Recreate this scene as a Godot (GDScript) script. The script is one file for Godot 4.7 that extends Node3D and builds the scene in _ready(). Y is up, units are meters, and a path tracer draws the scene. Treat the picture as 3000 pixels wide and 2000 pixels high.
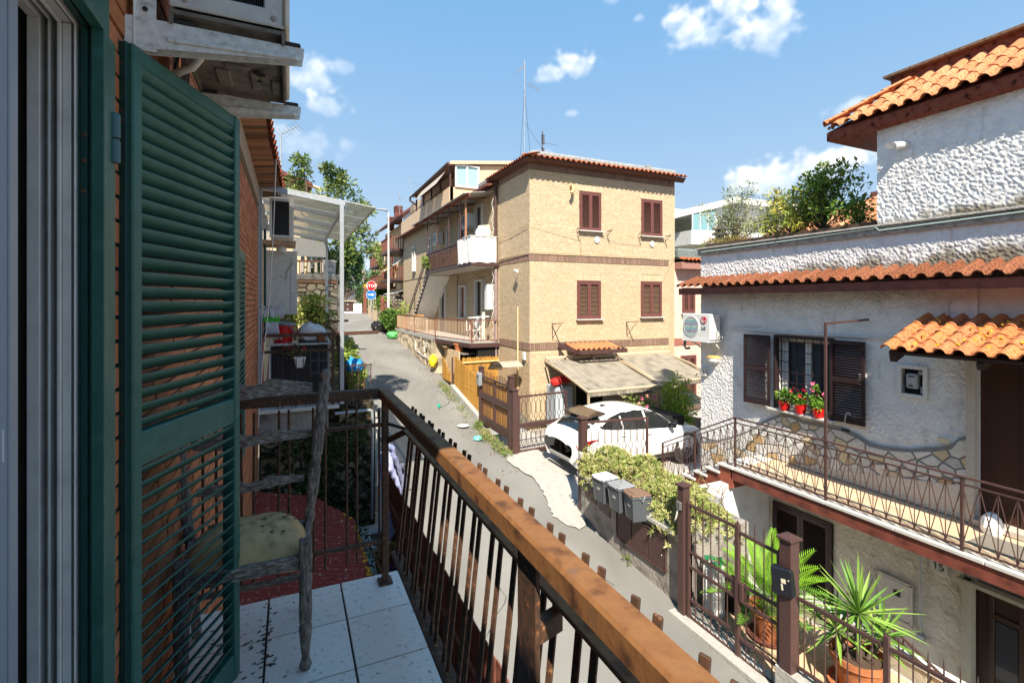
extends Node3D
# A street of brick houses seen from a narrow balcony. x: away from our wall, y: up, -z: up the street. Distances up the street are written d (z = -d).

class Mb:
	var v := PackedVector3Array()
	var n := PackedVector3Array()
	var c := PackedColorArray()
	var col := Color.WHITE
	func vt(p: Vector3, nn: Vector3) -> void:
		v.append(p)
		n.append(nn)
		c.append(col)
	func tri(a: Vector3, b: Vector3, d: Vector3, out := Vector3.ZERO) -> void:
		var nn := (d - a).cross(b - a)
		if nn.length_squared() < 1e-16:
			return
		nn = nn.normalized()
		if nn.dot(out) < 0.0:
			nn = -nn
			vt(a, nn); vt(d, nn); vt(b, nn)
		else:
			vt(a, nn); vt(b, nn); vt(d, nn)
	func quad(a: Vector3, b: Vector3, d: Vector3, e: Vector3, out := Vector3.ZERO) -> void:
		tri(a, b, d, out)
		tri(a, d, e, out)
	func stri(a: Vector3, b: Vector3, d: Vector3, na: Vector3, nb: Vector3, nd: Vector3, ca = null, cb = null, cd = null) -> void:
		var was := col
		var q := [[a, na, ca], [b, nb, cb], [d, nd, cd]]
		if (d - a).cross(b - a).dot(na + nb + nd) < 0.0:
			q = [q[0], q[2], q[1]]
		for w in q:
			if w[2] != null:
				col = w[2]
			vt(w[0], w[1])
		col = was
	func box(at: Vector3, s: Vector3, b := Basis.IDENTITY, skip := -1) -> void:
		var h := s * 0.5
		var k := 0
		for ax in 3:
			for sg in [-1.0, 1.0]:
				if k != skip:
					var o := Vector3.ZERO; o[ax] = sg
					var i := (ax + 1) % 3
					var j := (ax + 2) % 3
					var p := []
					for q in [[-1, -1], [1, -1], [1, 1], [-1, 1]]:
						var w := Vector3.ZERO
						w[ax] = sg * h[ax]; w[i] = q[0] * h[i]; w[j] = q[1] * h[j]
						p.append(at + b * w)
					quad(p[0], p[1], p[2], p[3], b * o)
				k += 1
	func cbox(at: Vector3, s: Vector3, bev: float, b := Basis.IDENTITY) -> void:
		var h := s * 0.5
		bev = minf(bev, minf(h.x, minf(h.y, h.z)) * 0.9)
		var f := func(sg: Vector3, ax: int) -> Vector3:
			var w := Vector3.ZERO
			for i in 3:
				w[i] = sg[i] * (h[i] if i == ax else h[i] - bev)
			return at + b * w
		for ax in 3:
			var i := (ax + 1) % 3
			var j := (ax + 2) % 3
			for sg in [-1.0, 1.0]:
				var p := []
				for q in [[-1, -1], [1, -1], [1, 1], [-1, 1]]:
					var w := Vector3.ZERO
					w[ax] = sg; w[i] = q[0]; w[j] = q[1]
					p.append(f.call(w, ax))
				var o := Vector3.ZERO; o[ax] = sg
				quad(p[0], p[1], p[2], p[3], b * o)
			for q in [[-1, -1], [1, -1], [1, 1], [-1, 1]]:
				var w1 := Vector3.ZERO
				w1[ax] = -1; w1[i] = q[0]; w1[j] = q[1]
				var w2 := w1
				w2[ax] = 1
				var o2 := Vector3.ZERO; o2[i] = q[0]; o2[j] = q[1]
				quad(f.call(w1, i), f.call(w2, i), f.call(w2, j), f.call(w1, j), b * o2)
		for sx in [-1, 1]:
			for sy in [-1, 1]:
				for sz in [-1, 1]:
					var w := Vector3(sx, sy, sz)
					tri(f.call(w, 0), f.call(w, 1), f.call(w, 2), b * w)
	func bar(a: Vector3, e: Vector3, w: float, h: float, up := Vector3.UP, bev := 0.0) -> void:
		var z := (e - a).normalized()
		if absf(z.dot(up)) > 0.98:
			up = Vector3.RIGHT if absf(z.x) < 0.9 else Vector3.BACK
		var x := up.cross(z).normalized()
		var b := Basis(x, z.cross(x), z)
		if bev > 0.0:
			cbox((a + e) * 0.5, Vector3(w, h, a.distance_to(e)), bev, b)
		else:
			box((a + e) * 0.5, Vector3(w, h, a.distance_to(e)), b)
	func tube(pts: Array, r, sides := 6, caps := true) -> void:
		var m := pts.size()
		var x := Vector3.ZERO
		var prev := []
		var prevn := []
		for i in m:
			var t: Vector3 = (pts[mini(i + 1, m - 1)] - pts[maxi(i - 1, 0)]).normalized()
			if i == 0:
				x = t.cross(Vector3.UP if absf(t.y) < 0.9 else Vector3.RIGHT).normalized()
			else:
				x = (x - t * x.dot(t)).normalized()
			var y := t.cross(x)
			var rr: float = r[i] if r is Array else r
			var ring := []
			var rn := []
			for k in sides:
				var a := TAU * k / sides
				var dn := x * cos(a) + y * sin(a)
				rn.append(dn)
				ring.append(pts[i] + dn * rr)
			if i > 0:
				for k in sides:
					var k2 := (k + 1) % sides
					stri(prev[k], ring[k], ring[k2], prevn[k], rn[k], rn[k2])
					stri(prev[k], ring[k2], prev[k2], prevn[k], rn[k2], prevn[k2])
			if caps and (i == 0 or i == m - 1):
				for k in range(1, sides - 1):
					tri(ring[0], ring[k], ring[k + 1], -t if i == 0 else t)
			prev = ring
			prevn = rn
	func lathe(at: Vector3, prof: Array, sides := 16, b := Basis.IDENTITY, flat := false) -> void:
		for i in range(prof.size() - 1):
			var p: Vector2 = prof[i]
			var q: Vector2 = prof[i + 1]
			var sl := Vector2(q.y - p.y, p.x - q.x)
			if sl.length() < 1e-6:
				continue
			sl = sl.normalized()
			for k in sides:
				var a := TAU * k / sides
				var a2 := TAU * (k + 1) / sides
				if flat:
					var am := (a + a2) * 0.5
					quad(at + b * Vector3(p.x * cos(a), p.y, p.x * sin(a)), at + b * Vector3(p.x * cos(a2), p.y, p.x * sin(a2)), at + b * Vector3(q.x * cos(a2), q.y, q.x * sin(a2)), at + b * Vector3(q.x * cos(a), q.y, q.x * sin(a)), b * Vector3(sl.x * cos(am), sl.y, sl.x * sin(am)))
					continue
				var n1 := b * Vector3(sl.x * cos(a), sl.y, sl.x * sin(a))
				var n2 := b * Vector3(sl.x * cos(a2), sl.y, sl.x * sin(a2))
				var p1 := at + b * Vector3(p.x * cos(a), p.y, p.x * sin(a))
				var p2 := at + b * Vector3(p.x * cos(a2), p.y, p.x * sin(a2))
				var q1 := at + b * Vector3(q.x * cos(a), q.y, q.x * sin(a))
				var q2 := at + b * Vector3(q.x * cos(a2), q.y, q.x * sin(a2))
				if p.x > 1e-5:
					stri(p1, p2, q1, n1, n2, n1)
				if q.x > 1e-5:
					stri(p2, q2, q1, n2, n2, n1)
	func prism(pts: Array, off: Vector3) -> void: # a flat outline given depth
		var o := Vector3.ZERO
		for i in pts.size():
			o += (pts[i] - pts[0]).cross(pts[(i + 1) % pts.size()] - pts[0])
		var nn := o.normalized()
		var x: Vector3 = (pts[1] - pts[0]).normalized()
		var y := nn.cross(x)
		var flat := PackedVector2Array()
		for p in pts:
			flat.append(Vector2((p - pts[0]).dot(x), (p - pts[0]).dot(y)))
		var t := Geometry2D.triangulate_polygon(flat)
		var s := signf(nn.dot(off)) if off.length() > 0.0 else 0.0
		for i in range(0, t.size(), 3):
			tri(pts[t[i]], pts[t[i + 1]], pts[t[i + 2]], nn * (-s if s != 0.0 else 1.0))
			if s != 0.0:
				tri(pts[t[i]] + off, pts[t[i + 1]] + off, pts[t[i + 2]] + off, nn * s)
		if s != 0.0:
			for i in pts.size():
				var a: Vector3 = pts[i]
				var e: Vector3 = pts[(i + 1) % pts.size()]
				quad(a, e, e + off, a + off, (e - a).cross(nn))
	func grid(rows: Array, flip := false) -> void: # smooth sheet through rows of points
		var R := rows.size()
		var C: int = rows[0].size()
		var nr := []
		for i in R:
			var l := PackedVector3Array()
			for j in C:
				var du: Vector3 = rows[i][mini(j + 1, C - 1)] - rows[i][maxi(j - 1, 0)]
				var dv: Vector3 = rows[mini(i + 1, R - 1)][j] - rows[maxi(i - 1, 0)][j]
				var q := du.cross(dv)
				if q.length_squared() < 1e-18:
					q = Vector3.UP
				l.append(q.normalized() * (-1.0 if flip else 1.0))
			nr.append(l)
		for i in R - 1:
			for j in C - 1:
				stri(rows[i][j], rows[i][j + 1], rows[i + 1][j + 1], nr[i][j], nr[i][j + 1], nr[i + 1][j + 1])
				stri(rows[i][j], rows[i + 1][j + 1], rows[i + 1][j], nr[i][j], nr[i + 1][j + 1], nr[i + 1][j])
	func leaf(p: Vector3, dir: Vector3, side: Vector3, ln: float, wd: float) -> void:
		var m := p + dir * ln * 0.45
		var nn := side.cross(dir).normalized()
		var a := m + side * wd * 0.5 + nn * wd * 0.12
		var b := m - side * wd * 0.5 + nn * wd * 0.12
		var e := p + dir * ln
		tri(p, a, e, nn)
		tri(p, e, b, nn)
	func mesh() -> ArrayMesh:
		var a := []
		a.resize(Mesh.ARRAY_MAX)
		a[Mesh.ARRAY_VERTEX] = v
		a[Mesh.ARRAY_NORMAL] = n
		a[Mesh.ARRAY_COLOR] = c
		var m := ArrayMesh.new()
		m.add_surface_from_arrays(Mesh.PRIMITIVE_TRIANGLES, a)
		return m

var rng := RandomNumberGenerator.new()
var texs := {}
var EYE := Vector3(0, 4.6, 0)

func P(x: float, y: float, d: float) -> Vector3:
	return Vector3(x, y, -d)

func gpos(o: Node) -> Vector3:
	var p := Vector3.ZERO
	while o != self and o is Node3D:
		p += o.position
		o = o.get_parent()
	return p

func thing(called: String, label: String, category: String, at := Vector3.ZERO, group := "") -> Node3D:
	var o := Node3D.new()
	o.name = called
	add_child(o, true)
	o.position = at
	tag(o, label, category, group)
	return o

func tag(o: Node, label: String, category: String, group := "") -> Node:
	o.set_meta("label", label)
	o.set_meta("category", category)
	if group:
		o.set_meta("group", group)
	return o

func part(parent: Node3D, called: String, g: Mb, m: Material) -> MeshInstance3D: # g holds places in the scene
	var o := MeshInstance3D.new()
	o.name = called
	o.mesh = g.mesh()
	o.material_override = m
	parent.add_child(o, true)
	o.position = -gpos(parent)
	return o

func solo(called: String, g: Mb, m: Material, label: String, category: String, group := "") -> MeshInstance3D:
	var o := part(self, called, g, m)
	tag(o, label, category, group)
	return o

func stru(called: String, g: Mb, m: Material) -> MeshInstance3D:
	var o := part(self, called, g, m)
	o.set_meta("kind", "structure")
	return o

func piece(parent: Node3D, called: String, me: Mesh, m: Material, t: Transform3D) -> MeshInstance3D:
	var o := MeshInstance3D.new()
	o.name = called
	o.mesh = me
	o.material_override = m
	parent.add_child(o, true)
	t.origin -= gpos(parent)
	o.transform = t
	return o

func stuff(o: Node) -> Node:
	o.set_meta("kind", "stuff")
	return o

func copy(o: Node3D, at: Vector3, label: String, turn := 0.0) -> Node3D:
	var r: Node3D = o.duplicate()
	r.name = o.name
	add_child(r, true)
	r.position = at
	r.rotation.y = turn
	r.set_meta("label", label)
	return r

func noise_tex(key: String, sd: int, freq: float, octs: int, cols: Array, kind := 3, size := 512, offs := []) -> void:
	var f := FastNoiseLite.new()
	f.seed = sd
	f.noise_type = kind as FastNoiseLite.NoiseType
	f.frequency = freq
	f.fractal_type = FastNoiseLite.FRACTAL_FBM
	f.fractal_octaves = octs
	f.fractal_gain = 0.55
	var gr := Gradient.new()
	var oo := PackedFloat32Array()
	var cc := PackedColorArray()
	for i in cols.size():
		oo.append(offs[i] if offs.size() else float(i) / (cols.size() - 1))
		cc.append(cols[i])
	gr.offsets = oo
	gr.colors = cc
	var t := NoiseTexture2D.new()
	t.width = size
	t.height = size
	t.seamless = true
	t.noise = f
	t.color_ramp = gr
	texs[key] = t

func gy(x: float) -> Color:
	return Color(x, x, x)

func mat(lin: Color, rough := 0.8, tex := "", scale = 1.0, o := {}) -> StandardMaterial3D:
	var m := StandardMaterial3D.new()
	var s := lin.linear_to_srgb()
	s.a = lin.a
	m.albedo_color = s
	m.roughness = rough
	m.vertex_color_use_as_albedo = true
	m.cull_mode = BaseMaterial3D.CULL_DISABLED
	m.metallic_specular = o.get("spec", 0.4)
	if tex or o.has("bump"):
		m.uv1_triplanar = true
		m.uv1_world_triplanar = o.get("world", true)
		m.uv1_scale = scale if scale is Vector3 else Vector3.ONE * scale
	if tex:
		m.albedo_texture = texs[tex]
	if o.has("bump"):
		m.heightmap_enabled = true
		m.heightmap_texture = texs[o.bump]
		m.heightmap_scale = o.get("h", 0.5)
	if o.has("metal"):
		m.metallic = o.metal
	if o.has("back"):
		m.backlight_enabled = true
		m.backlight = Color(o.back).linear_to_srgb()
	if o.has("coat"):
		m.clearcoat_enabled = true
		m.clearcoat = o.coat
		m.clearcoat_roughness = o.get("coatr", 0.05)
	return m

func glass(alpha := 0.2, tint := Color(0.7, 0.8, 0.85)) -> StandardMaterial3D:
	var m := StandardMaterial3D.new()
	m.transparency = BaseMaterial3D.TRANSPARENCY_ALPHA
	m.albedo_color = Color(tint.r, tint.g, tint.b, alpha)
	m.roughness = 0.03
	return m

func pick(a: Array) -> Variant:
	return a[rng.randi_range(0, a.size() - 1)]

func vary(c: Color, by: float) -> Color:
	var k := 1.0 + rng.randf_range(-by, by)
	return Color(c.r * k, c.g * k * (1.0 + rng.randf_range(-by, by) * 0.2), c.b * k)

func rand_dir() -> Vector3:
	var z := rng.randf_range(-1, 1)
	var a := rng.randf() * TAU
	var r := sqrt(1 - z * z)
	return Vector3(r * cos(a), z, r * sin(a))

# a wall of bricks laid in rows: the nearest as parts, the rest joined
func bricks(parent: Node3D, called: String, o: Vector3, u: Vector3, up: Vector3, out: Vector3, ul: float, vl: float, bl: float, bh: float, jt: float, proud: float, holes: Array, tones: Array, m: Material, most: int, stack := false) -> void:
	var list := []
	var rows := int(floor(vl / (bh + jt)))
	for r in rows:
		var v0 := r * (bh + jt) + jt * 0.5
		var v1 := v0 + bh
		var x := 0.0 if stack else -rng.randf_range(0.0, bl) - (0.5 * bl if r % 2 else 0.0)
		var spans := [[0.0, ul]]
		for h in holes:
			if v1 > h[2] and v0 < h[3]:
				var ns := []
				for s in spans:
					if h[1] <= s[0] or h[0] >= s[1]:
						ns.append(s)
					else:
						if h[0] > s[0]: ns.append([s[0], h[0]])
						if h[1] < s[1]: ns.append([h[1], s[1]])
				spans = ns
		while x < ul:
			for s in spans:
				var a := maxf(x, s[0])
				var e := minf(x + bl, s[1])
				if e - a > 0.02:
					list.append([a, e, v0, v1, (o + u * (a + e) * 0.5 + up * (v0 + v1) * 0.5).distance_to(EYE)])
			x += bl + jt
	if most < list.size():
		list.sort_custom(func(p, q): return p[4] < q[4])
	var unit := []
	for t in tones:
		var g := Mb.new()
		g.col = t
		g.box(Vector3.ZERO, Vector3.ONE, Basis.IDENTITY, 4)
		unit.append(g.mesh())
	var rest := Mb.new()
	var b := Basis(u, up, out)
	for i in list.size():
		var q = list[i]
		var k := rng.randi_range(0, tones.size() - 1)
		var pr := proud * rng.randf_range(0.85, 1.15)
		var at: Vector3 = o + u * (q[0] + q[1]) * 0.5 + up * (q[2] + q[3]) * 0.5 + out * (pr * 0.5 - 0.004)
		var sz := Vector3(q[1] - q[0], q[3] - q[2], pr + 0.008)
		if i < most:
			piece(parent, called, unit[k], m, Transform3D(Basis(u * sz.x, up * sz.y, out * sz.z), at))
		else:
			rest.col = vary(tones[k], 0.06)
			rest.box(at, sz, b, 4)
	if rest.v.size():
		stuff(part(parent, "bricks", rest, m))

# irregular flat stones: Voronoi cells inside an outline, shrunk by the joint
func crazy(parent: Node3D, called: String, o: Vector3, u: Vector3, v: Vector3, out: Vector3, outline: PackedVector2Array, count: int, jt: float, thick: float, tones: Array, m: Material, most := 300, stretch := 1.0) -> void:
	var lo := Vector2(1e9, 1e9)
	var hi := -lo
	for p in outline:
		lo = lo.min(p)
		hi = hi.max(p)
	var seeds := []
	var tries := 0
	while seeds.size() < count and tries < count * 30:
		tries += 1
		var p := Vector2(rng.randf_range(lo.x, hi.x), rng.randf_range(lo.y, hi.y))
		if not Geometry2D.is_point_in_polygon(p, outline):
			continue
		var ok := true
		var mind := 0.5 * sqrt((hi.x - lo.x) * (hi.y - lo.y) / count)
		for s in seeds:
			var dd: Vector2 = s - p
			dd.x /= stretch
			if dd.length() < mind * rng.randf_range(0.6, 1.1):
				ok = false
				break
		if ok:
			seeds.append(p)
	var rest := Mb.new()
	var order := []
	for s in seeds:
		order.append([s, (o + u * s.x + v * s.y).distance_to(EYE)])
	order.sort_custom(func(a, e): return a[1] < e[1])
	var done := 0
	for it in order:
		var s: Vector2 = it[0]
		var cell := outline
		for q in seeds:
			if q == s or q.distance_to(s) > 6.0 * sqrt((hi.x - lo.x) * (hi.y - lo.y) / count):
				continue
			var w: Vector2 = q - s
			w.x /= stretch * stretch
			var mid: Vector2 = (q + s) * 0.5
			w = w.normalized()
			var far := Vector2(-w.y, w.x) * 50.0
			var half := PackedVector2Array([mid + far, mid - far, mid - far - w * 50.0, mid + far - w * 50.0])
			var r := Geometry2D.intersect_polygons(cell, half)
			if r.is_empty():
				break
			cell = r[0]
		var ins := Geometry2D.offset_polygon(cell, -jt * 0.5, Geometry2D.JOIN_MITER)
		if ins.is_empty():
			continue
		var c2: PackedVector2Array = ins[0]
		if c2.size() < 3:
			continue
		var top := Geometry2D.offset_polygon(c2, -minf(0.008, thick * 0.4), Geometry2D.JOIN_MITER)
		var g := rest if done >= most else Mb.new()
		g.col = vary(pick(tones), 0.12)
		var th := thick * rng.randf_range(0.6, 1.3)
		var tilt := Vector2(rng.randf_range(-1, 1), rng.randf_range(-1, 1)) * thick * 0.25
		var a := []
		for p in c2:
			a.append(o + u * p.x + v * p.y)
		if top.size() and top[0].size() == c2.size():
			var e := []
			for p in top[0]:
				e.append(o + u * p.x + v * p.y + out * (th + (p - s).dot(tilt)))
			# match the nearest start so that the chamfer does not twist
			var best := 0
			for i in e.size():
				if e[i].distance_to(a[0]) < e[best].distance_to(a[0]):
					best = i
			var t := Geometry2D.triangulate_polygon(top[0])
			for i in range(0, t.size(), 3):
				g.tri(e[t[i]], e[t[i + 1]], e[t[i + 2]], out)
			for i in a.size():
				var i2 := (i + 1) % a.size()
				var o2: Vector3 = (a[i] + a[i2]) * 0.5 - (o + u * s.x + v * s.y)
				g.quad(a[i], a[i2], e[(best + i2) % e.size()], e[(best + i) % e.size()], o2 + out * 0.01)
		else:
			g.prism(a, out * th)
		if done < most:
			part(parent, called, g, m)
		done += 1
	if rest.v.size():
		stuff(part(parent, called + "s", rest, m))

# a sheet of rough hand-thrown plaster with real relief
func stucco(parent: Node3D, called: String, o: Vector3, u: Vector3, v: Vector3, out: Vector3, ul: float, vl: float, step: float, amp: float, holes: Array, m: Material, shade = null) -> MeshInstance3D:
	var f := FastNoiseLite.new()
	f.seed = 5
	f.noise_type = FastNoiseLite.TYPE_SIMPLEX
	f.frequency = 1.0
	f.fractal_octaves = 2
	f.fractal_gain = 0.6
	var nu := int(ceil(ul / step))
	var nv := int(ceil(vl / step))
	var g := Mb.new()
	var pos := []
	var nrm := []
	for j in nv + 1:
		var l := PackedVector3Array()
		for i in nu + 1:
			var p := o + u * (ul * i / nu) + v * (vl * j / nv)
			var k := f.get_noise_3d(p.x * 20.0 + p.y * 9.0, p.y * 18.0 - p.z * 8.0, p.z * 21.0)
			k = clampf(k * 1.5 + 0.35, 0.0, 1.0)
			k = k * k * (3 - 2 * k)
			l.append(p + out * amp * k)
		pos.append(l)
	for j in nv + 1:
		var l := PackedVector3Array()
		for i in nu + 1:
			var du: Vector3 = pos[j][mini(i + 1, nu)] - pos[j][maxi(i - 1, 0)]
			var dv: Vector3 = pos[mini(j + 1, nv)][i] - pos[maxi(j - 1, 0)][i]
			var q := du.cross(dv).normalized()
			l.append(q if q.dot(out) > 0 else -q)
		nrm.append(l)
	for j in nv:
		var vc := vl * (j + 0.5) / nv
		for i in nu:
			var uc := ul * (i + 0.5) / nu
			var skip := false
			for h in holes:
				if uc > h[0] and uc < h[1] and vc > h[2] and vc < h[3]:
					skip = true
			if skip:
				continue
			for q in [[[0, 0], [1, 0], [1, 1]], [[0, 0], [1, 1], [0, 1]]]:
				var w := []
				var nn := []
				var cc := []
				for t in q:
					w.append(pos[j + t[1]][i + t[0]])
					nn.append(nrm[j + t[1]][i + t[0]])
					cc.append(shade.call(w[-1]) if shade != null else null)
				g.stri(w[0], w[1], w[2], nn[0], nn[1], nn[2], cc[0], cc[1], cc[2])
	return part(parent, called, g, m)

# a louvred shutter leaf: o is its lower corner, u runs along its width, out is the side seen
func shutter(parent: Node3D, called: String, o: Vector3, u: Vector3, out: Vector3, w: float, h: float, m: Material, stile: float, rails: Array, pitch: float, thick: float, slatw: float, tilt: float, sub := true) -> Node3D:
	var up := Vector3.UP
	var b := Basis(u, up, out)
	var fr := Mb.new()
	for x in [stile * 0.5, w - stile * 0.5]:
		fr.cbox(o + u * x + up * h * 0.5, Vector3(stile, h, thick), 0.003, b)
	for r in rails:
		fr.cbox(o + u * w * 0.5 + up * (r[0] + r[1]) * 0.5, Vector3(w - stile * 2 + 0.004, r[1] - r[0], thick * 0.92), 0.003, b)
	var root := part(parent, called, fr, m)
	var sl := Mb.new()
	sl.cbox(Vector3.ZERO, Vector3(w - stile * 2 + 0.006, slatw, minf(0.008, slatw * 0.2)), 0.002)
	var me := sl.mesh()
	var all := Mb.new()
	for i in rails.size() - 1:
		var y0: float = rails[i][1]
		var y1: float = rails[i + 1][0]
		var cnt := int(round((y1 - y0) / pitch))
		for k in cnt:
			var y := y0 + (k + 0.5) * (y1 - y0) / cnt
			var sb := b * Basis(Vector3.RIGHT, tilt + rng.randf_range(-0.02, 0.02))
			if sub:
				piece(root, "slat", me, m, Transform3D(sb, o + u * w * 0.5 + up * y))
			else:
				all.box(o + u * w * 0.5 + up * y, Vector3(w - stile * 2 + 0.006, slatw, 0.008), sb)
	if not sub:
		stuff(part(root, "slats", all, m))
	return root

# one curved roof tile: an arch and a flat pan; x across, y up from the roof, z towards the eave (0 is the top end)
func tile_mesh(p: float, ln: float, tone: Color) -> ArrayMesh:
	var g := Mb.new()
	g.col = tone
	var prof := []
	for i in 9:
		var a := PI * i / 8.0
		prof.append(Vector2(p * 0.31 - cos(a) * p * 0.31, sin(a) * p * 0.30))
	prof.append(Vector2(p * 0.72, -0.004))
	prof.append(Vector2(p * 0.9, -0.004))
	prof.append(Vector2(p + 0.008, 0.012))
	var t := 0.013
	var rows := []
	var low := []
	for z in [0.0, ln]:
		var l := PackedVector3Array()
		var l2 := PackedVector3Array()
		for q in prof:
			var lift: float = 0.022 * z / ln
			l.append(Vector3(q.x - p * 0.31, q.y + lift, z))
			l2.append(Vector3(q.x - p * 0.31, q.y + lift - t, z))
		rows.append(l)
		low.append(l2)
	g.grid(rows, true)
	g.grid(low, false)
	for i in prof.size() - 1:
		g.quad(rows[1][i], rows[1][i + 1], low[1][i + 1], low[1][i], Vector3.BACK)
	g.quad(rows[0][0], rows[1][0], low[1][0], low[0][0], Vector3.LEFT)
	return g.mesh()

# rows of roof tiles: along runs beside the eave, slope points up the roof from the eave line
func tile_rows(parent: Node3D, eave: Vector3, along: Vector3, slope: Vector3, count: int, rows: int, pitch: float, ln: float, gain: float, tones: Array, m: Material, cut = null) -> void:
	var nrm := slope.cross(along).normalized()
	if nrm.y < 0:
		nrm = -nrm
	var x := nrm.cross(-slope)
	var ms := []
	for t in tones:
		ms.append(tile_mesh(pitch, ln, t))
	for r in rows:
		for i in count:
			var at := eave + along * (i + 0.5) * pitch + slope * (r * gain + ln)
			if cut != null and cut.call(at - slope * ln * 0.5):
				continue
			var j := Basis(nrm, rng.randf_range(-0.025, 0.025))
			piece(parent, "roof_tile", pick(ms), m, Transform3D(j * Basis(x, nrm, -slope), at + nrm * rng.randf_range(0.0, 0.006)))

# leaves scattered through a crown made of clumps
func crown(g: Mb, clumps: Array, per: int, ln: float, wd: float, tones: Array, hang := 0.0) -> void:
	for cl in clumps:
		var tone: Color = vary(pick(tones), 0.18)
		for i in int(per * cl[2]):
			var dirn := rand_dir()
			var r := pow(rng.randf(), 0.45)
			var p: Vector3 = cl[0] + dirn * r * cl[1]
			var dr := (dirn + rand_dir() * 0.9 + Vector3(0, 0.15 - hang, 0)).normalized()
			var side := dr.cross(rand_dir()).normalized()
			g.col = vary(tone, 0.22)
			var s := rng.randf_range(0.65, 1.25)
			g.leaf(p, dr, side, ln * s, wd * s)

func clumps_in(c: Vector3, r: Vector3, count: int, size: float) -> Array:
	var a := []
	for i in count:
		var p := c + rand_dir() * r * pow(rng.randf(), 0.4)
		a.append([p, Vector3.ONE * size * rng.randf_range(0.6, 1.3), rng.randf_range(0.6, 1.4)])
	return a

func bag(at: Vector3, r: Vector3, sd: int, rough := 0.35) -> Mb: # a tied, creased plastic bag
	var f := FastNoiseLite.new()
	f.seed = sd
	f.frequency = 1.0
	f.fractal_octaves = 3
	var g := Mb.new()
	var rows := []
	for i in 13:
		var l := PackedVector3Array()
		var th := PI * i / 12.0
		for j in 21:
			var ph := TAU * (j % 20) / 20.0
			var dv := Vector3(sin(th) * cos(ph), cos(th), sin(th) * sin(ph))
			var k := 1.0 + rough * f.get_noise_3d(dv.x * 2.4 + at.x, dv.y * 2.4, dv.z * 2.4) + rough * 0.45 * absf(f.get_noise_3d(dv.x * 7, dv.y * 2 + 9, dv.z * 7))
			var p := dv * r * k
			p.y = maxf(p.y, -r.y * 0.75)
			l.append(at + Vector3(0, r.y * 0.75, 0) + p)
		rows.append(l)
	g.grid(rows, true)
	return g

func words(parent: Node3D, called: String, text: String, at: Vector3, b: Basis, high: float, depth: float, m: Material, bold := false, px := 64) -> void:
	var t := TextMesh.new()
	t.text = text
	var f := SystemFont.new()
	f.font_names = PackedStringArray(["Droid Sans"])
	if bold:
		f.font_weight = 700
	t.font = f
	t.font_size = px
	t.pixel_size = high / (px * 0.72)
	t.depth = depth
	t.horizontal_alignment = HORIZONTAL_ALIGNMENT_CENTER
	t.vertical_alignment = VERTICAL_ALIGNMENT_CENTER
	piece(parent, called, t, m, Transform3D(b, at))
var M := {}

func _ready() -> void:
	rng.seed = 20240611
	var cam := Camera3D.new()
	cam.name = "camera"
	cam.projection = Camera3D.PROJECTION_FRUSTUM
	cam.near = 0.05
	cam.far = 4000.0
	cam.size = 0.05 * 2000.0 / 1430.0
	cam.frustum_offset = Vector2(0.0, -0.05 * 115.0 / 1430.0)
	add_child(cam)
	cam.position = EYE
	cam.rotation = Vector3(0, -deg_to_rad(24.444), 0)
	cam.current = true
	var sun := DirectionalLight3D.new()
	sun.name = "sun"
	add_child(sun)
	sun.look_at_from_position(Vector3.ZERO, Vector3(0.30, -0.83, -0.72), Vector3.UP)
	sun.light_energy = 1.25
	sun.light_color = Color(1.0, 0.955, 0.88)
	sun.light_angular_distance = 0.5
	sun.shadow_enabled = true
	var we := WorldEnvironment.new()
	we.name = "world"
	var env := Environment.new()
	env.background_mode = Environment.BG_SKY
	var sm := ProceduralSkyMaterial.new()
	sm.sky_top_color = Color(0.060, 0.175, 0.335).linear_to_srgb()
	sm.sky_horizon_color = Color(0.275, 0.335, 0.39).linear_to_srgb()
	sm.sky_curve = 0.25
	sm.ground_bottom_color = Color(0.3, 0.29, 0.27).linear_to_srgb()
	sm.ground_horizon_color = Color(0.45, 0.5, 0.55).linear_to_srgb()
	sm.sky_energy_multiplier = 1.0
	sm.sky_cover = clouds()
	sm.sky_cover_modulate = Color(1, 1, 1)
	var sky := Sky.new()
	sky.sky_material = sm
	env.sky = sky
	env.tonemap_mode = Environment.TONE_MAPPER_LINEAR
	env.tonemap_exposure = 2.5
	env.sdfgi_enabled = true
	env.ssao_enabled = true
	env.ssil_enabled = true
	we.environment = env
	add_child(we)
	textures()
	materials()
	ground()
	street_edges()
	own_house()
	balcony()
	balcony_chair()
	shutter_and_door()
	air_conditioner_near()
	yard_below()
	neighbour_terrace()
	left_far()
	yellow_house()
	yellow_balconies()
	pink_and_flats()
	far_street()
	white_house()
	white_terrace()
	white_lower()
	driveway_fences()
	planter_and_bins()
	parked_car()
	gate_and_pots()
	roof_garden()
	small_things()

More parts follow.
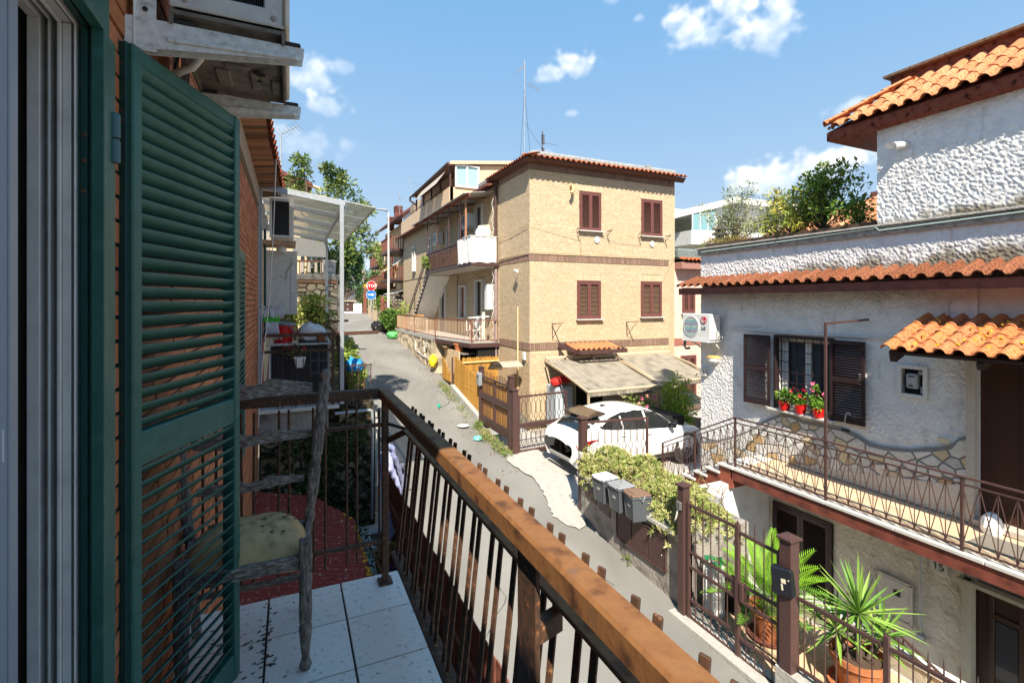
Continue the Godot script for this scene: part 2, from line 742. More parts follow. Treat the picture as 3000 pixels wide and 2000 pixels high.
func clouds() -> ImageTexture:
	var W := 2048
	var H := 1024
	var im := Image.create(W, H, false, Image.FORMAT_RGBA8)
	im.fill(Color(1, 1, 1, 0))
	var f := FastNoiseLite.new()
	f.seed = 11
	f.frequency = 1.0
	f.fractal_octaves = 6
	f.fractal_gain = 0.55
	# azimuth from straight up the street, elevation, half width, half height, all in degrees, and how thick
	var cl := [[44.6, 27.4, 3.4, 2.6, 1.0], [49.0, 28.6, 3.4, 2.8, 1.0], [52.0, 26.2, 3.2, 2.8, 0.9], [29.0, 25.0, 2.4, 1.4, 0.8], [31.8, 25.6, 2.6, 1.9, 0.95],
		[52.4, 12.6, 4.6, 2.2, 1.0], [57.5, 13.2, 4.6, 2.0, 0.95], [50.0, 12.2, 3.0, 1.7, 0.85], [36.0, 31.5, 1.1, 0.7, 0.5], [31.2, 21.0, 0.9, 0.5, 0.5], [38.9, 29.4, 0.7, 0.4, 0.4],
		[2.0, 23.0, 2.6, 2.6, 0.75], [0.0, 24.5, 2.0, 1.6, 0.5], [4.0, 20.6, 2.4, 1.4, 0.55], [0.0, 16.5, 6.0, 2.4, 0.32], [5.0, 24.5, 1.5, 1.0, 0.5],
		[56.0, 8.2, 3.0, 1.2, 0.6], [9.0, 4.0, 4.0, 1.0, 0.35], [6.0, 2.2, 5.0, 0.9, 0.35], [28.0, 17.0, 1.4, 0.5, 0.25], [61.0, 18.0, 4.0, 1.2, 0.5],
		[110.0, 22.0, 9.0, 4.0, 0.9], [160.0, 30.0, 8.0, 4.0, 0.8], [-70.0, 26.0, 9.0, 4.0, 0.8], [-120.0, 18.0, 10.0, 4.0, 0.8], [200.0, 14.0, 12.0, 4.0, 0.8]]
	for c in cl:
		var u0 := int((c[0] - c[2] * 1.6) / 360.0 * W)
		var u1 := int((c[0] + c[2] * 1.6) / 360.0 * W)
		var v0 := int((0.5 - (c[1] + c[3] * 1.6) / 180.0) * H)
		var v1 := int((0.5 - (c[1] - c[3] * 1.6) / 180.0) * H)
		for y in range(maxi(v0, 0), mini(v1, H / 2)):
			for xx in range(u0, u1):
				var az := float(xx) / W * 360.0
				var el := (0.5 - float(y) / H) * 180.0
				var dx: float = (az - c[0]) / c[2]
				var dy: float = (el - c[1]) / c[3]
				if dy < 0:
					dy *= 1.5
				var k := 1.0 - sqrt(dx * dx + dy * dy)
				k += 0.75 * f.get_noise_2d(az * 0.30, el * 0.38 + 40.0) + 0.12
				k = smoothstep(0.10, 0.62, k) * c[4]
				if k > 0.003:
					var sh := clampf(0.80 + 0.25 * dy + 0.35 * f.get_noise_2d(az * 0.5 + 70, el * 0.7), 0.62, 1.0)
					var x := posmod(xx, W)
					var was := im.get_pixel(x, y)
					var a := 1.0 - (1.0 - was.a) * (1.0 - k * 0.93)
					im.set_pixel(x, y, Color(0.64 * sh, 0.57 * sh, 0.45 * sh, a))
	return ImageTexture.create_from_image(im)

func textures() -> void:
	noise_tex("mottle", 3, 0.02, 5, [gy(0.84), gy(0.92), gy(0.96), gy(0.98), gy(1.0)])
	noise_tex("blotch", 8, 0.010, 4, [gy(0.62), gy(0.82), gy(0.93), gy(0.98), gy(1.0)])
	noise_tex("fine", 9, 0.12, 3, [gy(0.72), gy(0.92), gy(1.0), gy(1.0)])
	noise_tex("grit", 15, 0.45, 2, [gy(0.45), gy(0.85), gy(1.0), gy(1.0), gy(0.8)], 3, 1024)
	noise_tex("rust", 21, 0.016, 6, [Color(0.22, 0.15, 0.12), Color(0.42, 0.28, 0.18), Color(0.55, 0.38, 0.23), Color(0.58, 0.41, 0.25), Color(0.52, 0.37, 0.25), Color(0.45, 0.41, 0.40)], 3, 512, [0.0, 0.22, 0.4, 0.62, 0.82, 1.0])
	noise_tex("rustdark", 22, 0.03, 6, [Color(0.20, 0.15, 0.12), Color(0.30, 0.22, 0.17), Color(0.36, 0.24, 0.17), Color(0.60, 0.43, 0.30), Color(0.78, 0.66, 0.5)], 3, 512, [0.0, 0.45, 0.66, 0.8, 1.0])
	noise_tex("lichen", 31, 0.025, 6, [Color(0.22, 0.20, 0.17), Color(0.50, 0.36, 0.27), Color(0.95, 0.78, 0.66), Color(1, 0.92, 0.84), Color(1, 1, 1)], 3, 512, [0.0, 0.22, 0.36, 0.6, 1.0])
	noise_tex("oldtile", 33, 0.03, 6, [Color(0.16, 0.13, 0.11), Color(0.36, 0.28, 0.22), Color(0.72, 0.56, 0.46), Color(0.9, 0.76, 0.66), Color(1, 0.95, 0.85)], 3, 512, [0.0, 0.28, 0.48, 0.7, 1.0])
	noise_tex("wood", 41, 0.02, 5, [Color(0.30, 0.27, 0.25), Color(0.45, 0.41, 0.38), Color(0.56, 0.52, 0.49), Color(0.82, 0.80, 0.78)], 3, 512, [0.0, 0.4, 0.66, 1.0])
	noise_tex("reed", 43, 0.03, 4, [Color(0.55, 0.42, 0.26), Color(0.86, 0.72, 0.48), Color(1, 0.92, 0.7)])
	noise_tex("moss", 51, 0.02, 5, [Color(0.10, 0.15, 0.05), Color(0.20, 0.25, 0.10), Color(0.50, 0.46, 0.40), Color(0.72, 0.68, 0.62), Color(0.85, 0.82, 0.76)], 3, 512, [0.0, 0.34, 0.46, 0.7, 1.0])
	noise_tex("asphalt", 61, 0.006, 6, [gy(0.70), gy(0.88), gy(0.98), gy(1.0)], 3, 1024)
	noise_tex("roofsheet", 71, 0.04, 5, [Color(0.45, 0.50, 0.44), Color(0.85, 0.82, 0.80), Color(0.52, 0.20, 0.15), Color(0.50, 0.19, 0.14), Color(0.36, 0.13, 0.10)], 3, 512, [0.0, 0.16, 0.30, 0.6, 1.0])
	noise_tex("felt", 73, 0.02, 4, [gy(0.72), gy(0.9), gy(1.0)])
	noise_tex("scuff", 77, 0.018, 5, [Color(0.55, 0.74, 0.70), Color(0.72, 0.84, 0.81), Color(0.80, 0.88, 0.86), Color(1.0, 1.0, 1.0)])
	noise_tex("travertine", 81, 0.05, 4, [gy(0.42), gy(0.82), gy(0.97), gy(1.0)], 3, 512, [0.0, 0.16, 0.3, 1.0])
	noise_tex("bumps", 91, 0.06, 4, [gy(0), gy(1)])

func materials() -> void:
	M.asphalt = mat(Color(0.30, 0.297, 0.285), 0.9, "grit", 0.55, {"bump": "grit", "h": 0.8})
	M.ground = mat(Color(0.16, 0.15, 0.12), 0.95, "blotch", 0.08)
	M.concrete = mat(Color(0.46, 0.445, 0.415), 0.9, "mottle", 0.5, {"bump": "bumps", "h": 0.6})
	M.greywall = mat(Color(0.36, 0.33, 0.30), 0.95, "blotch", 0.6, {"bump": "bumps", "h": 1.2})
	M.stucco = mat(Color(0.88, 0.865, 0.845), 0.9, "mottle", 0.35)
	M.cream = mat(Color(0.70, 0.64, 0.54), 0.9, "mottle", 0.5, {"bump": "bumps", "h": 1.5})
	M.white = mat(Color(0.76, 0.76, 0.74), 0.5, "fine", 0.7)
	M.whitewall = mat(Color(0.75, 0.74, 0.72), 0.85, "mottle", 0.3)
	M.pvc = mat(Color(0.66, 0.64, 0.61), 0.35, "mottle", 1.2)
	M.pvcdirty = mat(Color(0.36, 0.34, 0.31), 0.5, "blotch", 3.0)
	M.green = mat(Color(0.055, 0.150, 0.128), 0.42, "scuff", 2.2)
	M.greendark = mat(Color(0.016, 0.062, 0.056), 0.4, "mottle", 1.5)
	M.brick = mat(Color(1, 1, 1), 0.9, "mottle", 2.5, {"bump": "bumps", "h": 0.25})
	M.ybrick = mat(Color(1, 1, 1), 0.85, "mottle", 1.3)
	M.mortar = mat(Color(0.10, 0.075, 0.06), 0.95, "mottle", 2.0)
	M.ymortar = mat(Color(0.50, 0.40, 0.26), 0.95, "mottle", 1.0)
	M.orangeplaster = mat(Color(0.50, 0.185, 0.075), 0.9, "blotch", 0.8, {"bump": "bumps", "h": 0.3})
	M.tan = mat(Color(0.36, 0.27, 0.19), 0.9, "mottle", 1.0)
	M.tile = mat(Color(1, 1, 1), 0.85, "lichen", 1.9)
	M.tileold = mat(Color(1, 1, 1), 0.9, "oldtile", 2.6)
	M.rust = mat(Color(0.82, 0.80, 0.80), 0.7, "rust", 1.7, {"bump": "bumps", "h": 0.08})
	M.rustdark = mat(Color(1, 1, 1), 0.65, "rustdark", 3.0)
	M.brownpaint = mat(Color(0.085, 0.046, 0.042), 0.45, "mottle", 1.2)
	M.brownfascia = mat(Color(0.20, 0.070, 0.052), 0.75, "blotch", 1.1)
	M.redbrown = mat(Color(0.30, 0.085, 0.05), 0.8, "blotch", 1.2)
	M.shutterbrown = mat(Color(0.16, 0.062, 0.055), 0.5, "fine", 1.5)
	M.shutterdark = mat(Color(0.035, 0.020, 0.022), 0.4, "mottle", 1.0)
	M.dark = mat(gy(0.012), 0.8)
	M.black = mat(gy(0.02), 0.3)
	M.blackmat = mat(gy(0.03), 0.7)
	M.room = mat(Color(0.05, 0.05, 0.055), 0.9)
	M.wood = mat(Color(1, 1, 1), 0.9, "wood", Vector3(3.0, 9.0, 9.0), {"bump": "bumps", "h": 0.3, "world": false})
	M.woodup = mat(Color(0.92, 0.90, 0.88), 0.9, "wood", Vector3(10.0, 2.2, 10.0), {"bump": "bumps", "h": 0.3, "world": false})
	M.cushion = mat(Color(0.56, 0.39, 0.185), 0.85, "blotch", 3.5)
	M.floortile = mat(Color(0.90, 0.80, 0.71), 0.75, "travertine", 1.6)
	M.grout = mat(Color(0.035, 0.03, 0.035), 0.9)
	M.soil = mat(Color(0.09, 0.06, 0.042), 1.0, "mottle", 4.0)
	M.marble = mat(Color(0.68, 0.66, 0.62), 0.5, "mottle", 1.0)
	M.terra = mat(Color(0.50, 0.18, 0.075), 0.8, "blotch", 2.0)
	M.stone = mat(Color(1, 1, 1), 0.9, "mottle", 1.4, {"bump": "bumps", "h": 0.5})
	M.mossstone = mat(Color(1, 1, 1), 0.95, "moss", 0.9, {"bump": "bumps", "h": 1.5})
	M.greymortar = mat(Color(0.24, 0.235, 0.23), 0.95, "mottle", 1.5)
	M.galv = mat(Color(0.42, 0.45, 0.48), 0.45, "mottle", 1.5, {"metal": 0.4})
	M.poly = mat(Color(0.74, 0.75, 0.70, 0.6), 0.4, "mottle", 0.8)
	M.poly.transparency = BaseMaterial3D.TRANSPARENCY_ALPHA
	M.leaf = mat(Color(1, 1, 1), 0.55, "", 1.0, {"back": Color(0.10, 0.14, 0.02)})
	M.bark = mat(Color(0.13, 0.10, 0.075), 0.95, "mottle", 5.0)
	M.reed = mat(Color(1, 1, 1), 0.85, "reed", Vector3(6, 1.0, 6))
	M.awning = mat(Color(1, 1, 1), 0.9, "blotch", 0.5, {"back": Color(0.08, 0.075, 0.06)})
	M.beige = mat(Color(0.48, 0.39, 0.27), 0.55)
	M.beigewall = mat(Color(0.72, 0.54, 0.34), 0.9, "mottle", 0.4)
	M.pinkwall = mat(Color(0.80, 0.56, 0.47), 0.9, "mottle", 0.3)
	M.felt = mat(Color(0.36, 0.37, 0.37), 0.8, "felt", 0.8)
	M.red = mat(Color(0.55, 0.012, 0.012), 0.35)
	M.chrome = mat(gy(0.6), 0.25, "", 1.0, {"metal": 0.9})
	M.carpaint = mat(Color(0.80, 0.80, 0.79), 0.35, "", 1.0, {"coat": 1.0})
	M.cargloss = mat(gy(0.01), 0.15, "", 1.0, {"coat": 1.0})
	M.carglass = mat(Color(0.012, 0.016, 0.018), 0.04, "", 1.0, {"spec": 0.7})
	M.bin = mat(Color(0.10, 0.112, 0.128), 0.45, "fine", 2.0)
	M.paint = mat(gy(1.0), 0.5)
	M.redsheet = mat(Color(1.0, 0.95, 0.92), 0.85, "roofsheet", 1.3)
	M.redmetal = mat(Color(0.24, 0.092, 0.062), 0.6, "blotch", 1.5)
	M.slim = mat(Color(0.55, 0.42, 0.33), 0.6)
	M.cable = mat(Color(0.62, 0.60, 0.56), 0.6)

func hgt(d: float) -> float:
	var k := [[-60.0, -2.4], [-6.0, -0.75], [0.0, -0.32], [5.5, 0.0], [8.75, 0.20], [12.3, 0.36], [14.8, 0.68], [17.8, 1.22], [20.2, 1.58], [25.0, 2.13], [30.0, 2.66], [34.7, 3.08], [38.7, 3.38], [43.0, 3.62], [60.0, 3.9], [400.0, 4.3], [4000.0, 4.4]]
	for i in k.size() - 1:
		if d < k[i + 1][0] or i == k.size() - 2:
			var t: float = clampf((d - k[i][0]) / (k[i + 1][0] - k[i][0]), 0, 1)
			return lerpf(k[i][1], k[i + 1][1], t)
	return 0.0

func sheet(xs: Array, ds: Array, lift: float) -> Mb:
	var g := Mb.new()
	var rows := []
	for d in ds:
		var l := PackedVector3Array()
		for x in xs:
			l.append(P(x, hgt(d) + lift, d))
		rows.append(l)
	g.grid(rows)
	return g

func spread(a: float, b: float, step: float) -> Array:
	var l := []
	var n := int(ceil((b - a) / step))
	for i in n + 1:
		l.append(lerpf(a, b, float(i) / n))
	return l

func ground() -> void:
	var far := [-3000.0, -400.0, -60.0, -20.0, -6.0, -2.0]
	stru("ground", sheet([-3000.0, -400.0, -60.0, -2.0, 1.4], far + [0.0, 3.0, 6.0, 9.0, 12.0, 14.8, 17.8, 20.2, 25.0, 30.0, 34.7, 38.7, 43.0, 60.0, 400.0, 3000.0], -0.03), M.ground)
	stru("ground", sheet([16.5, 60.0, 400.0, 3000.0], far + [0.0, 6.0, 12.0, 20.0, 30.0, 43.0, 60.0, 400.0, 3000.0], -0.03), M.ground)
	stru("ground", sheet([5.4, 9.0, 16.5], [14.4, 17.8, 20.2, 25.0, 30.0, 34.7, 38.7, 43.0, 60.0, 400.0, 3000.0], -0.03), M.ground)
	stru("ground", sheet([5.4, 9.0, 16.5], [-3000.0, -400.0, -60.0, -20.0, -6.0], -0.03), M.ground)
	stru("ground", sheet([1.4, 5.6], [-3000.0, -400.0, -60.0, -6.0, 0.0, 5.5, 8.75, 12.3, 14.8, 17.8, 20.2, 25.0, 30.0, 34.7, 38.7, 43.0, 60.0, 400.0, 3000.0], -0.03), M.ground)
	# the street: asphalt that climbs away from us, one sheet with a patchy tone
	var f := FastNoiseLite.new()
	f.seed = 4
	f.frequency = 0.35
	f.fractal_octaves = 4
	var g := Mb.new()
	var ds := spread(-30.0, 43.5, 0.5)
	var xs := spread(0.0, 1.0, 0.06)
	var rows := []
	for d in ds:
		var xl := 1.25 if d < 9.0 else lerpf(1.25, 0.95, clampf((d - 9.0) / 3.0, 0, 1))
		if d > 13.0: xl = lerpf(0.95, 1.6, clampf((d - 13.0) / 26.0, 0, 1))
		if d > 39.0: xl = -12.0
		var xr := 5.62 if d < 18.0 else 5.75
		if d > 39.4: xr = 14.0
		var l := PackedVector3Array()
		for t in xs:
			var x: float = lerpf(xl, xr, t)
			l.append(P(x, hgt(d) + 0.03 * (1.0 - pow(absf(t * 2 - 1), 2.0)) + 0.006 * f.get_noise_2d(x * 3, d * 3), d))
		rows.append(l)
	for i in rows.size() - 1:
		for j in xs.size() - 1:
			var w := []
			var cc := []
			for q in [[0, 0], [0, 1], [1, 1], [1, 0]]:
				var p: Vector3 = rows[i + q[0]][j + q[1]]
				var k := 1.0 + 0.30 * f.get_noise_2d(p.x * 1.3, p.z * 0.7) + 0.12 * f.get_noise_2d(p.x * 9, p.z * 3)
				w.append(p)
				cc.append(Color(k, k * 0.985, k * 0.955) * 0.8)
			var nn := Vector3(0, 1, 0.08).normalized()
			g.stri(w[0], w[1], w[2], nn, nn, nn, cc[0], cc[1], cc[2])
			g.stri(w[0], w[2], w[3], nn, nn, nn, cc[0], cc[2], cc[3])
	stru("street", g, M.asphalt)
	# cracks and tar seams in the asphalt
	var cr := Mb.new()
	for s in [[4.2, 9.5, 16], [3.4, 12.0, 18], [4.6, 16.0, 14], [2.6, 17.5, 14], [3.9, 21.0, 14], [3.0, 26.0, 10], [2.2, 5.5, 12], [4.7, 6.4, 10]]:
		var x: float = s[0]
		var d: float = s[1]
		var a := rng.randf_range(-0.6, 0.6)
		var last := P(x, hgt(d) + 0.036, d)
		for k in s[2]:
			a += rng.randf_range(-0.7, 0.7)
			a *= 0.85
			x += sin(a) * 0.16
			d += cos(a) * 0.16
			var nx := P(x, hgt(d) + 0.036, d)
			cr.bar(last, nx, rng.randf_range(0.006, 0.018), 0.002)
			last = nx
	solo("asphalt_crack", cr, mat(gy(0.09), 0.95), "dark hairline cracks wandering over the grey asphalt of the street", "crack")
	# pale concrete apron at the driveway with a broken edge
	var ap := Mb.new()
	var edge := [[5.62, 12.85], [5.40, 12.3], [5.26, 11.85], [5.33, 11.3], [5.40, 10.72], [5.33, 10.2], [5.27, 9.83], [5.12, 9.4], [5.0, 9.0], [4.86, 8.72], [4.95, 8.4], [5.10, 8.05], [5.30, 8.15], [5.47, 8.45], [5.70, 8.74], [6.4, 9.1], [6.4, 12.3], [5.72, 12.4]]
	var pts := []
	for i in edge.size() - (5 if false else 0):
		var e = edge[i]
		pts.append(Vector2(e[0], e[1]))
		if i < 12:
			var e2 = edge[i + 1]
			for t in [0.33, 0.66]:
				pts.append(Vector2(lerpf(e[0], e2[0], t) + rng.randf_range(-0.05, 0.05), lerpf(e[1], e2[1], t)))
	var t2 := Geometry2D.triangulate_polygon(PackedVector2Array(pts))
	for i in range(0, t2.size(), 3):
		var q := []
		for k in 3:
			var w: Vector2 = pts[t2[i + k]]
			q.append(P(w.x, hgt(w.y) + 0.04 + 0.02 * clampf(w.x - 5.0, 0, 1), w.y))
		ap.tri(q[0], q[1], q[2], Vector3.UP)
	stru("driveway_apron", ap, M.concrete)
	var dr := Mb.new()
	var dsh := spread(8.6, 14.7, 0.6)
	var rws := []
	for d in dsh:
		var l := PackedVector3Array()
		for x in [5.7, 6.4, 8.0, 10.0, 13.0, 17.0]:
			l.append(P(x, 0.30 if x > 6.2 else 0.28, d))
		rws.append(l)
	dr.grid(rws)
	stru("driveway", dr, M.concrete)
	# stains and litter of gravel along the right edge
	var gv := Mb.new()
	for i in 900:
		var d := rng.randf_range(11.0, 31.0)
		var x := 5.55 - absf(rng.randfn(0.0, 0.35))
		var s := rng.randf_range(0.006, 0.028)
		gv.col = pick([Color(0.3, 0.26, 0.2), Color(0.42, 0.38, 0.3), Color(0.2, 0.16, 0.1), Color(0.32, 0.2, 0.12)])
		gv.box(P(x, hgt(d) + 0.035, d), Vector3(s, s * 0.5, s * 1.3), Basis(Vector3.UP, rng.randf() * 3))
	stuff(solo("gravel", gv, M.stone, "loose gravel and dry leaf litter along the right edge of the street", "gravel"))
func own_house() -> void:
	var h = thing("brick_house", "orange brick house in shade on the left, with green shutters and a tiled eave", "house", P(-0.42, 0, 4.0))
	var w = Mb.new()
	# wall slabs: behind us, over the door, beyond the door, and the plastered lower storey
	w.box(P(-0.60, 2.8, -2.83), Vector3(0.34, 7.0, 6.34))
	w.box(P(-0.60, 5.82, 0.9), Vector3(0.34, 0.98, 1.12))
	w.box(P(-0.60, 1.2, 0.9), Vector3(0.34, 3.9, 1.12))
	w.box(P(-0.60, 2.8, 4.655), Vector3(0.34, 7.0, 6.29))
	part(h, "wall", w, M.mortar)
	var lo = Mb.new()
	lo.box(P(-0.424, 0.45, 4.65), Vector3(0.02, 2.3, 6.3))
	part(h, "plaster", lo, M.orangeplaster)
	var bd = Mb.new()
	bd.box(P(-0.415, 6.09, 4.6), Vector3(0.035, 0.24, 6.42))
	part(h, "band", bd, M.tan)
	bd = Mb.new()
	bd.box(P(-0.412, 1.62, 4.6), Vector3(0.03, 0.10, 6.38))
	part(h, "band", bd, M.tan)
	var tones = [Color(0.46, 0.165, 0.065), Color(0.42, 0.145, 0.058), Color(0.50, 0.19, 0.08), Color(0.38, 0.13, 0.055), Color(0.47, 0.18, 0.085)]
	bricks(h, "brick", P(-0.43, 1.68, 1.52), Vector3(0, 0, -1), Vector3.UP, Vector3.RIGHT, 6.28, 4.28, 0.25, 0.053, 0.011, 0.012, [[3.0, 3.75, 1.5, 3.35]], tones, M.brick, 280)
	# the room behind the door
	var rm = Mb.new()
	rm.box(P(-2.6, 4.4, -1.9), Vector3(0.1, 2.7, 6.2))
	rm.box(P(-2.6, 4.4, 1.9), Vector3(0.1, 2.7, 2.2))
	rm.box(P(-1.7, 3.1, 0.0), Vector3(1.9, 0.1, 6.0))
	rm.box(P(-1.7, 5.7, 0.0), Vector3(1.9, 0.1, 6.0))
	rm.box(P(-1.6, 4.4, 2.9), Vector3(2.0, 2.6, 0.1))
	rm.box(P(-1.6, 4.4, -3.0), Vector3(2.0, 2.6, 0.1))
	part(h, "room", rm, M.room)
	# second shutter further along, standing out from its window
	shutter(h, "shutter", P(-0.40, 3.2, 4.55), Vector3(0, 0, -1), Vector3.RIGHT, 0.62, 1.85, M.green, 0.05, [[0.0, 0.09], [0.9, 0.98], [1.78, 1.85]], 0.045, 0.035, 0.05, 0.75)
	# eave: boards, brick tiles seen from below, then the roof tiles whose ends make the edge
	var ev = Mb.new()
	var edge = func(d: float) -> float:
		return -0.20 + clampf((d - 5.6) * 0.03, 0.0, 0.1)
	var so = Mb.new()
	for i in 84:
		var d = -0.35 + i * 0.105
		so.col = vary(pick([Color(0.30, 0.14, 0.075), Color(0.22, 0.11, 0.06), Color(0.36, 0.17, 0.09), Color(0.16, 0.085, 0.055)]), 0.25)
		var e: float = edge.call(d)
		so.box(P((e - 0.70) * 0.5, 6.235 + rng.randf_range(-0.008, 0.008), d + 0.05), Vector3(e + 0.70, 0.03, 0.095), Basis(Vector3.BACK, 0.14))
	part(h, "eave_course", so, M.stone)
	var ms = []
	for t in [Color(0.46, 0.17, 0.08), Color(0.36, 0.13, 0.07), Color(0.27, 0.11, 0.065)]:
		ms.append(tile_mesh(0.21, 0.42, t))
	for i in 42:
		var d = -0.3 + i * 0.21
		for r in 2:
			var e: float = edge.call(d) + 0.02
			var sl = Vector3(-0.94, 0.34, 0).normalized()
			var nm = Vector3(0.34, 0.94, 0).normalized()
			piece(h, "roof_tile", ms[rng.randi_range(0, 2)], M.tileold, Transform3D(Basis(nm.cross(-sl), nm, -sl), P(e, 6.30, d) + sl * (0.42 + r * 0.36) + nm * 0.012 * rng.randf()))
	var rf = Mb.new()
	rf.prism([P(-0.35, 6.33, -0.35), P(-5.5, 7.9, -0.35), P(-5.5, 7.9, 8.45), P(-0.35, 6.33, 8.45)], Vector3(0, 0.03, 0))
	rf.box(P(-3.0, 3.0, -5.95), Vector3(5.0, 6.5, 0.2))
	rf.box(P(-3.0, 3.0, 7.72), Vector3(5.0, 6.5, 0.16))
	rf.box(P(-5.5, 3.0, 1.0), Vector3(0.2, 6.5, 14.0))
	rf.box(P(-3.0, 6.25, -3.2), Vector3(5.1, 0.1, 5.7))
	part(h, "roof", rf, M.tan)
	# door frame of several profiles, one behind the other
	var prof = [[-0.556, -0.541, 1.52, "dark"], [-0.541, -0.517, 1.45, "pvc"], [-0.517, -0.505, 1.475, "pvcdirty"], [-0.505, -0.499, 1.45, "pvc"], [-0.499, -0.487, 1.478, "pvcdirty"], [-0.487, -0.479, 1.445, "pvc"], [-0.479, -0.463, 1.452, "pvc"], [-0.463, -0.458, 1.47, "greendark"], [-0.458, -0.4535, 1.449, "pvc"], [-0.4535, -0.445, 1.462, "greendark"], [-0.445, -0.433, 1.452, "greendark"], [-0.433, -0.426, 1.458, "greendark"], [-0.426, -0.400, 1.448, "green"]]
	for q in prof:
		var g = Mb.new()
		var x: float = (q[0] + q[1]) * 0.5
		var ww: float = q[1] - q[0] - 0.0006
		g.cbox(P(x, 4.195, q[2] + 0.04), Vector3(ww, 2.10, 0.08), 0.0015)
		g.cbox(P(x, 5.29 + (q[2] - 1.45), 0.9), Vector3(ww, 0.09, 1.17), 0.0015)
		g.cbox(P(x, 4.195, 0.345 - (q[2] - 1.45)), Vector3(ww, 2.10, 0.06), 0.0015)
		part(h, "door_frame", g, M[q[3]])
	var sc = Mb.new()
	for q in [[-0.439, 4.86], [-0.438, 4.93], [-0.437, 4.99]]:
		sc.lathe(P(q[0], q[1], 1.447), [Vector2(0.0055, 0), Vector2(0.004, 0.003), Vector2(0, 0.0035)], 8, Basis(Vector3.RIGHT, PI / 2))
	part(h, "screw", sc, M.rustdark)
	var hg = Mb.new()
	for s in [[4.945, 5.005], [5.007, 5.07]]:
		hg.lathe(P(-0.399, 0, 1.515), [Vector2(0.0, s[0]), Vector2(0.0115, s[0] + 0.002), Vector2(0.0125, s[0] + 0.006), Vector2(0.0125, s[1] - 0.004), Vector2(0.010, s[1]), Vector2(0.0, s[1])], 14)
	hg.box(P(-0.413, 5.0, 1.50), Vector3(0.016, 0.10, 0.03))
	part(h, "hinge", hg, mat(Color(0.045, 0.115, 0.125), 0.4))
	# inner glazed leaf swung into the room
	var sa = Mb.new()
	sa.cbox(P(-0.515, 4.2, 1.19), Vector3(0.10, 2.0, 0.05), 0.006)
	sa.cbox(P(-0.464, 4.2, 1.192), Vector3(0.006, 2.0, 0.03), 0.002)
	part(h, "glazed_leaf", sa, mat(Color(0.24, 0.27, 0.31), 0.35))
	var lk = Mb.new()
	lk.cbox(P(-0.475, 4.345, 1.163), Vector3(0.022, 0.06, 0.004), 0.001)
	lk.cbox(P(-0.489, 4.405, 1.163), Vector3(0.012, 0.055, 0.006), 0.002)
	part(h, "hinge_plate", lk, mat(Color(0.5, 0.53, 0.56), 0.3))
	var hs = Mb.new()
	for y in [4.33, 4.362, 4.425]:
		hs.lathe(P(-0.475, y, 1.160), [Vector2(0.005, 0), Vector2(0, 0.001)], 10, Basis(Vector3.RIGHT, PI / 2))
	part(h, "screw", hs, M.black)

func shutter_and_door() -> void:
	var u = Vector3(0.385, 0, -0.923)
	var out = Vector3(0.923, 0, 0.385)
	var root = thing("louvred_shutter", "open green louvred shutter leaf filling the left foreground, paint scuffed", "shutter", P(-0.386, 3.18, 1.62))
	var o = P(-0.386, 3.18, 1.62) - out * 0.024
	var b = Basis(u, Vector3.UP, out)
	var g = Mb.new()
	g.cbox(o + u * 0.018 + Vector3.UP * 1.06, Vector3(0.036, 2.12, 0.048), 0.004, b)
	part(root, "stile", g, M.green)
	g = Mb.new()
	g.cbox(o + u * 0.529 + Vector3.UP * 1.06, Vector3(0.030, 2.12, 0.048), 0.004, b)
	part(root, "stile", g, M.green)
	# rebate and return strip on both edges
	g = Mb.new()
	g.cbox(o + u * 0.548 + out * 0.004 + Vector3.UP * 1.06, Vector3(0.008, 2.11, 0.036), 0.002, b)
	part(root, "rebate", g, M.green)
	g = Mb.new()
	g.cbox(o - u * 0.004 - out * 0.004 + Vector3.UP * 1.06, Vector3(0.008, 2.12, 0.030), 0.001, b)
	part(root, "edge", g, M.greendark)
	g = Mb.new()
	g.cbox(o - u * 0.005 - out * 0.026 + Vector3.UP * 1.07, Vector3(0.012, 2.14, 0.010), 0.002, b)
	part(root, "edge_strip", g, M.pvc)
	g = Mb.new()
	for y in [2.06, 1.935, 1.905, 1.12, 1.05]:
		g.lathe(o - u * 0.0085 + Vector3.UP * y, [Vector2(0.004, 0), Vector2(0, 0.002)], 8, Basis(Vector3.UP.cross(-u).normalized(), -u, Vector3.UP))
	part(root, "rivet", g, M.rustdark)
	for r in [[0.0, 0.10], [0.965, 1.06], [2.075, 2.12]]:
		g = Mb.new()
		g.cbox(o + u * 0.275 + Vector3.UP * (r[0] + r[1]) * 0.5, Vector3(0.482, r[1] - r[0], 0.040), 0.004, b)
		part(root, "rail", g, M.green)
	var sl = Mb.new()
	# a slat: hollow blade, rounded on both edges
	var prof = []
	for i in 12:
		var a = TAU * i / 12
		prof.append(Vector3(0, sin(a) * 0.0045, cos(a) * 0.0275))
	for i in 12:
		var i2 = (i + 1) % 12
		var n1 = Vector3(0, sin(TAU * i / 12), cos(TAU * i / 12) * 0.3).normalized()
		var n2 = Vector3(0, sin(TAU * i2 / 12), cos(TAU * i2 / 12) * 0.3).normalized()
		var e = Vector3(0.242, 0, 0)
		sl.stri(prof[i] - e, prof[i2] - e, prof[i2] + e, n1, n2, n2)
		sl.stri(prof[i] - e, prof[i2] + e, prof[i] + e, n1, n2, n1)
	var me = sl.mesh()
	for pn in [[0.10, 0.965, 21], [1.06, 2.075, 25]]:
		for k in pn[2]:
			var y: float = lerpf(pn[0], pn[1], (k + 0.5) / pn[2])
			piece(root, "slat", me, M.green, Transform3D(b * Basis(Vector3.RIGHT, -0.72 + rng.randf_range(-0.015, 0.015)), o + u * 0.275 + Vector3.UP * y))

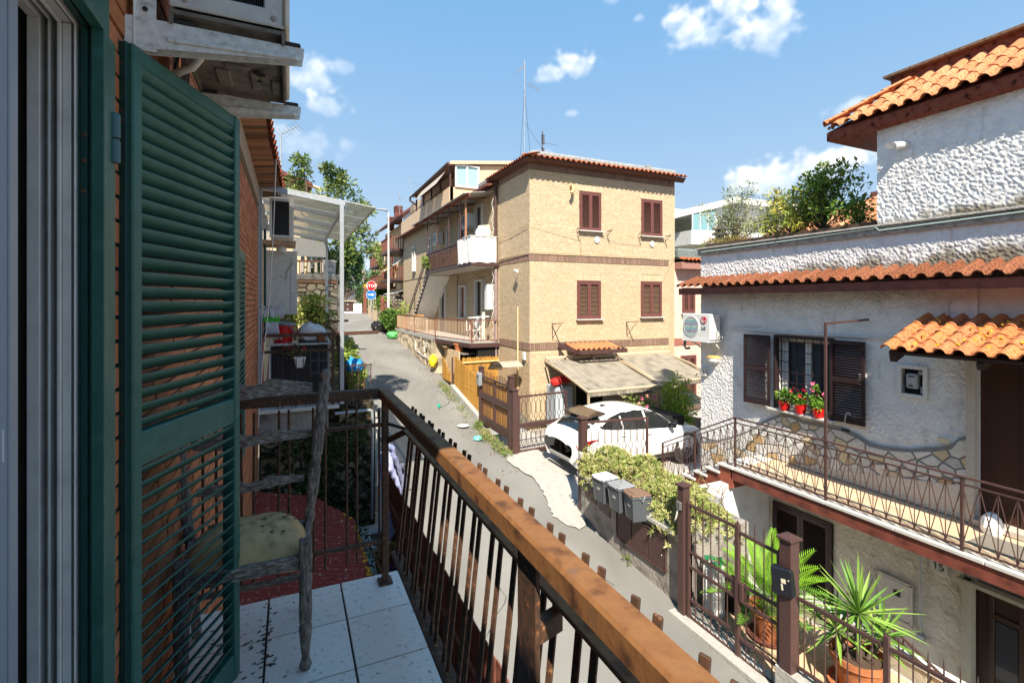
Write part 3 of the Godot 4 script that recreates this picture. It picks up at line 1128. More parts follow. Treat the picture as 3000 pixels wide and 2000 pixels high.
func balcony() -> void:
	var sl = Mb.new()
	sl.box(P(0.063, 3.045, 0.82), Vector3(0.966, 0.17, 3.70))
	var fl = stru("balcony_floor", sl, M.grout)
	var gx = [-0.422, -0.095, 0.237, 0.546]
	var gd = [2.675, 2.357, 2.024, 1.692, 1.36, 1.028, 0.696, 0.364, 0.03, -0.30, -0.64]
	for i in 3:
		for j in 10:
			var g = Mb.new()
			g.col = vary(Color(0.98, 0.97, 0.97), 0.05)
			g.cbox(P((gx[i] + gx[i + 1]) * 0.5, 3.137, (gd[j] + gd[j + 1]) * 0.5), Vector3(gx[i + 1] - gx[i] - 0.009, 0.016, gd[j] - gd[j + 1] - 0.009), 0.0015)
			part(fl, "tile", g, M.floortile)
	# earth spilled on the tiles under the chair
	var di = Mb.new()
	for i in 130:
		var x = -0.20 + rng.randfn(0, 0.11)
		var d = 2.30 + rng.randfn(0, 0.16)
		if x < -0.40 or x > 0.2 or d > 2.66:
			continue
		if rng.randf() < 0.35: x = -0.095 + rng.randfn(0, 0.012)
		var s = rng.randf_range(0.001, 0.007)
		di.box(P(x, 3.146, d), Vector3(s * 2.6, 0.003, s), Basis(Vector3.UP, rng.randf_range(0.2, 0.7)))
	stuff(solo("spilled_soil", di, M.soil, "dark earth spilled over the pale balcony tiles under the chair", "soil"))
	# railing
	var r = thing("balcony_railing", "rusty brown iron railing of our own balcony in the foreground", "railing", P(0.45, 3.145, 1.5))
	var g = Mb.new()
	g.cbox(P(0.447, 4.120, 1.02), Vector3(0.056, 0.05, 3.26), 0.006)
	part(r, "handrail", g, M.rust)
	g = Mb.new()
	g.cbox(P(0.02, 4.130, 2.585), Vector3(0.80, 0.05, 0.05), 0.005)
	part(r, "end_handrail", g, M.rustdark)
	g = Mb.new()
	g.cbox(P(0.535, 3.955, 0.98), Vector3(0.042, 0.012, 3.0), 0.002)
	part(r, "upper_rail", g, M.rust)
	g = Mb.new()
	g.cbox(P(0.483, 3.345, 0.98), Vector3(0.05, 0.012, 3.0), 0.002)
	part(r, "lower_rail", g, M.rustdark)
	g = Mb.new()
	g.cbox(P(0.449, 3.625, 2.585), Vector3(0.032, 0.96, 0.035), 0.003)
	part(r, "corner_post", g, M.rustdark)
	g = Mb.new()
	g.cbox(P(0.449, 3.152, 2.585), Vector3(0.07, 0.01, 0.075), 0.002)
	part(r, "foot_plate", g, M.rustdark)
	g = Mb.new()
	g.cbox(P(0.449, 3.62, 0.905), Vector3(0.012, 0.95, 0.085), 0.002)
	part(r, "flat_post", g, M.rustdark)
	g = Mb.new()
	g.bar(P(0.452, 3.91, 0.905), P(0.535, 3.91, 0.93), 0.03, 0.045, Vector3.UP, 0.003)
	part(r, "bracket", g, M.rustdark)
	g = Mb.new()
	g.bar(P(0.455, 3.88, 2.575), P(0.53, 3.945, 2.47), 0.012, 0.03, Vector3.UP, 0.002)
	g.bar(P(0.46, 3.968, 2.585), P(0.532, 3.96, 2.47), 0.014, 0.014, Vector3.UP, 0.002)
	part(r, "bracket", g, M.rustdark)
	for y in [3.966, 3.363]:
		g = Mb.new()
		g.cbox(P(0.015, y, 2.585), Vector3(0.84, 0.018, 0.022), 0.002)
		part(r, "end_rail", g, M.rustdark)
	for x in [-0.36, -0.305, -0.205, -0.158, -0.051, -0.004, 0.106, 0.158, 0.261, 0.310, 0.420]:
		g = Mb.new()
		g.tube([P(x, 3.275 + rng.randf_range(-0.004, 0.004), 2.587), P(x + rng.randf_range(-0.004, 0.004), 4.082 if x < 0.4 else 4.05, 2.587)], 0.006, 7)
		part(r, "end_baluster", g, M.rustdark)
	# leaning flat balusters in pairs; their tips stand out beyond the handrail
	var bb = Mb.new()
	bb.cbox(Vector3.ZERO, Vector3(0.006, 0.62, 0.016), 0.0015)
	var lean = (P(0.563, 4.075, 0) - P(0.483, 3.33, 0)).normalized()
	for i in 20:
		for s in [0.0, 0.055]:
			var d = 2.44 - i * 0.158 - s + rng.randf_range(-0.006, 0.006)
			if d < -0.45:
				continue
			g = Mb.new()
			var yb = Vector3(lean.x, lean.y, 0)
			var mid = P(0.523, 3.702, d)
			g.cbox(mid, Vector3(0.007, 0.75, 0.018), 0.0015, Basis(yb.cross(Vector3.BACK), yb, Vector3.BACK) * Basis(Vector3.UP, 0.35))
			part(r, "baluster", g, M.rustdark)

func balcony_chair() -> void:
	var c = thing("wooden_chair", "weathered grey wooden ladder-back chair with an olive seat cushion on the balcony", "chair", P(-0.16, 3.145, 2.3))
	var g = Mb.new()
	# turned front leg: square blocks with tapers between
	var leg = func(x: float, d: float, top: float) -> Mb:
		var q = Mb.new()
		var at = P(x, 3.145, d)
		q.lathe(at, [Vector2(0.0, 0.0), Vector2(0.0185, 0.002), Vector2(0.0238, 0.018), Vector2(0.0172, 0.036), Vector2(0.0139, 0.055), Vector2(0.0211, 0.12), Vector2(0.0251, 0.165), Vector2(0.0185, 0.19)], 12)
		q.cbox(at + Vector3(0, 0.25, 0), Vector3(0.047, 0.125, 0.047), 0.009)
		q.lathe(at, [Vector2(0.0198, 0.30), Vector2(0.0238, 0.33), Vector2(0.0264, 0.36), Vector2(0.0185, 0.39)], 12)
		q.cbox(at + Vector3(0, (0.39 + top) * 0.5, 0), Vector3(0.048, top - 0.39, 0.048), 0.006)
		return q
	part(c, "front_leg", leg.call(0.055, 2.105, 0.515), M.woodup)
	part(c, "front_leg", leg.call(-0.36, 2.105, 0.515), M.woodup)
	for s in [1.0, -1.0]:
		var q = Mb.new()
		var x0 = -0.155 + s * 0.215
		q.bar(P(x0, 3.147, 2.50), P(x0 + s * 0.02, 3.66, 2.44), 0.034, 0.030, Vector3.BACK, 0.004)
		# back post, carved in blocks
		var a = P(x0 + s * 0.02, 3.60, 2.44)
		var e = P(x0 + s * 0.085, 4.21, 2.455)
		var ax = (e - a).normalized()
		var pb = Basis(ax.cross(Vector3.BACK).normalized(), ax, Vector3.BACK)
		pb = pb.orthonormalized()
		q.lathe(a, [Vector2(0.0198, -0.01), Vector2(0.0251, 0.02), Vector2(0.0158, 0.045), Vector2(0.0211, 0.09), Vector2(0.0251, 0.12)], 12, pb)
		q.cbox(a + ax * 0.175, Vector3(0.050, 0.13, 0.044), 0.009, pb)
		q.lathe(a, [Vector2(0.0198, 0.235), Vector2(0.0238, 0.27), Vector2(0.0172, 0.30)], 12, pb)
		q.cbox(a + ax * 0.355, Vector3(0.050, 0.13, 0.044), 0.009, pb)
		q.lathe(a, [Vector2(0.0211, 0.41), Vector2(0.0251, 0.45), Vector2(0.0198, 0.49)], 12, pb)
		q.cbox(a + ax * 0.555, Vector3(0.050, 0.145, 0.044), 0.010, pb)
		q.lathe(a, [Vector2(0.0238, 0.62), Vector2(0.0145, 0.638), Vector2(0.0211, 0.650), Vector2(0.0257, 0.665), Vector2(0.0211, 0.682), Vector2(0.0079, 0.690), Vector2(0.0, 0.691)], 12, pb)
		part(c, "back_post", q, M.woodup)
	# three shaped slats with a scooped top edge
	for sy in [[4.175, 0.082, 0.056], [3.965, 0.062, 0.040], [3.765, 0.050, 0.030]]:
		var pts = []
		var w = 0.25 if sy[0] > 4.1 else (0.23 if sy[0] > 3.9 else 0.215)
		var low = []
		for i in 25:
			var t = i / 24.0
			var x = lerpf(-w, w, t)
			var k = absf(x)
			var y: float = sy[1] * (0.55 + 0.45 * clampf((w - k) / (w * 0.72), 0.0, 1.0))
			if k < 0.055:
				y -= sy[1] * 0.34 * sqrt(maxf(0.0, 1.0 - pow(k / 0.055, 2.0)))
			pts.append(P(-0.155 + x, sy[0] + y + 0.05 * (x - w) * 0.2, 2.445 + 0.03 * (k / w) * (k / w)))
			low.append(P(-0.155 + x, sy[0] + 0.05 * (x - w) * 0.2 - 0.006 * sin(t * 6.0), 2.445 + 0.03 * (k / w) * (k / w)))
		var q = Mb.new()
		var off = P(0, 0, 0.018) - P(0, 0, 0)
		for i in 24:
			q.quad(low[i], low[i + 1], pts[i + 1], pts[i], Vector3.BACK)
			q.quad(low[i] + off, low[i + 1] + off, pts[i + 1] + off, pts[i] + off, Vector3.FORWARD)
			q.quad(pts[i], pts[i + 1], pts[i + 1] + off, pts[i] + off, Vector3.UP)
			q.quad(low[i], low[i + 1], low[i + 1] + off, low[i] + off, Vector3.DOWN)
		part(c, "back_slat", q, M.wood)
	for q in [[P(0.055, 3.36, 2.12), P(0.06, 3.36, 2.48)], [P(-0.36, 3.36, 2.12), P(-0.37, 3.36, 2.48)], [P(0.04, 3.385, 2.36), P(-0.35, 3.385, 2.36)]]:
		g = Mb.new()
		g.bar(q[0], q[1], 0.02, 0.024, Vector3.UP, 0.004)
		part(c, "stretcher", g, M.wood)
	g = Mb.new()
	for q in [[P(0.055, 3.575, 2.12), P(0.075, 3.575, 2.43)], [P(-0.36, 3.575, 2.12), P(-0.38, 3.575, 2.43)], [P(0.05, 3.575, 2.105), P(-0.36, 3.575, 2.105)], [P(0.07, 3.575, 2.44), P(-0.37, 3.575, 2.44)]]:
		g.bar(q[0], q[1], 0.02, 0.05, Vector3.UP, 0.003)
	part(c, "seat_frame", g, M.wood)
	# stuffed seat: a domed pad that rolls down over its edge
	g = Mb.new()
	var rows = []
	for i in 19:
		var l = PackedVector3Array()
		for j in 19:
			var a = i / 9.0 - 1.0
			var e = j / 9.0 - 1.0
			var m = maxf(absf(a), absf(e))
			var rr = pow(pow(absf(a), 5.0) + pow(absf(e), 5.0), 0.2)
			var sc = 1.0 if rr < 0.001 else m / rr
			var y = 3.69 - 0.02 * (a * a + e * e) - 0.12 * pow(clampf(m, 0, 1), 6.0) + 0.004 * sin(a * 9) * cos(e * 7)
			l.append(P(-0.155 + e * sc * (0.235 - 0.012 * a), y, 2.285 + a * sc * 0.185))
		rows.append(l)
	g.grid(rows)
	part(c, "seat_cushion", g, M.cushion)
	g = Mb.new()
	g.lathe(P(0.024, 3.603, 2.098), [Vector2(0.006, 0), Vector2(0.004, 0.003), Vector2(0, 0.004)], 10, Basis(Vector3.RIGHT, PI / 2))
	part(c, "tack", g, M.rustdark)
	g = Mb.new()
	for i in 26:
		var a = rng.randf_range(-0.7, 0.7)
		var e = rng.randf_range(-0.8, 0.9)
		var s = rng.randf_range(0.004, 0.014)
		g.lathe(P(-0.155 + e * 0.2, 3.6915 - 0.02 * (a * a + e * e), 2.285 + a * 0.15), [Vector2(s, 0), Vector2(0, 0.0006)], 8)
	stuff(part(c, "stains", g, mat(Color(0.13, 0.105, 0.055), 0.9)))

func air_conditioner_near() -> void:
	var a = thing("air_conditioner", "old cream air conditioner outdoor unit overhead on two long white brackets", "air conditioner", P(-0.2, 5.4, 1.95))
	for d in [1.70, 2.205]:
		var g = Mb.new()
		# pressed channel: web, two flanges
		var y = 5.355
		g.cbox(P(-0.19, y + 0.045, d), Vector3(0.46, 0.004, 0.042), 0.001)
		g.prism([P(-0.42, y - 0.045, d - 0.021), P(-0.30, y - 0.03, d - 0.021), P(0.035, y + 0.008, d - 0.021), P(0.04, y + 0.043, d - 0.021), P(-0.42, y + 0.043, d - 0.021)], Vector3(0, 0, -0.003))
		g.cbox(P(-0.15, y + 0.003, d - 0.026), Vector3(0.34, 0.012, 0.006), 0.002, Basis(Vector3.BACK, 0.05))
		g.prism([P(-0.42, y - 0.045, d + 0.021), P(-0.30, y - 0.03, d + 0.021), P(0.035, y + 0.008, d + 0.021), P(0.04, y + 0.043, d + 0.021), P(-0.42, y + 0.043, d + 0.021)], Vector3(0, 0, -0.003))
		g.cbox(P(-0.398, y + 0.12, d), Vector3(0.005, 0.34, 0.045), 0.001)
		g.cbox(P(-0.372, y + 0.12, d - 0.018), Vector3(0.05, 0.33, 0.003), 0.001)
		part(a, "bracket", g, M.white)
		g = Mb.new()
		g.cbox(P(0.005, y + 0.053, d), Vector3(0.05, 0.014, 0.05), 0.004)
		g.cbox(P(-0.28, y + 0.053, d), Vector3(0.05, 0.014, 0.05), 0.004)
		part(a, "rubber_foot", g, M.blackmat)
		g = Mb.new()
		g.lathe(P(-0.372, y + 0.07, d - 0.022), [Vector2(0.007, 0), Vector2(0.007, 0.003), Vector2(0, 0.004)], 6, Basis(Vector3.RIGHT, PI / 2))
		part(a, "bolt", g, M.black)
	var g = Mb.new()
	# casing: end panel with rounded corners towards us, front face to the street
	var x0 = -0.315
	var x1 = -0.012
	var y0 = 5.445
	var y1 = 5.99
	for q in [[x0 + 0.008, x1 - 0.03, y0, y0 + 0.052], [x0 + 0.008, x1 - 0.03, y0 + 0.145, y0 + 0.165], [x0 + 0.008, x1 - 0.03, y1 - 0.05, y1]]:
		g.cbox(P((q[0] + q[1]) * 0.5, (q[2] + q[3]) * 0.5, 1.668), Vector3(q[1] - q[0], q[3] - q[2], 0.012), 0.004)
	for q in [[x0, x0 + 0.055], [-0.185, -0.170], [x1 - 0.062, x1]]:
		g.cbox(P((q[0] + q[1]) * 0.5, (y0 + y1) * 0.5, 1.669), Vector3(q[1] - q[0], y1 - y0, 0.012), 0.004)
	for k in 3:
		g.cbox(P(-0.165, y0 + 0.26 + k * 0.1, 1.668), Vector3(0.30, 0.015, 0.012), 0.004)
	g.cbox(P(-0.16, y1, 1.95), Vector3(0.32, 0.012, 0.60), 0.005)
	g.cbox(P(-0.31, (y0 + y1) * 0.5, 1.96), Vector3(0.01, y1 - y0, 0.57), 0.003)
	g.cbox(P(-0.16, (y0 + y1) * 0.5, 2.25), Vector3(0.31, y1 - y0, 0.01), 0.003)
	part(a, "casing", g, M.pvc)
	g = Mb.new()
	g.cbox(P(-0.014, (y0 + y1) * 0.5, 1.956), Vector3(0.022, y1 - y0, 0.60), 0.009)
	part(a, "front_panel", g, mat(Color(0.55, 0.48, 0.38), 0.5, "mottle", 1.0))
	g = Mb.new()
	g.box(P(-0.165, 5.7, 1.70), Vector3(0.27, 0.5, 0.01))
	part(a, "coil", g, M.dark)
	g = Mb.new()
	for i in 46:
		g.box(P(-0.295 + i * 0.0058, 5.72, 1.690), Vector3(0.0012, 0.46, 0.008))
	part(a, "fins", g, mat(gy(0.06), 0.5))
	# pressed base pan seen from below
	g = Mb.new()
	g.box(P(-0.165, 5.432, 1.957), Vector3(0.29, 0.012, 0.575))
	for q in [[-0.25, 1.80, 0.05, 0.12], [-0.14, 1.80, 0.045, 0.10], [-0.06, 1.83, 0.03, 0.14], [-0.22, 2.06, 0.05, 0.13], [-0.12, 2.05, 0.03, 0.16], [-0.05, 2.08, 0.035, 0.12], [-0.17, 1.95, 0.08, 0.03]]:
		g.cbox(P(q[0], 5.423, q[1]), Vector3(q[2], 0.014, q[3]), 0.006)
	g.box(P(-0.02, 5.418, 1.957), Vector3(0.008, 0.04, 0.58))
	g.box(P(-0.31, 5.418, 1.957), Vector3(0.008, 0.04, 0.58))
	part(a, "base_pan", g, mat(Color(0.22, 0.19, 0.155), 0.6, "blotch", 3.0))
	g = Mb.new()
	for q in [[-0.10, 1.97, 0.020], [-0.105, 2.03, 0.012], [-0.165, 1.86, 0.010]]:
		g.lathe(P(q[0], 5.4165, q[1]), [Vector2(q[2], 0), Vector2(0, -0.001)], 16)
	part(a, "drain_hole", g, M.dark)
	g = Mb.new()
	for q in [[-0.275, y0 + 0.022], [-0.045, y0 + 0.022]]:
		g.lathe(P(q[0], q[1], 1.661), [Vector2(0.009, 0), Vector2(0.008, 0.003), Vector2(0.003, 0.004), Vector2(0, 0.003)], 12, Basis(Vector3.RIGHT, PI / 2))
	part(a, "screw", g, mat(Color(0.35, 0.32, 0.28), 0.5))
	g = Mb.new()
	g.tube([P(-0.27, 5.42, 1.84), P(-0.265, 5.385, 1.85), P(-0.29, 5.36, 1.87), P(-0.34, 5.345, 1.90), P(-0.38, 5.33, 1.93)], 0.012, 10)
	part(a, "drain_elbow", g, mat(Color(0.62, 0.58, 0.5), 0.5))
	g = Mb.new()
	g.tube([P(-0.32, 5.55, 1.86), P(-0.33, 5.42, 1.90), P(-0.345, 5.34, 1.96), P(-0.36, 5.2, 2.04), P(-0.38, 4.6, 2.06)], 0.007, 8)
	part(a, "copper_pipe", g, mat(Color(0.62, 0.26, 0.16), 0.3, "", 1.0, {"metal": 0.8}))
	g = Mb.new()
	g.tube([P(-0.31, 5.5, 1.90), P(-0.34, 5.37, 1.90), P(-0.36, 5.28, 1.94), P(-0.39, 4.9, 2.0)], 0.005, 6)
	part(a, "wire", g, M.black)
func street_edges() -> void:
	# retaining wall on the right under the terraces of the yellow house
	var w = thing("retaining_wall", "rough sand-coloured retaining wall along the right of the climbing street", "wall", P(5.65, 1.6, 21.0))
	var g = Mb.new()
	var f = FastNoiseLite.new()
	f.seed = 6
	f.frequency = 0.7
	f.fractal_octaves = 5
	var rows = []
	for j in 13:
		var l = PackedVector3Array()
		for i in 60:
			var d = 20.3 + i * 0.18
			var t = j / 12.0
			l.append(P(5.66 + 0.12 * f.get_noise_2d(d * 2.0, t * 3.0) - 0.10 * (1.0 - t), lerpf(hgt(d) - 0.2, 3.02, t), d))
		rows.append(l)
	g.grid(rows)
	rows = []
	for j in 9:
		var l = PackedVector3Array()
		for i in 12:
			var t = j / 8.0
			l.append(P(5.58 + i * 0.16, lerpf(1.3, 3.02, t), 20.3 - 0.10 * f.get_noise_2d(i * 0.5, t * 3.0)))
		rows.append(l)
	g.grid(rows)
	part(w, "wall_face", g, mat(Color(0.52, 0.43, 0.31), 0.95, "blotch", 0.5, {"bump": "bumps", "h": 3.0}))
	var palette = [Color(0.48, 0.40, 0.30), Color(0.40, 0.33, 0.25), Color(0.56, 0.48, 0.37)]
	crazy(w, "stone", P(5.57, 1.75, 20.5), Vector3(0, 0, -1), Vector3.UP, Vector3.LEFT, PackedVector2Array([Vector2(1.0, 0.0), Vector2(3.0, 0.25), Vector2(3.2, 0.9), Vector2(1.4, 1.15)]), 16, 0.04, 0.06, palette, M.stone, 40)
	g = Mb.new()
	g.tube([P(5.50, 2.75, 23.4), P(5.50, 2.45, 23.4), P(5.49, 2.3, 23.2), P(5.50, 2.15, 21.8), P(5.50, 2.2, 20.4)], 0.02, 6)
	part(w, "pipe", g, M.cable)
	g = Mb.new()
	g.box(P(5.54, 2.68, 21.6), Vector3(0.01, 0.22, 0.28))
	part(w, "notice", g, M.white)
	# low ochre wall further up, with its gate
	w = thing("ochre_wall", "low ochre garden wall beside the road junction behind the stop sign", "wall", P(5.7, 3.2, 36.0))
	g = Mb.new()
	g.box(P(5.85, 3.6, 36.8), Vector3(0.5, 1.5, 6.0))
	part(w, "wall_face", g, M.beigewall)
	g = Mb.new()
	g.box(P(5.80, 4.42, 34.5), Vector3(0.45, 0.16, 0.5))
	part(w, "cap", g, M.greywall)
	w = thing("garden_gate", "rusty brown iron garden gate between two square posts beside the street lamp", "gate", P(5.6, 2.9, 32.6))
	for d in [33.6, 31.6]:
		g = Mb.new()
		g.cbox(P(5.65, hgt(d) + 0.92, d), Vector3(0.24, 1.9, 0.24), 0.01)
		g.lathe(P(5.65, hgt(d) + 1.87, d), [Vector2(0.17, 0), Vector2(0.0, 0.14)], 4, Basis(Vector3.UP, PI / 4), true)
		part(w, "post", g, M.redmetal)
	for k in 5:
		g = Mb.new()
		g.box(P(5.65, 3.75, 31.9 + k * 0.34), Vector3(0.03, 1.6, 0.03))
		part(w, "bar", g, M.redmetal)
	for y in [3.0, 3.7, 4.5]:
		g = Mb.new()
		g.box(P(5.652, y, 32.6), Vector3(0.03, 0.06, 1.8))
		part(w, "rail", g, M.redmetal)

func yard_below() -> void:
	var g = Mb.new()
	g.quad(P(-0.42, 0.02, 2.0), P(1.3, 0.02, 2.0), P(1.3, 0.02, 8.0), P(-0.42, 0.02, 8.0), Vector3.UP)
	stru("yard", g, mat(Color(0.05, 0.055, 0.03), 1.0, "moss", 0.8))
	# red corrugated lean-to
	g = Mb.new()
	var rows = []
	var low = []
	for i in 330:
		var d = 1.6 + i * 0.0175
		var far = clampf((d - 6.6) / 0.8, 0.0, 1.0)
		var l = PackedVector3Array()
		var l2 = PackedVector3Array()
		for j in 7:
			var x = lerpf(-0.40, 0.76 - far * 0.5 + 0.012 * sin(d * 23.0) * (1 if j == 6 else 0), j / 6.0)
			var y = 2.06 - 0.24 * (x + 0.40) + 0.012 * sin(d * TAU / 0.085)
			l.append(P(x, y, d))
			l2.append(P(x, y - 0.012, d))
		rows.append(l)
		low.append(l2)
	g.grid(rows)
	g.grid(low, true)
	var roof = solo("corrugated_roof", g, M.redsheet, "lean-to roof of red corrugated sheet spotted with lichen, seen below the balcony", "roof")
	g = Mb.new()
	g.box(P(0.15, 1.0, 6.6), Vector3(1.0, 1.6, 0.08))
	g.box(P(0.60, 1.0, 4.2), Vector3(0.06, 1.5, 4.8))
	part(roof, "shed_wall", g, M.greywall)
	g = Mb.new()
	for i in 60:
		var d = rng.randf_range(2.7, 6.8)
		g.col = vary(Color(0.55, 0.26, 0.02), 0.4)
		var x = 0.755 - clampf((d - 6.6) / 0.8, 0.0, 1.0) * 0.5
		g.box(P(x - rng.randf() * 0.03, 2.075 - 0.24 * (x + 0.40), d), Vector3(0.03, 0.012, 0.03), Basis(rand_dir(), rng.randf()))
	stuff(part(roof, "lichen", g, M.stone))
	# ivy in the narrow yard
	g = Mb.new()
	var cl = []
	for i in 46:
		cl.append([P(rng.randf_range(0.72, 0.98), rng.randf_range(0.1, 1.5), rng.randf_range(2.8, 7.6)), Vector3(0.16, 0.3, 0.25), 1.0])
	for i in 22:
		cl.append([P(rng.randf_range(-0.1, 1.0), rng.randf_range(1.5, 2.75), 7.84), Vector3(0.14, 0.22, 0.05), 0.9])
	crown(g, cl, 110, 0.045, 0.04, [Color(0.035, 0.075, 0.02), Color(0.05, 0.10, 0.025), Color(0.025, 0.05, 0.015)])
	stuff(solo("ivy", g, M.leaf, "dark ivy growing over the ground and stone wall of the narrow yard below", "ivy"))
	# stone wall under the neighbour's terrace
	var w = thing("stone_wall", "mossy rubble stone wall below the neighbour's terrace", "wall", P(0.4, 0, 7.95))
	g = Mb.new()
	g.box(P(0.40, 1.4, 8.05), Vector3(1.62, 3.2, 0.2))
	g.box(P(1.16, 1.35, 10.3), Vector3(0.14, 3.3, 4.4))
	part(w, "mortar", g, mat(Color(0.16, 0.15, 0.12), 1.0, "moss", 1.2))
	var pal = [Color(0.42, 0.40, 0.34), Color(0.34, 0.32, 0.27), Color(0.48, 0.45, 0.38), Color(0.30, 0.27, 0.2)]
	crazy(w, "stone", P(-0.40, 0.0, 7.95), Vector3.RIGHT, Vector3.UP, Vector3.BACK, PackedVector2Array([Vector2(0, 0), Vector2(1.62, 0), Vector2(1.62, 2.9), Vector2(1.1, 2.98), Vector2(1.05, 2.65), Vector2(0, 2.65)]), 95, 0.02, 0.05, pal, M.mossstone, 95, 1.7)
	crazy(w, "stone", P(1.235, 0.1, 8.0), Vector3(0, 0, -1), Vector3.UP, Vector3.RIGHT, PackedVector2Array([Vector2(0, 0), Vector2(4.4, 0.3), Vector2(4.4, 2.75), Vector2(0, 2.75)]), 90, 0.02, 0.04, [Color(0.55, 0.52, 0.46), Color(0.45, 0.42, 0.36)], M.stone, 90, 1.6)
	# marble-topped wall with plant troughs, and the red metal screen behind it
	w = thing("garden_parapet", "low wall with a white marble top carrying plant troughs", "wall", P(1.13, 0, 5.0))
	g = Mb.new()
	g.box(P(1.12, 0.45, 4.6), Vector3(0.24, 1.2, 6.6))
	part(w, "wall_face", g, M.greywall)
	for i in 6:
		g = Mb.new()
		g.cbox(P(1.13, 1.085, 1.85 + i * 1.1), Vector3(0.34, 0.04, 1.09), 0.004)
		part(w, "coping", g, M.marble)
	w = thing("metal_screen", "red-brown metal sheet screen between the narrow yard and the street", "fence", P(1.37, 0, 5.0))
	for i in 34:
		g = Mb.new()
		g.col = vary(Color(1, 1, 1), 0.12)
		g.cbox(P(1.37 + (0.006 if i % 2 else 0.0), 1.0, 2.4 + i * 0.165), Vector3(0.012, 1.98, 0.158), 0.003)
		part(w, "panel", g, M.redmetal)
	for y in [0.5, 1.6]:
		g = Mb.new()
		g.box(P(1.352, y, 5.1), Vector3(0.03, 0.04, 5.6))
		part(w, "rail", g, M.redmetal)
	# plastic sheet hung over the screen
	g = Mb.new()
	var rr = []
	for i in 14:
		var l = PackedVector3Array()
		for j in 16:
			var d = 7.0 + j * 0.13
			var y = 2.28 - i * 0.085 * (0.6 + 0.5 * sin(j * 0.5 + 0.6))
			l.append(P(1.42 + 0.10 * sin(i * 0.35) + 0.05 * sin(j * 1.3 + i * 0.7), y, d))
		rr.append(l)
	g.grid(rr)
	solo("plastic_sheet", g, mat(Color(0.36, 0.40, 0.66), 0.3, "blotch", 2.0), "bluish plastic sheet draped over the street side of the metal screen", "plastic sheet")
	# troughs
	var spots = [[7.05, "white", "white plastic plant trough with dry soil at the far end of the marble ledge"], [6.45, "dry", "terracotta trough of dried brown plants on the marble ledge"], [5.85, "purple", "terracotta trough with a purple-leaved plant on the marble ledge"], [5.1, "yellow", "terracotta trough with yellowing leafy plant nearest to the white trough behind the corner post"], [4.35, "yellow2", "terracotta trough with bright yellow-green plant lower on the marble ledge"]]
	for s in spots:
		var t = thing("plant_trough", s[2], "plant trough", P(1.13, 1.105, s[0]), "plant troughs on the marble ledge")
		var d: float = s[0]
		g = Mb.new()
		var y0 = 1.105
		for q in [[-0.105, 0.0, 0.018, 0.46], [0.105, 0.0, 0.018, 0.46]]:
			g.prism([P(1.13 + q[0] * 0.85, y0, d - 0.2), P(1.13 + q[0] * 0.85, y0, d + 0.2), P(1.13 + q[0], y0 + 0.17, d + 0.23), P(1.13 + q[0], y0 + 0.17, d - 0.23)], Vector3(signf(q[0]) * 0.012, 0, 0))
		for sg in [-1.0, 1.0]:
			g.prism([P(1.04, y0, d + sg * 0.2), P(1.22, y0, d + sg * 0.2), P(1.237, y0 + 0.17, d + sg * 0.23), P(1.023, y0 + 0.17, d + sg * 0.23)], Vector3(0, 0, -sg * 0.012))
		g.cbox(P(1.13 - 0.113, y0 + 0.165, d), Vector3(0.022, 0.022, 0.5), 0.004)
		g.cbox(P(1.13 + 0.113, y0 + 0.165, d), Vector3(0.022, 0.022, 0.5), 0.004)
		g.cbox(P(1.13, y0 + 0.165, d - 0.24), Vector3(0.248, 0.022, 0.022), 0.004)
		g.cbox(P(1.13, y0 + 0.165, d + 0.24), Vector3(0.248, 0.022, 0.022), 0.004)
		part(t, "trough", g, M.white if s[1] == "white" else M.terra)
		g = Mb.new()
		g.box(P(1.13, y0 + 0.13, d), Vector3(0.2, 0.02, 0.44))
		part(t, "soil", g, M.soil)
		if s[1] != "white":
			g = Mb.new()
			var pal2 = {"dry": [Color(0.26, 0.15, 0.05), Color(0.36, 0.22, 0.08)], "purple": [Color(0.06, 0.02, 0.07), Color(0.10, 0.03, 0.10)], "yellow": [Color(0.30, 0.28, 0.04), Color(0.16, 0.2, 0.03), Color(0.4, 0.2, 0.03)], "yellow2": [Color(0.35, 0.33, 0.05), Color(0.2, 0.26, 0.04)]}[s[1]]
			var tall = 0.18 if s[1] in ["dry", "purple"] else 0.34
			crown(g, clumps_in(P(1.14, y0 + 0.13 + tall * 0.6, d), Vector3(0.10, tall * 0.6, 0.2), 14, 0.06), 40, 0.05, 0.028, pal2)
			part(t, "plant", g, M.leaf)

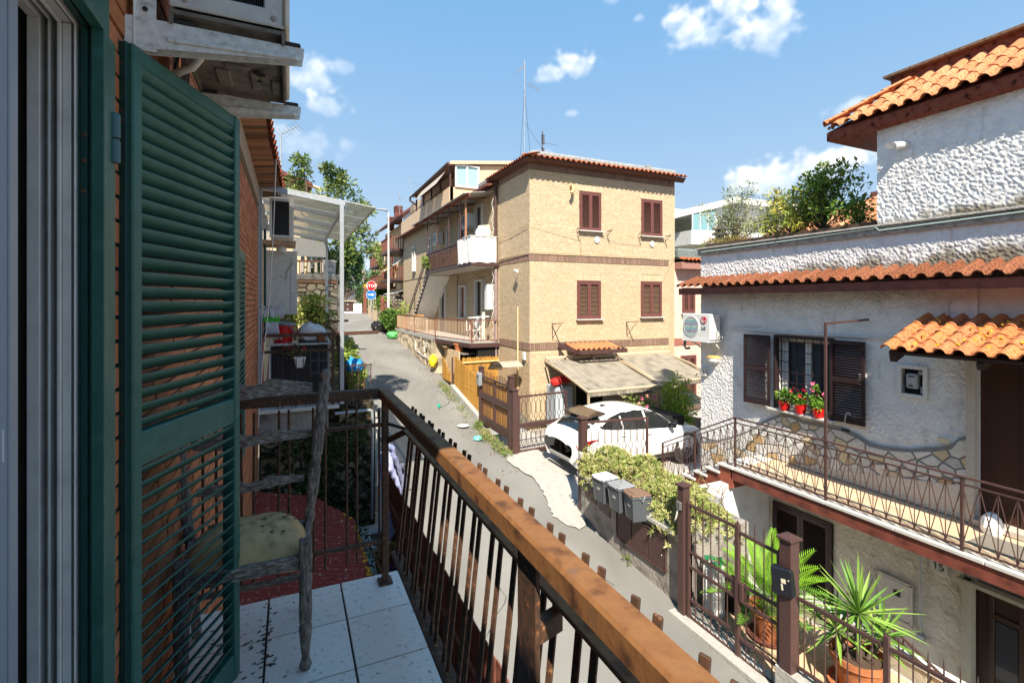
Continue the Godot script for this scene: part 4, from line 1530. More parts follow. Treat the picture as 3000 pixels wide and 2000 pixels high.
func neighbour_terrace() -> void:
	var t = thing("neighbour_terrace", "neighbour's raised terrace with a marble edge at the end of our wall", "terrace", P(0.1, 3.0, 8.0))
	var g = Mb.new()
	g.cbox(P(0.12, 3.035, 10.08), Vector3(1.10, 0.055, 4.66), 0.006)
	part(t, "marble_slab", g, M.marble)
	g = Mb.new()
	g.box(P(0.05, 2.80, 8.3), Vector3(0.95, 0.40, 0.9))
	g.box(P(0.05, 2.9, 10.5), Vector3(1.1, 0.20, 4.0))
	part(t, "slab_front", g, M.greywall)
	# railing of the terrace
	var r = thing("terrace_railing", "rusty railing of the neighbour's terrace with a bar jutting out over the street", "railing", P(0.1, 3.06, 7.8))
	var bars = [["top_rail", P(-0.42, 4.12, 7.8), P(0.30, 4.12, 7.8), 0.022, 0.05], ["top_rail", P(0.22, 4.115, 7.785), P(1.25, 4.135, 7.785), 0.024, 0.055], ["middle_rail", P(-0.42, 3.885, 7.8), P(0.72, 3.885, 7.8), 0.018, 0.04], ["post", P(0.585, 3.06, 7.8), P(0.585, 4.1, 7.8), 0.04, 0.04], ["side_rail", P(0.66, 4.12, 7.8), P(0.70, 4.14, 12.3), 0.04, 0.05], ["far_rail", P(-0.3, 4.14, 12.2), P(1.26, 4.16, 12.2), 0.03, 0.05], ["stay", P(0.52, 4.1, 7.78), P(0.6, 3.98, 7.78), 0.02, 0.03]]
	for b in bars:
		g = Mb.new()
		g.bar(b[1], b[2], b[3], b[4], Vector3.UP, 0.003)
		part(r, b[0], g, M.rustdark)
	for x in [-0.165, -0.105, 0.02, 0.075, 0.205, 0.262, 0.385, 0.443]:
		g = Mb.new()
		g.tube([P(x, 2.98, 7.79), P(x, 3.985, 7.79)], 0.007, 6)
		part(r, "bar", g, M.rustdark)
	for i in 8:
		g = Mb.new()
		g.col = vary(Color(0.8, 0.55, 0.45), 0.2)
		g.prism([P(0.69, 4.08, 7.85 + i * 0.14), P(0.69, 4.08, 7.98 + i * 0.14), P(0.82, 3.15, 7.98 + i * 0.14), P(0.82, 3.15, 7.85 + i * 0.14)], Vector3(0.012, 0, 0))
		part(r, "side_panel", g, M.rustdark)
	# black cupboard with a marble top
	var c = thing("black_cupboard", "black outdoor cupboard behind the neighbour's railing with a red bucket on it", "cupboard", P(0.13, 3.06, 8.3))
	g = Mb.new()
	g.cbox(P(0.13, 3.51, 8.30), Vector3(0.80, 0.86, 0.44), 0.006)
	part(c, "body", g, mat(Color(0.018, 0.021, 0.028), 0.5, "mottle", 1.0))
	g = Mb.new()
	g.cbox(P(0.13, 3.965, 8.28), Vector3(0.90, 0.03, 0.52), 0.004)
	part(c, "top", g, M.marble)
	for x in [-0.275, 0.54]:
		g = Mb.new()
		g.cbox(P(x, 3.48, 8.075), Vector3(0.03, 0.82, 0.02), 0.003)
		part(c, "edge", g, M.galv)
	g = Mb.new()
	g.cbox(P(0.13, 3.085, 8.06), Vector3(0.82, 0.03, 0.05), 0.004)
	part(c, "base", g, M.black)
	# bucket
	var b = thing("mop_bucket", "red plastic mop bucket with a grey wringer on the neighbour's terrace", "bucket", P(-0.10, 3.98, 8.25))
	g = Mb.new()
	g.lathe(P(-0.10, 3.98, 8.25), [Vector2(0.0, 0.0), Vector2(0.125, 0.0), Vector2(0.13, 0.02), Vector2(0.15, 0.24), Vector2(0.162, 0.245), Vector2(0.162, 0.265), Vector2(0.150, 0.265), Vector2(0.12, 0.02), Vector2(0, 0.02)], 24)
	part(b, "bucket", g, M.red)
	g = Mb.new()
	g.lathe(P(-0.08, 4.235, 8.25), [Vector2(0.135, 0.0), Vector2(0.155, 0.03), Vector2(0.150, 0.06), Vector2(0.12, 0.055), Vector2(0.06, -0.02), Vector2(0.0, -0.03)], 20, Basis(Vector3.BACK, -0.12))
	for k in 7:
		g.cbox(P(-0.16 + k * 0.025, 4.285, 8.15), Vector3(0.012, 0.03, 0.02), 0.003)
	part(b, "wringer", g, mat(Color(0.22, 0.24, 0.27), 0.5))
	g = Mb.new()
	g.tube([P(-0.02, 4.24, 8.10), P(0.04, 4.17, 8.08), P(0.08, 4.08, 8.10), P(0.07, 4.02, 8.16)], 0.010, 6)
	part(b, "handle", g, mat(Color(0.16, 0.18, 0.21), 0.5))
	# mop
	var m = thing("mop", "upturned string mop with a green head leaning at the neighbour's wall", "mop", P(-0.27, 3.1, 7.95))
	g = Mb.new()
	g.tube([P(-0.285, 3.08, 7.9), P(-0.27, 4.38, 7.95)], 0.011, 8)
	part(m, "handle", g, M.white)
	g = Mb.new()
	g.cbox(P(-0.255, 4.37, 7.93), Vector3(0.22, 0.13, 0.03), 0.012)
	g.cbox(P(-0.275, 4.30, 7.93), Vector3(0.028, 0.14, 0.035), 0.008)
	part(m, "head", g, mat(Color(0.05, 0.42, 0.03), 0.5))
	g = Mb.new()
	for k in 150:
		var x = rng.randf_range(-0.33, -0.16)
		var tp = P(x, 4.44 + rng.randf() * 0.03, 7.93)
		g.col = vary(pick([Color(0.72, 0.72, 0.76), Color(0.6, 0.62, 0.72), Color(0.78, 0.77, 0.74)]), 0.1)
		if k < 55:
			var a = rng.randf_range(-1.2, 1.2)
			g.tube([tp, tp + Vector3(sin(a) * 0.05, 0.08, 0.02), tp + Vector3(sin(a) * 0.10, 0.03, 0.04), tp + Vector3(sin(a) * 0.12, -0.07, 0.045)], 0.0045, 4, false)
		else:
			var q = P(x, 4.31, 7.91 - rng.randf() * 0.02)
			var l = rng.randf_range(0.12, 0.27)
			g.tube([q, q + Vector3(rng.randf_range(-0.02, 0.02), -l * 0.5, 0.02), q + Vector3(rng.randf_range(-0.05, 0.07), -l, 0.01)], 0.0045, 4, false)
	stuff(part(m, "strings", g, M.stone))
	var br = thing("broom", "thin red broom handle leaning beside the mop", "broom", P(-0.36, 3.06, 7.95))
	g = Mb.new()
	g.tube([P(-0.36, 3.08, 7.93), P(-0.37, 4.40, 7.98)], 0.010, 8)
	part(br, "handle", g, M.red)
	g = Mb.new()
	g.tube([P(-0.33, 3.08, 7.9), P(-0.27, 3.95, 8.0)], 0.009, 8)
	part(br, "handle", g, M.red)
	# things on the cupboard top
	var s = bag(P(0.30, 3.985, 8.24), Vector3(0.19, 0.16, 0.14), 3, 0.5)
	solo("white_bag", s, mat(Color(0.74, 0.73, 0.72), 0.6, "", 1.0, {"back": gy(0.15)}), "crumpled white plastic bag on the black cupboard", "bag")
	g = Mb.new()
	g.cbox(P(0.32, 3.993, 8.16), Vector3(0.42, 0.025, 0.2), 0.006)
	solo("black_tray", g, M.black, "flat black tray under the white bag on the cupboard", "tray")
	g = Mb.new()
	g.lathe(P(0.44, 4.0, 8.1), [Vector2(0, 0), Vector2(0.05, 0), Vector2(0.065, 0.075), Vector2(0.072, 0.075), Vector2(0.072, 0.095), Vector2(0.06, 0.095), Vector2(0.055, 0.06), Vector2(0, 0.06)], 16)
	solo("flower_pot", g, M.terra, "small empty terracotta pot beside the white bag on the cupboard", "flower pot")
	# hanging pot on the railing
	var hp = thing("hanging_pot", "square white pot with a dry red-flowered plant hung on the neighbour's railing", "flower pot", P(0.12, 3.66, 7.74))
	g = Mb.new()
	g.lathe(P(0.125, 3.655, 7.72), [Vector2(0, 0), Vector2(0.070, 0), Vector2(0.105, 0.14), Vector2(0.115, 0.14), Vector2(0.115, 0.155), Vector2(0.095, 0.155), Vector2(0.09, 0.12), Vector2(0, 0.12)], 4, Basis(Vector3.UP, PI / 4), true)
	part(hp, "pot", g, M.white)
	g = Mb.new()
	g.tube([P(0.07, 3.88, 7.78), P(0.075, 3.78, 7.63), P(0.08, 3.66, 7.645)], 0.006, 5)
	part(hp, "hook", g, M.black)
	g = Mb.new()
	g.tube([P(0.18, 3.88, 7.78), P(0.175, 3.78, 7.63), P(0.17, 3.66, 7.645)], 0.006, 5)
	part(hp, "hook", g, M.black)
	g = Mb.new()
	crown(g, clumps_in(P(0.07, 3.9, 7.72), Vector3(0.16, 0.09, 0.08), 16, 0.05), 26, 0.035, 0.016, [Color(0.12, 0.07, 0.04), Color(0.2, 0.13, 0.06), Color(0.08, 0.07, 0.02)])
	crown(g, clumps_in(P(0.05, 3.95, 7.72), Vector3(0.18, 0.07, 0.08), 6, 0.02), 6, 0.03, 0.025, [Color(0.5, 0.03, 0.04)])
	part(hp, "plant", g, M.leaf)
	# canopy
	var cp = thing("terrace_canopy", "lean-to canopy of cloudy plastic sheet on grey metal posts over the neighbour's terrace", "canopy", P(0.3, 3.06, 10.0))
	var ry = func(x): return 6.25 - 0.140 * (x + 0.42)
	for k in 4:
		g = Mb.new()
		var d0 = 7.78 + k * 1.155
		g.prism([P(-0.42, ry.call(-0.42) + 0.04, d0), P(1.20, ry.call(1.20) + 0.04, d0), P(1.20, ry.call(1.20) + 0.04, d0 + 1.15), P(-0.42, ry.call(-0.42) + 0.04, d0 + 1.15)], Vector3(0, 0.012, 0))
		part(cp, "plastic_panel", g, M.poly)
	for d in [7.80, 8.95, 10.1, 11.25, 12.35]:
		g = Mb.new()
		g.bar(P(-0.42, ry.call(-0.42), d), P(0.76, ry.call(0.76), d), 0.05, 0.07, Vector3.UP, 0.003)
		part(cp, "beam", g, M.galv)
	g = Mb.new()
	g.bar(P(0.735, ry.call(0.735) - 0.03, 7.8), P(0.735, ry.call(0.735) - 0.03, 12.38), 0.05, 0.07, Vector3.UP, 0.003)
	part(cp, "outer_beam", g, M.galv)
	g = Mb.new()
	g.bar(P(1.20, ry.call(1.2) + 0.045, 7.78), P(1.20, ry.call(1.2) + 0.045, 12.4), 0.012, 0.03)
	part(cp, "lip", g, mat(Color(0.3, 0.28, 0.22), 0.8, "blotch", 3.0))
	for q in [[0.71, 7.8], [0.78, 12.35]]:
		g = Mb.new()
		g.cbox(P(q[0], (3.06 + ry.call(q[0])) * 0.5, q[1]), Vector3(0.06, ry.call(q[0]) - 3.06, 0.06), 0.004)
		part(cp, "post", g, M.galv)
	g = Mb.new()
	g.cbox(P(-0.405, 4.65, 7.79), Vector3(0.03, 3.2, 0.06), 0.004)
	g.cbox(P(-0.375, 4.65, 7.80), Vector3(0.02, 3.2, 0.04), 0.004)
	part(cp, "wall_post", g, M.galv)
	g = Mb.new()
	g.prism([P(0.05, 5.66, 12.28), P(0.76, 5.66, 12.28), P(0.76, 6.0, 12.28), P(0.05, 6.12, 12.28)], Vector3(0, 0, -0.02))
	part(cp, "white_board", g, M.white)
	# second air conditioner
	var ac = thing("air_conditioner", "air conditioner with a dark mesh face under the neighbour's plastic canopy", "air conditioner", P(-0.12, 5.6, 8.5))
	g = Mb.new()
	for q in [[-0.275, 5.905, 0.035, 0.60], [0.015, 5.905, 0.065, 0.60]]:
		g.cbox(P(q[0], q[1], 8.4), Vector3(q[2], q[3], 0.03), 0.004)
	for y in [5.625, 6.185]:
		g.cbox(P(-0.13, y, 8.4), Vector3(0.26, 0.035, 0.03), 0.004)
	g.cbox(P(-0.12, 5.905, 8.75), Vector3(0.33, 0.59, 0.66), 0.01)
	part(ac, "casing", g, M.white)
	g = Mb.new()
	g.box(P(-0.13, 5.9, 8.405), Vector3(0.28, 0.55, 0.01))
	part(ac, "coil", g, mat(Color(0.015, 0.018, 0.024), 0.6))
	g = Mb.new()
	for i in 24:
		for s2 in [-1.0, 1.0]:
			var x = -0.25 + i * 0.02
			var a = P(-0.262, 5.64 + i * 0.03, 8.397)
			g.bar(P(-0.262, 5.64 + i * 0.026 - (0.1 if s2 > 0 else 0.0), 8.396), P(-0.018, 5.64 + i * 0.026 + (s2 * 0.1), 8.396), 0.002, 0.003)
	part(ac, "mesh", g, mat(gy(0.05), 0.5))
	for d in [8.45, 8.95]:
		g = Mb.new()
		g.cbox(P(-0.17, 5.53, d), Vector3(0.5, 0.07, 0.03), 0.004)
		part(ac, "bracket", g, mat(Color(0.5, 0.42, 0.33), 0.7, "lichen", 4.0))
	g = Mb.new()
	g.lathe(P(-0.13, 5.40, 8.7), [Vector2(0, 0), Vector2(0.07, 0.01), Vector2(0.08, 0.06), Vector2(0.03, 0.10)], 14)
	part(ac, "drain", g, M.white)
	var wd = thing("white_door", "white panelled door leaf with peeling brown tape standing out from the neighbour's wall", "door", P(-0.2, 4.4, 8.85))
	g = Mb.new()
	g.cbox(P(-0.135, 4.92, 8.85), Vector3(0.48, 1.04, 0.035), 0.006)
	g.cbox(P(0.055, 4.92, 8.828), Vector3(0.10, 1.04, 0.012), 0.003)
	g.cbox(P(-0.185, 5.40, 8.828), Vector3(0.375, 0.08, 0.012), 0.003)
	g.cbox(P(-0.185, 4.44, 8.828), Vector3(0.375, 0.08, 0.012), 0.003)
	part(wd, "leaf", g, M.pvc)
	g = Mb.new()
	g.bar(P(0.04, 5.26, 8.818), P(-0.06, 5.09, 8.83), 0.03, 0.004, Vector3.BACK)
	g.bar(P(-0.06, 5.09, 8.83), P(-0.07, 4.96, 8.83), 0.035, 0.004, Vector3.BACK)
	g.bar(P(-0.16, 5.03, 8.83), P(-0.11, 5.01, 8.83), 0.03, 0.004, Vector3.BACK)
	part(wd, "tape", g, mat(Color(0.42, 0.37, 0.30), 0.7))
	g = Mb.new()
	g.cbox(P(-0.395, 4.86, 8.2), Vector3(0.03, 1.8, 0.07), 0.005)
	g.cbox(P(-0.36, 4.86, 8.5), Vector3(0.035, 1.75, 0.09), 0.005)
	solo("green_shutter", g, M.greendark, "narrow dark green shutter edge beside the white door leaf", "shutter")
	# wall behind
	g = Mb.new()
	g.box(P(-0.60, 4.3, 10.2), Vector3(0.34, 2.7, 4.6))
	solo("neighbour_wall", g, M.beigewall, "beige wall of the neighbour's house behind the terrace", "wall")
	# cord
	g = Mb.new()
	g.tube([P(-0.15, 6.26, 6.3), P(-0.185, 5.4, 6.45), P(-0.235, 4.6, 6.6), P(-0.31, 3.9, 6.8), P(-0.375, 3.0, 7.0)], 0.006, 5)
	solo("washing_line", g, M.white, "thin white cord hanging from the eave past the neighbour's terrace", "line")
	# grey water pipe bending down the stone wall
	g = Mb.new()
	g.tube([P(0.60, 2.95, 7.66), P(1.08, 2.96, 7.66), P(1.125, 2.95, 7.66), P(1.14, 2.90, 7.66), P(1.14, 2.2, 7.66), P(1.135, 1.3, 7.66)], 0.022, 10)
	solo("water_pipe", g, M.galv, "grey galvanised water pipe bending down at the corner of the mossy stone wall", "pipe")
	# wire plant hoop
	g = Mb.new()
	for q in [[3.74, 0.115], [3.56, 0.10]]:
		var l = []
		for k in 17:
			l.append(P(0.38 + q[1] * cos(TAU * k / 16), q[0], 7.72 + q[1] * 0.6 * sin(TAU * k / 16)))
		g.tube(l, 0.004, 5, false)
	for k in 4:
		g.tube([P(0.38 + 0.11 * cos(k * 1.57), 3.88, 7.72 + 0.06 * sin(k * 1.57)), P(0.38 + 0.10 * cos(k * 1.57), 3.5, 7.72 + 0.06 * sin(k * 1.57))], 0.003, 5)
	solo("wire_hoop", g, mat(Color(0.08, 0.1, 0.12), 0.5), "dark wire plant hoop hung on the neighbour's railing beside the white pot", "wire hoop")

func bush(called: String, c: Vector3, r: Vector3, n: int, size: float, per: int, ln: float, wd: float, tones: Array, label: String, cat := "bush") -> Node3D:
	var t = thing(called, label, cat, Vector3(c.x, c.y - r.y, c.z))
	var g = Mb.new()
	crown(g, clumps_in(c, r, n, size), per, ln, wd, tones)
	part(t, "leaves", g, M.leaf)
	g = Mb.new()
	for k in 7:
		var e = c + rand_dir() * r * 0.75
		e.y = maxf(e.y, c.y)
		g.tube([Vector3(c.x, c.y - r.y, c.z) + rand_dir() * r * 0.12 * Vector3(1, 0, 1), c.lerp(e, 0.3), e], [r.x * 0.03 + 0.006, r.x * 0.02 + 0.004, 0.003], 5)
	part(t, "stems", g, M.bark)
	return t

func left_far() -> void:
	# rubble pier with a brick coping
	var w = thing("rubble_wall", "pale rubble stone wall with a brick course under its coping, behind the canopy posts", "wall", P(0.4, 2.5, 12.6))
	var g = Mb.new()
	g.box(P(0.25, 3.9, 12.85), Vector3(1.62, 2.75, 0.5))
	g.box(P(0.85, 3.6, 22.0), Vector3(0.4, 3.0, 18.0))
	part(w, "mortar", g, mat(Color(0.60, 0.52, 0.42), 0.95, "mottle", 1.0))
	var pal = [Color(0.74, 0.62, 0.44), Color(0.66, 0.54, 0.38), Color(0.80, 0.70, 0.54), Color(0.60, 0.46, 0.32), Color(0.70, 0.56, 0.44)]
	crazy(w, "stone", P(-0.5, 3.0, 12.59), Vector3.RIGHT, Vector3.UP, Vector3.BACK, PackedVector2Array([Vector2(0, 0), Vector2(1.55, 0), Vector2(1.55, 2.05), Vector2(0, 2.05)]), 110, 0.03, 0.07, pal, M.stone, 110, 1.5)
	crazy(w, "stone", P(1.06, 2.0, 12.6), Vector3(0, 0, -1), Vector3.UP, Vector3.RIGHT, PackedVector2Array([Vector2(0, 0), Vector2(4, 0.4), Vector2(4, 3.0), Vector2(0, 3.05)]), 60, 0.03, 0.06, pal, M.stone, 60, 1.5)
	for i in 9:
		g = Mb.new()
		g.col = vary(Color(0.50, 0.24, 0.13), 0.2)
		g.cbox(P(-0.48 + i * 0.18, 5.08, 12.585), Vector3(0.165, 0.05, 0.12), 0.006)
		part(w, "brick", g, M.brick)
	g = Mb.new()
	g.cbox(P(0.25, 5.2, 12.85), Vector3(1.70, 0.15, 0.56), 0.02)
	part(w, "coping", g, mat(Color(0.62, 0.58, 0.50), 0.95, "blotch", 1.5, {"bump": "bumps", "h": 2.0}))
	# railing and pots on the wall
	var rl = thing("garden_railing", "old wire railing with a timber rail on top of the rubble wall", "railing", P(0.3, 5.3, 13.2))
	for k in 8:
		g = Mb.new()
		g.tube([P(-0.3 + k * 0.17, 5.25, 13.3), P(-0.3 + k * 0.17, 5.62, 13.3)], 0.012, 5)
		part(rl, "bar", g, M.rustdark)
	g = Mb.new()
	g.bar(P(-0.4, 5.62, 13.3), P(0.9, 5.64, 13.3), 0.04, 0.05)
	part(rl, "rail", g, M.rustdark)
	g = Mb.new()
	g.lathe(P(0.9, 5.27, 13.0), [Vector2(0, 0), Vector2(0.13, 0), Vector2(0.15, 0.32), Vector2(0.17, 0.33), Vector2(0.17, 0.37), Vector2(0.13, 0.36), Vector2(0, 0.3)], 16)
	solo("plant_tub", g, mat(gy(0.5), 0.6, "blotch", 2.0), "grey plant tub on the end of the rubble wall", "plant tub")
	g = Mb.new()
	for k in 4:
		g.tube([P(0.28 + k * 0.16, 5.2, 13.6), P(0.30 + k * 0.15, 6.4, 13.7)], 0.05, 7)
	solo("tree_trunks", g, mat(Color(0.35, 0.32, 0.28), 0.9, "mottle", 3.0), "row of pale grey tree trunks behind the wire railing", "tree trunk")
	# laurel rising over the canopy
	var t = thing("laurel_tree", "tall leafy laurel tree rising behind the plastic canopy, sprigs against the sky", "tree", P(1.0, 2.2, 14.5))
	g = Mb.new()
	g.tube([P(0.9, 2.2, 14.6), P(0.95, 4.5, 14.5), P(0.8, 6.5, 14.5), P(0.7, 7.6, 14.4)], [0.14, 0.11, 0.07, 0.03], 8)
	for q in [[P(0.25, 8.55, 14.3), P(0.5, 6.8, 14.4)], [P(0.95, 8.4, 14.4), P(0.85, 6.6, 14.5)], [P(1.35, 8.2, 14.5), P(0.9, 6.4, 14.5)], [P(1.9, 7.2, 14.6), P(1.0, 5.6, 14.5)], [P(1.75, 6.4, 14.5), P(0.95, 5.2, 14.5)], [P(-0.1, 7.6, 14.3), P(0.6, 6.5, 14.4)]]:
		g.tube([q[1], q[1].lerp(q[0], 0.5) + Vector3(0.04, -0.06, 0), q[0]], [0.04, 0.025, 0.008], 6)
	part(t, "trunk", g, M.bark)
	g = Mb.new()
	var cl = []
	for s in [[0.25, 8.45, 0.16], [0.23, 8.15, 0.22], [0.28, 7.85, 0.28], [0.95, 8.3, 0.14], [0.97, 8.0, 0.22], [1.35, 8.15, 0.13], [1.36, 7.85, 0.22], [0.9, 7.7, 0.3], [1.4, 7.5, 0.34], [1.75, 7.25, 0.24], [2.0, 7.2, 0.14], [-0.05, 7.55, 0.22], [0.5, 7.5, 0.3], [1.9, 6.5, 0.3], [2.05, 6.15, 0.2]]:
		for k in 4:
			cl.append([P(s[0], s[1], 14.4) + rand_dir() * s[2] * 0.8, Vector3.ONE * s[2] * 0.7, 0.8])
	cl.append_array(clumps_in(P(1.1, 6.5, 14.6), Vector3(0.75, 0.9, 0.7), 60, 0.3))
	cl.append_array(clumps_in(P(0.9, 5.4, 14.8), Vector3(0.5, 0.9, 0.7), 40, 0.28))
	cl.append_array(clumps_in(P(1.0, 4.4, 14.8), Vector3(0.3, 0.8, 0.6), 20, 0.22))
	crown(g, cl, 62, 0.13, 0.05, [Color(0.10, 0.17, 0.035), Color(0.16, 0.23, 0.05), Color(0.06, 0.11, 0.025), Color(0.2, 0.25, 0.07)])
	part(t, "crown", g, M.leaf)
	# climber hanging from it towards the street
	g = Mb.new()
	cl = []
	for k in 34:
		var x = rng.randf_range(1.3, 1.85)
		var y = 6.3 - (x - 1.3) * 0.7
		for j in 7:
			cl.append([P(x + 0.03 * sin(j * 1.0), y - j * rng.randf_range(0.08, 0.20), 14.6 + rng.randf_range(-0.3, 0.3)), Vector3(0.05, 0.10, 0.06), 1.0])
	crown(g, cl, 20, 0.10, 0.03, [Color(0.05, 0.12, 0.05), Color(0.09, 0.16, 0.05), Color(0.035, 0.09, 0.045)], 0.6)
	solo("climbing_plant", g, M.leaf, "climbing plant with hanging strands on the street side of the laurel tree", "climbing plant")
	bush("bush", P(0.35, 4.35, 11.9), Vector3(0.55, 0.36, 0.3), 40, 0.13, 40, 0.10, 0.045, [Color(0.20, 0.26, 0.05), Color(0.12, 0.18, 0.035), Color(0.28, 0.30, 0.08)], "light green leafy bush behind the white bag, in front of the rubble wall")
	bush("bush", P(0.98, 3.3, 9.2), Vector3(0.18, 0.42, 0.8), 40, 0.13, 46, 0.07, 0.04, [Color(0.22, 0.30, 0.05), Color(0.14, 0.20, 0.04), Color(0.30, 0.32, 0.10)], "bright green bush behind the green mesh fence at the left edge of the street")
	bush("bush", P(1.05, 3.5, 10.9), Vector3(0.2, 0.45, 0.5), 26, 0.13, 46, 0.07, 0.04, [Color(0.20, 0.28, 0.05), Color(0.13, 0.2, 0.04)], "smaller bush beyond the blue bag behind the green mesh fence")
	var s = bag(P(0.96, 3.45, 8.5), Vector3(0.13, 0.12, 0.12), 8, 0.6)
	solo("blue_bag", s, mat(Color(0.03, 0.28, 0.62), 0.4), "bright blue plastic bag caught in the bush behind the green fence", "bag")
	# fence on top of the garden wall
	var fn = thing("mesh_fence", "green mesh fence with slanting rusty rails at the left edge of the street", "fence", P(1.22, 2.9, 10.0))
	g = Mb.new()
	for i in 30:
		for sg in [-1.0, 1.0]:
			var d0 = 9.2 + i * 0.10
			g.bar(P(1.24, 2.85, d0), P(1.24, 3.5, d0 + sg * 0.55), 0.006, 0.006)
	stuff(part(fn, "mesh", g, mat(Color(0.16, 0.36, 0.24), 0.6)))
	for q in [[P(1.22, 2.7, 9.55), P(1.22, 3.36, 9.55), 0.045], [P(1.22, 2.7, 10.15), P(1.22, 3.55, 10.15), 0.05], [P(1.22, 2.75, 9.3), P(1.22, 3.2, 9.3), 0.03], [P(1.22, 2.75, 12.9), P(1.22, 3.6, 12.9), 0.04]]:
		g = Mb.new()
		g.bar(q[0], q[1], q[2], q[2], Vector3.UP, 0.004)
		part(fn, "post", g, mat(Color(0.42, 0.19, 0.09), 0.7, "blotch", 3.0))
	for q in [[P(1.21, 3.62, 13.1), P(1.24, 3.33, 10.2)], [P(1.23, 3.45, 13.0), P(1.25, 3.2, 10.3)]]:
		g = Mb.new()
		g.bar(q[0], q[1], 0.035, 0.05)
		part(fn, "rail", g, mat(Color(0.45, 0.22, 0.11), 0.7, "blotch", 3.0))
	fn = thing("bar_fence", "short dark iron bar fence at the end of the mossy wall beside the green mesh", "fence", P(0.9, 3.0, 8.05))
	for k in 6:
		g = Mb.new()
		g.tube([P(0.70 + k * 0.095, 3.0, 8.06), P(0.70 + k * 0.095, 3.62, 8.06)], 0.008, 5)
		part(fn, "bar", g, M.rustdark)
	g = Mb.new()
	g.bar(P(0.66, 3.60, 8.06), P(1.2, 3.60, 8.06), 0.02, 0.02)
	part(fn, "rail", g, M.rustdark)
	# garden ground behind the stone wall
	g = Mb.new()
	g.box(P(0.9, 2.75, 10.2), Vector3(0.45, 0.3, 4.3))
	stru("garden_ground", g, M.ground)
	# house behind
	var h = thing("beige_house", "beige house with a brown roof edge behind the laurel, mostly hidden", "house", P(-2.0, 3.0, 21.0))
	g = Mb.new()
	g.box(P(-5.0, 6.0, 25.0), Vector3(11.2, 6.2, 10.0))
	part(h, "wall", g, M.beigewall)
	g = Mb.new()
	g.prism([P(-11.0, 9.35, 19.6), P(-0.6, 9.35, 19.6), P(0.75, 8.95, 19.6), P(0.75, 9.05, 19.6), P(-0.6, 9.5, 19.6), P(-11.0, 9.5, 19.6)], Vector3(0, 0, -11.0))
	part(h, "roof_edge", g, M.brownfascia)
	g = Mb.new()
	g.cbox(P(0.32, 9.08, 19.85), Vector3(1.6, 0.08, 0.2), 0.02, Basis(Vector3.BACK, -0.25))
	part(h, "gutter", g, M.beigewall)
	g = Mb.new()
	g.cbox(P(-0.3, 7.06, 12.9), Vector3(2.2, 0.17, 0.9), 0.02)
	g.box(P(-0.9, 5.8, 13.2), Vector3(0.9, 2.4, 0.3))
	solo("concrete_slab", g, mat(Color(0.42, 0.39, 0.34), 0.95, "blotch", 1.2, {"bump": "bumps", "h": 2.0}), "weathered grey concrete slab above the canopy in front of the laurel", "slab")
	# aerials on our roof
	for q in [[-0.13, 9.5, 6.5, 7.56, "thin aerial mast with two fish-bone antennas above the neighbour's canopy"]]:
		var a = thing("tv_aerial", q[4], "aerial", P(q[0], q[2], q[1]))
		g = Mb.new()
		g.tube([P(q[0], q[2] - 0.3, q[1]), P(q[0] - 0.03, q[3], q[1])], 0.014, 6)
		part(a, "mast", g, M.galv)
		for s2 in [[0.0, 7.54, 0.34, 0.16], [-0.25, 7.52, -0.33, 0.14]]:
			g = Mb.new()
			var p0 = P(q[0] - 0.04 + (s2[0] if s2[0] < 0 else 0.0) - (0.22 if s2[0] < 0 else 0.0), s2[1] - (0.05 if s2[0] < 0 else 0.0), q[1])
			var p1 = p0 + Vector3(0.30, 0.16, 0.15)
			g.tube([p0, p1], 0.010, 5)
			for k in 7:
				var m = p0.lerp(p1, k / 6.0)
				g.tube([m + Vector3(-0.07, 0.03, 0.12), m + Vector3(0.07, -0.03, -0.12)], 0.004, 4)
			part(a, "antenna", g, M.galv)
func aerial(base: Vector3, high: float, kind: int, label: String, m: Material) -> void:
	var a = thing("tv_aerial", label, "aerial", base)
	var g = Mb.new()
	g.tube([base, base + Vector3(0.01, high, 0)], 0.018, 6)
	part(a, "mast", g, m)
	var ys = [0.97, 0.8] if kind == 0 else [0.9, 0.55]
	for i in ys.size():
		g = Mb.new()
		var y = base.y + high * ys[i]
		if kind == 0:
			var c = Vector3(base.x, y, base.z)
			var e = c + (Vector3(-0.30, -0.40, 0.1) if i == 0 else Vector3(0.75, -0.06, -0.2))
			g.tube([c, e], 0.010, 5)
			for k in 6:
				var mm = c.lerp(e, 0.2 + k * 0.16)
				g.tube([mm + Vector3(0.05, 0.03, 0.16), mm - Vector3(0.05, 0.03, 0.16)], 0.005, 4)
		else:
			for k in 5:
				g.box(Vector3(base.x + 0.03, y - k * 0.08, base.z), Vector3(0.16, 0.025, 0.05), Basis(Vector3.UP, 0.3))
			g.tube([Vector3(base.x, y - 0.3, base.z), Vector3(base.x + 0.75, y - 0.27, base.z - 0.1)], 0.006, 4)
		part(a, "antenna", g, m)

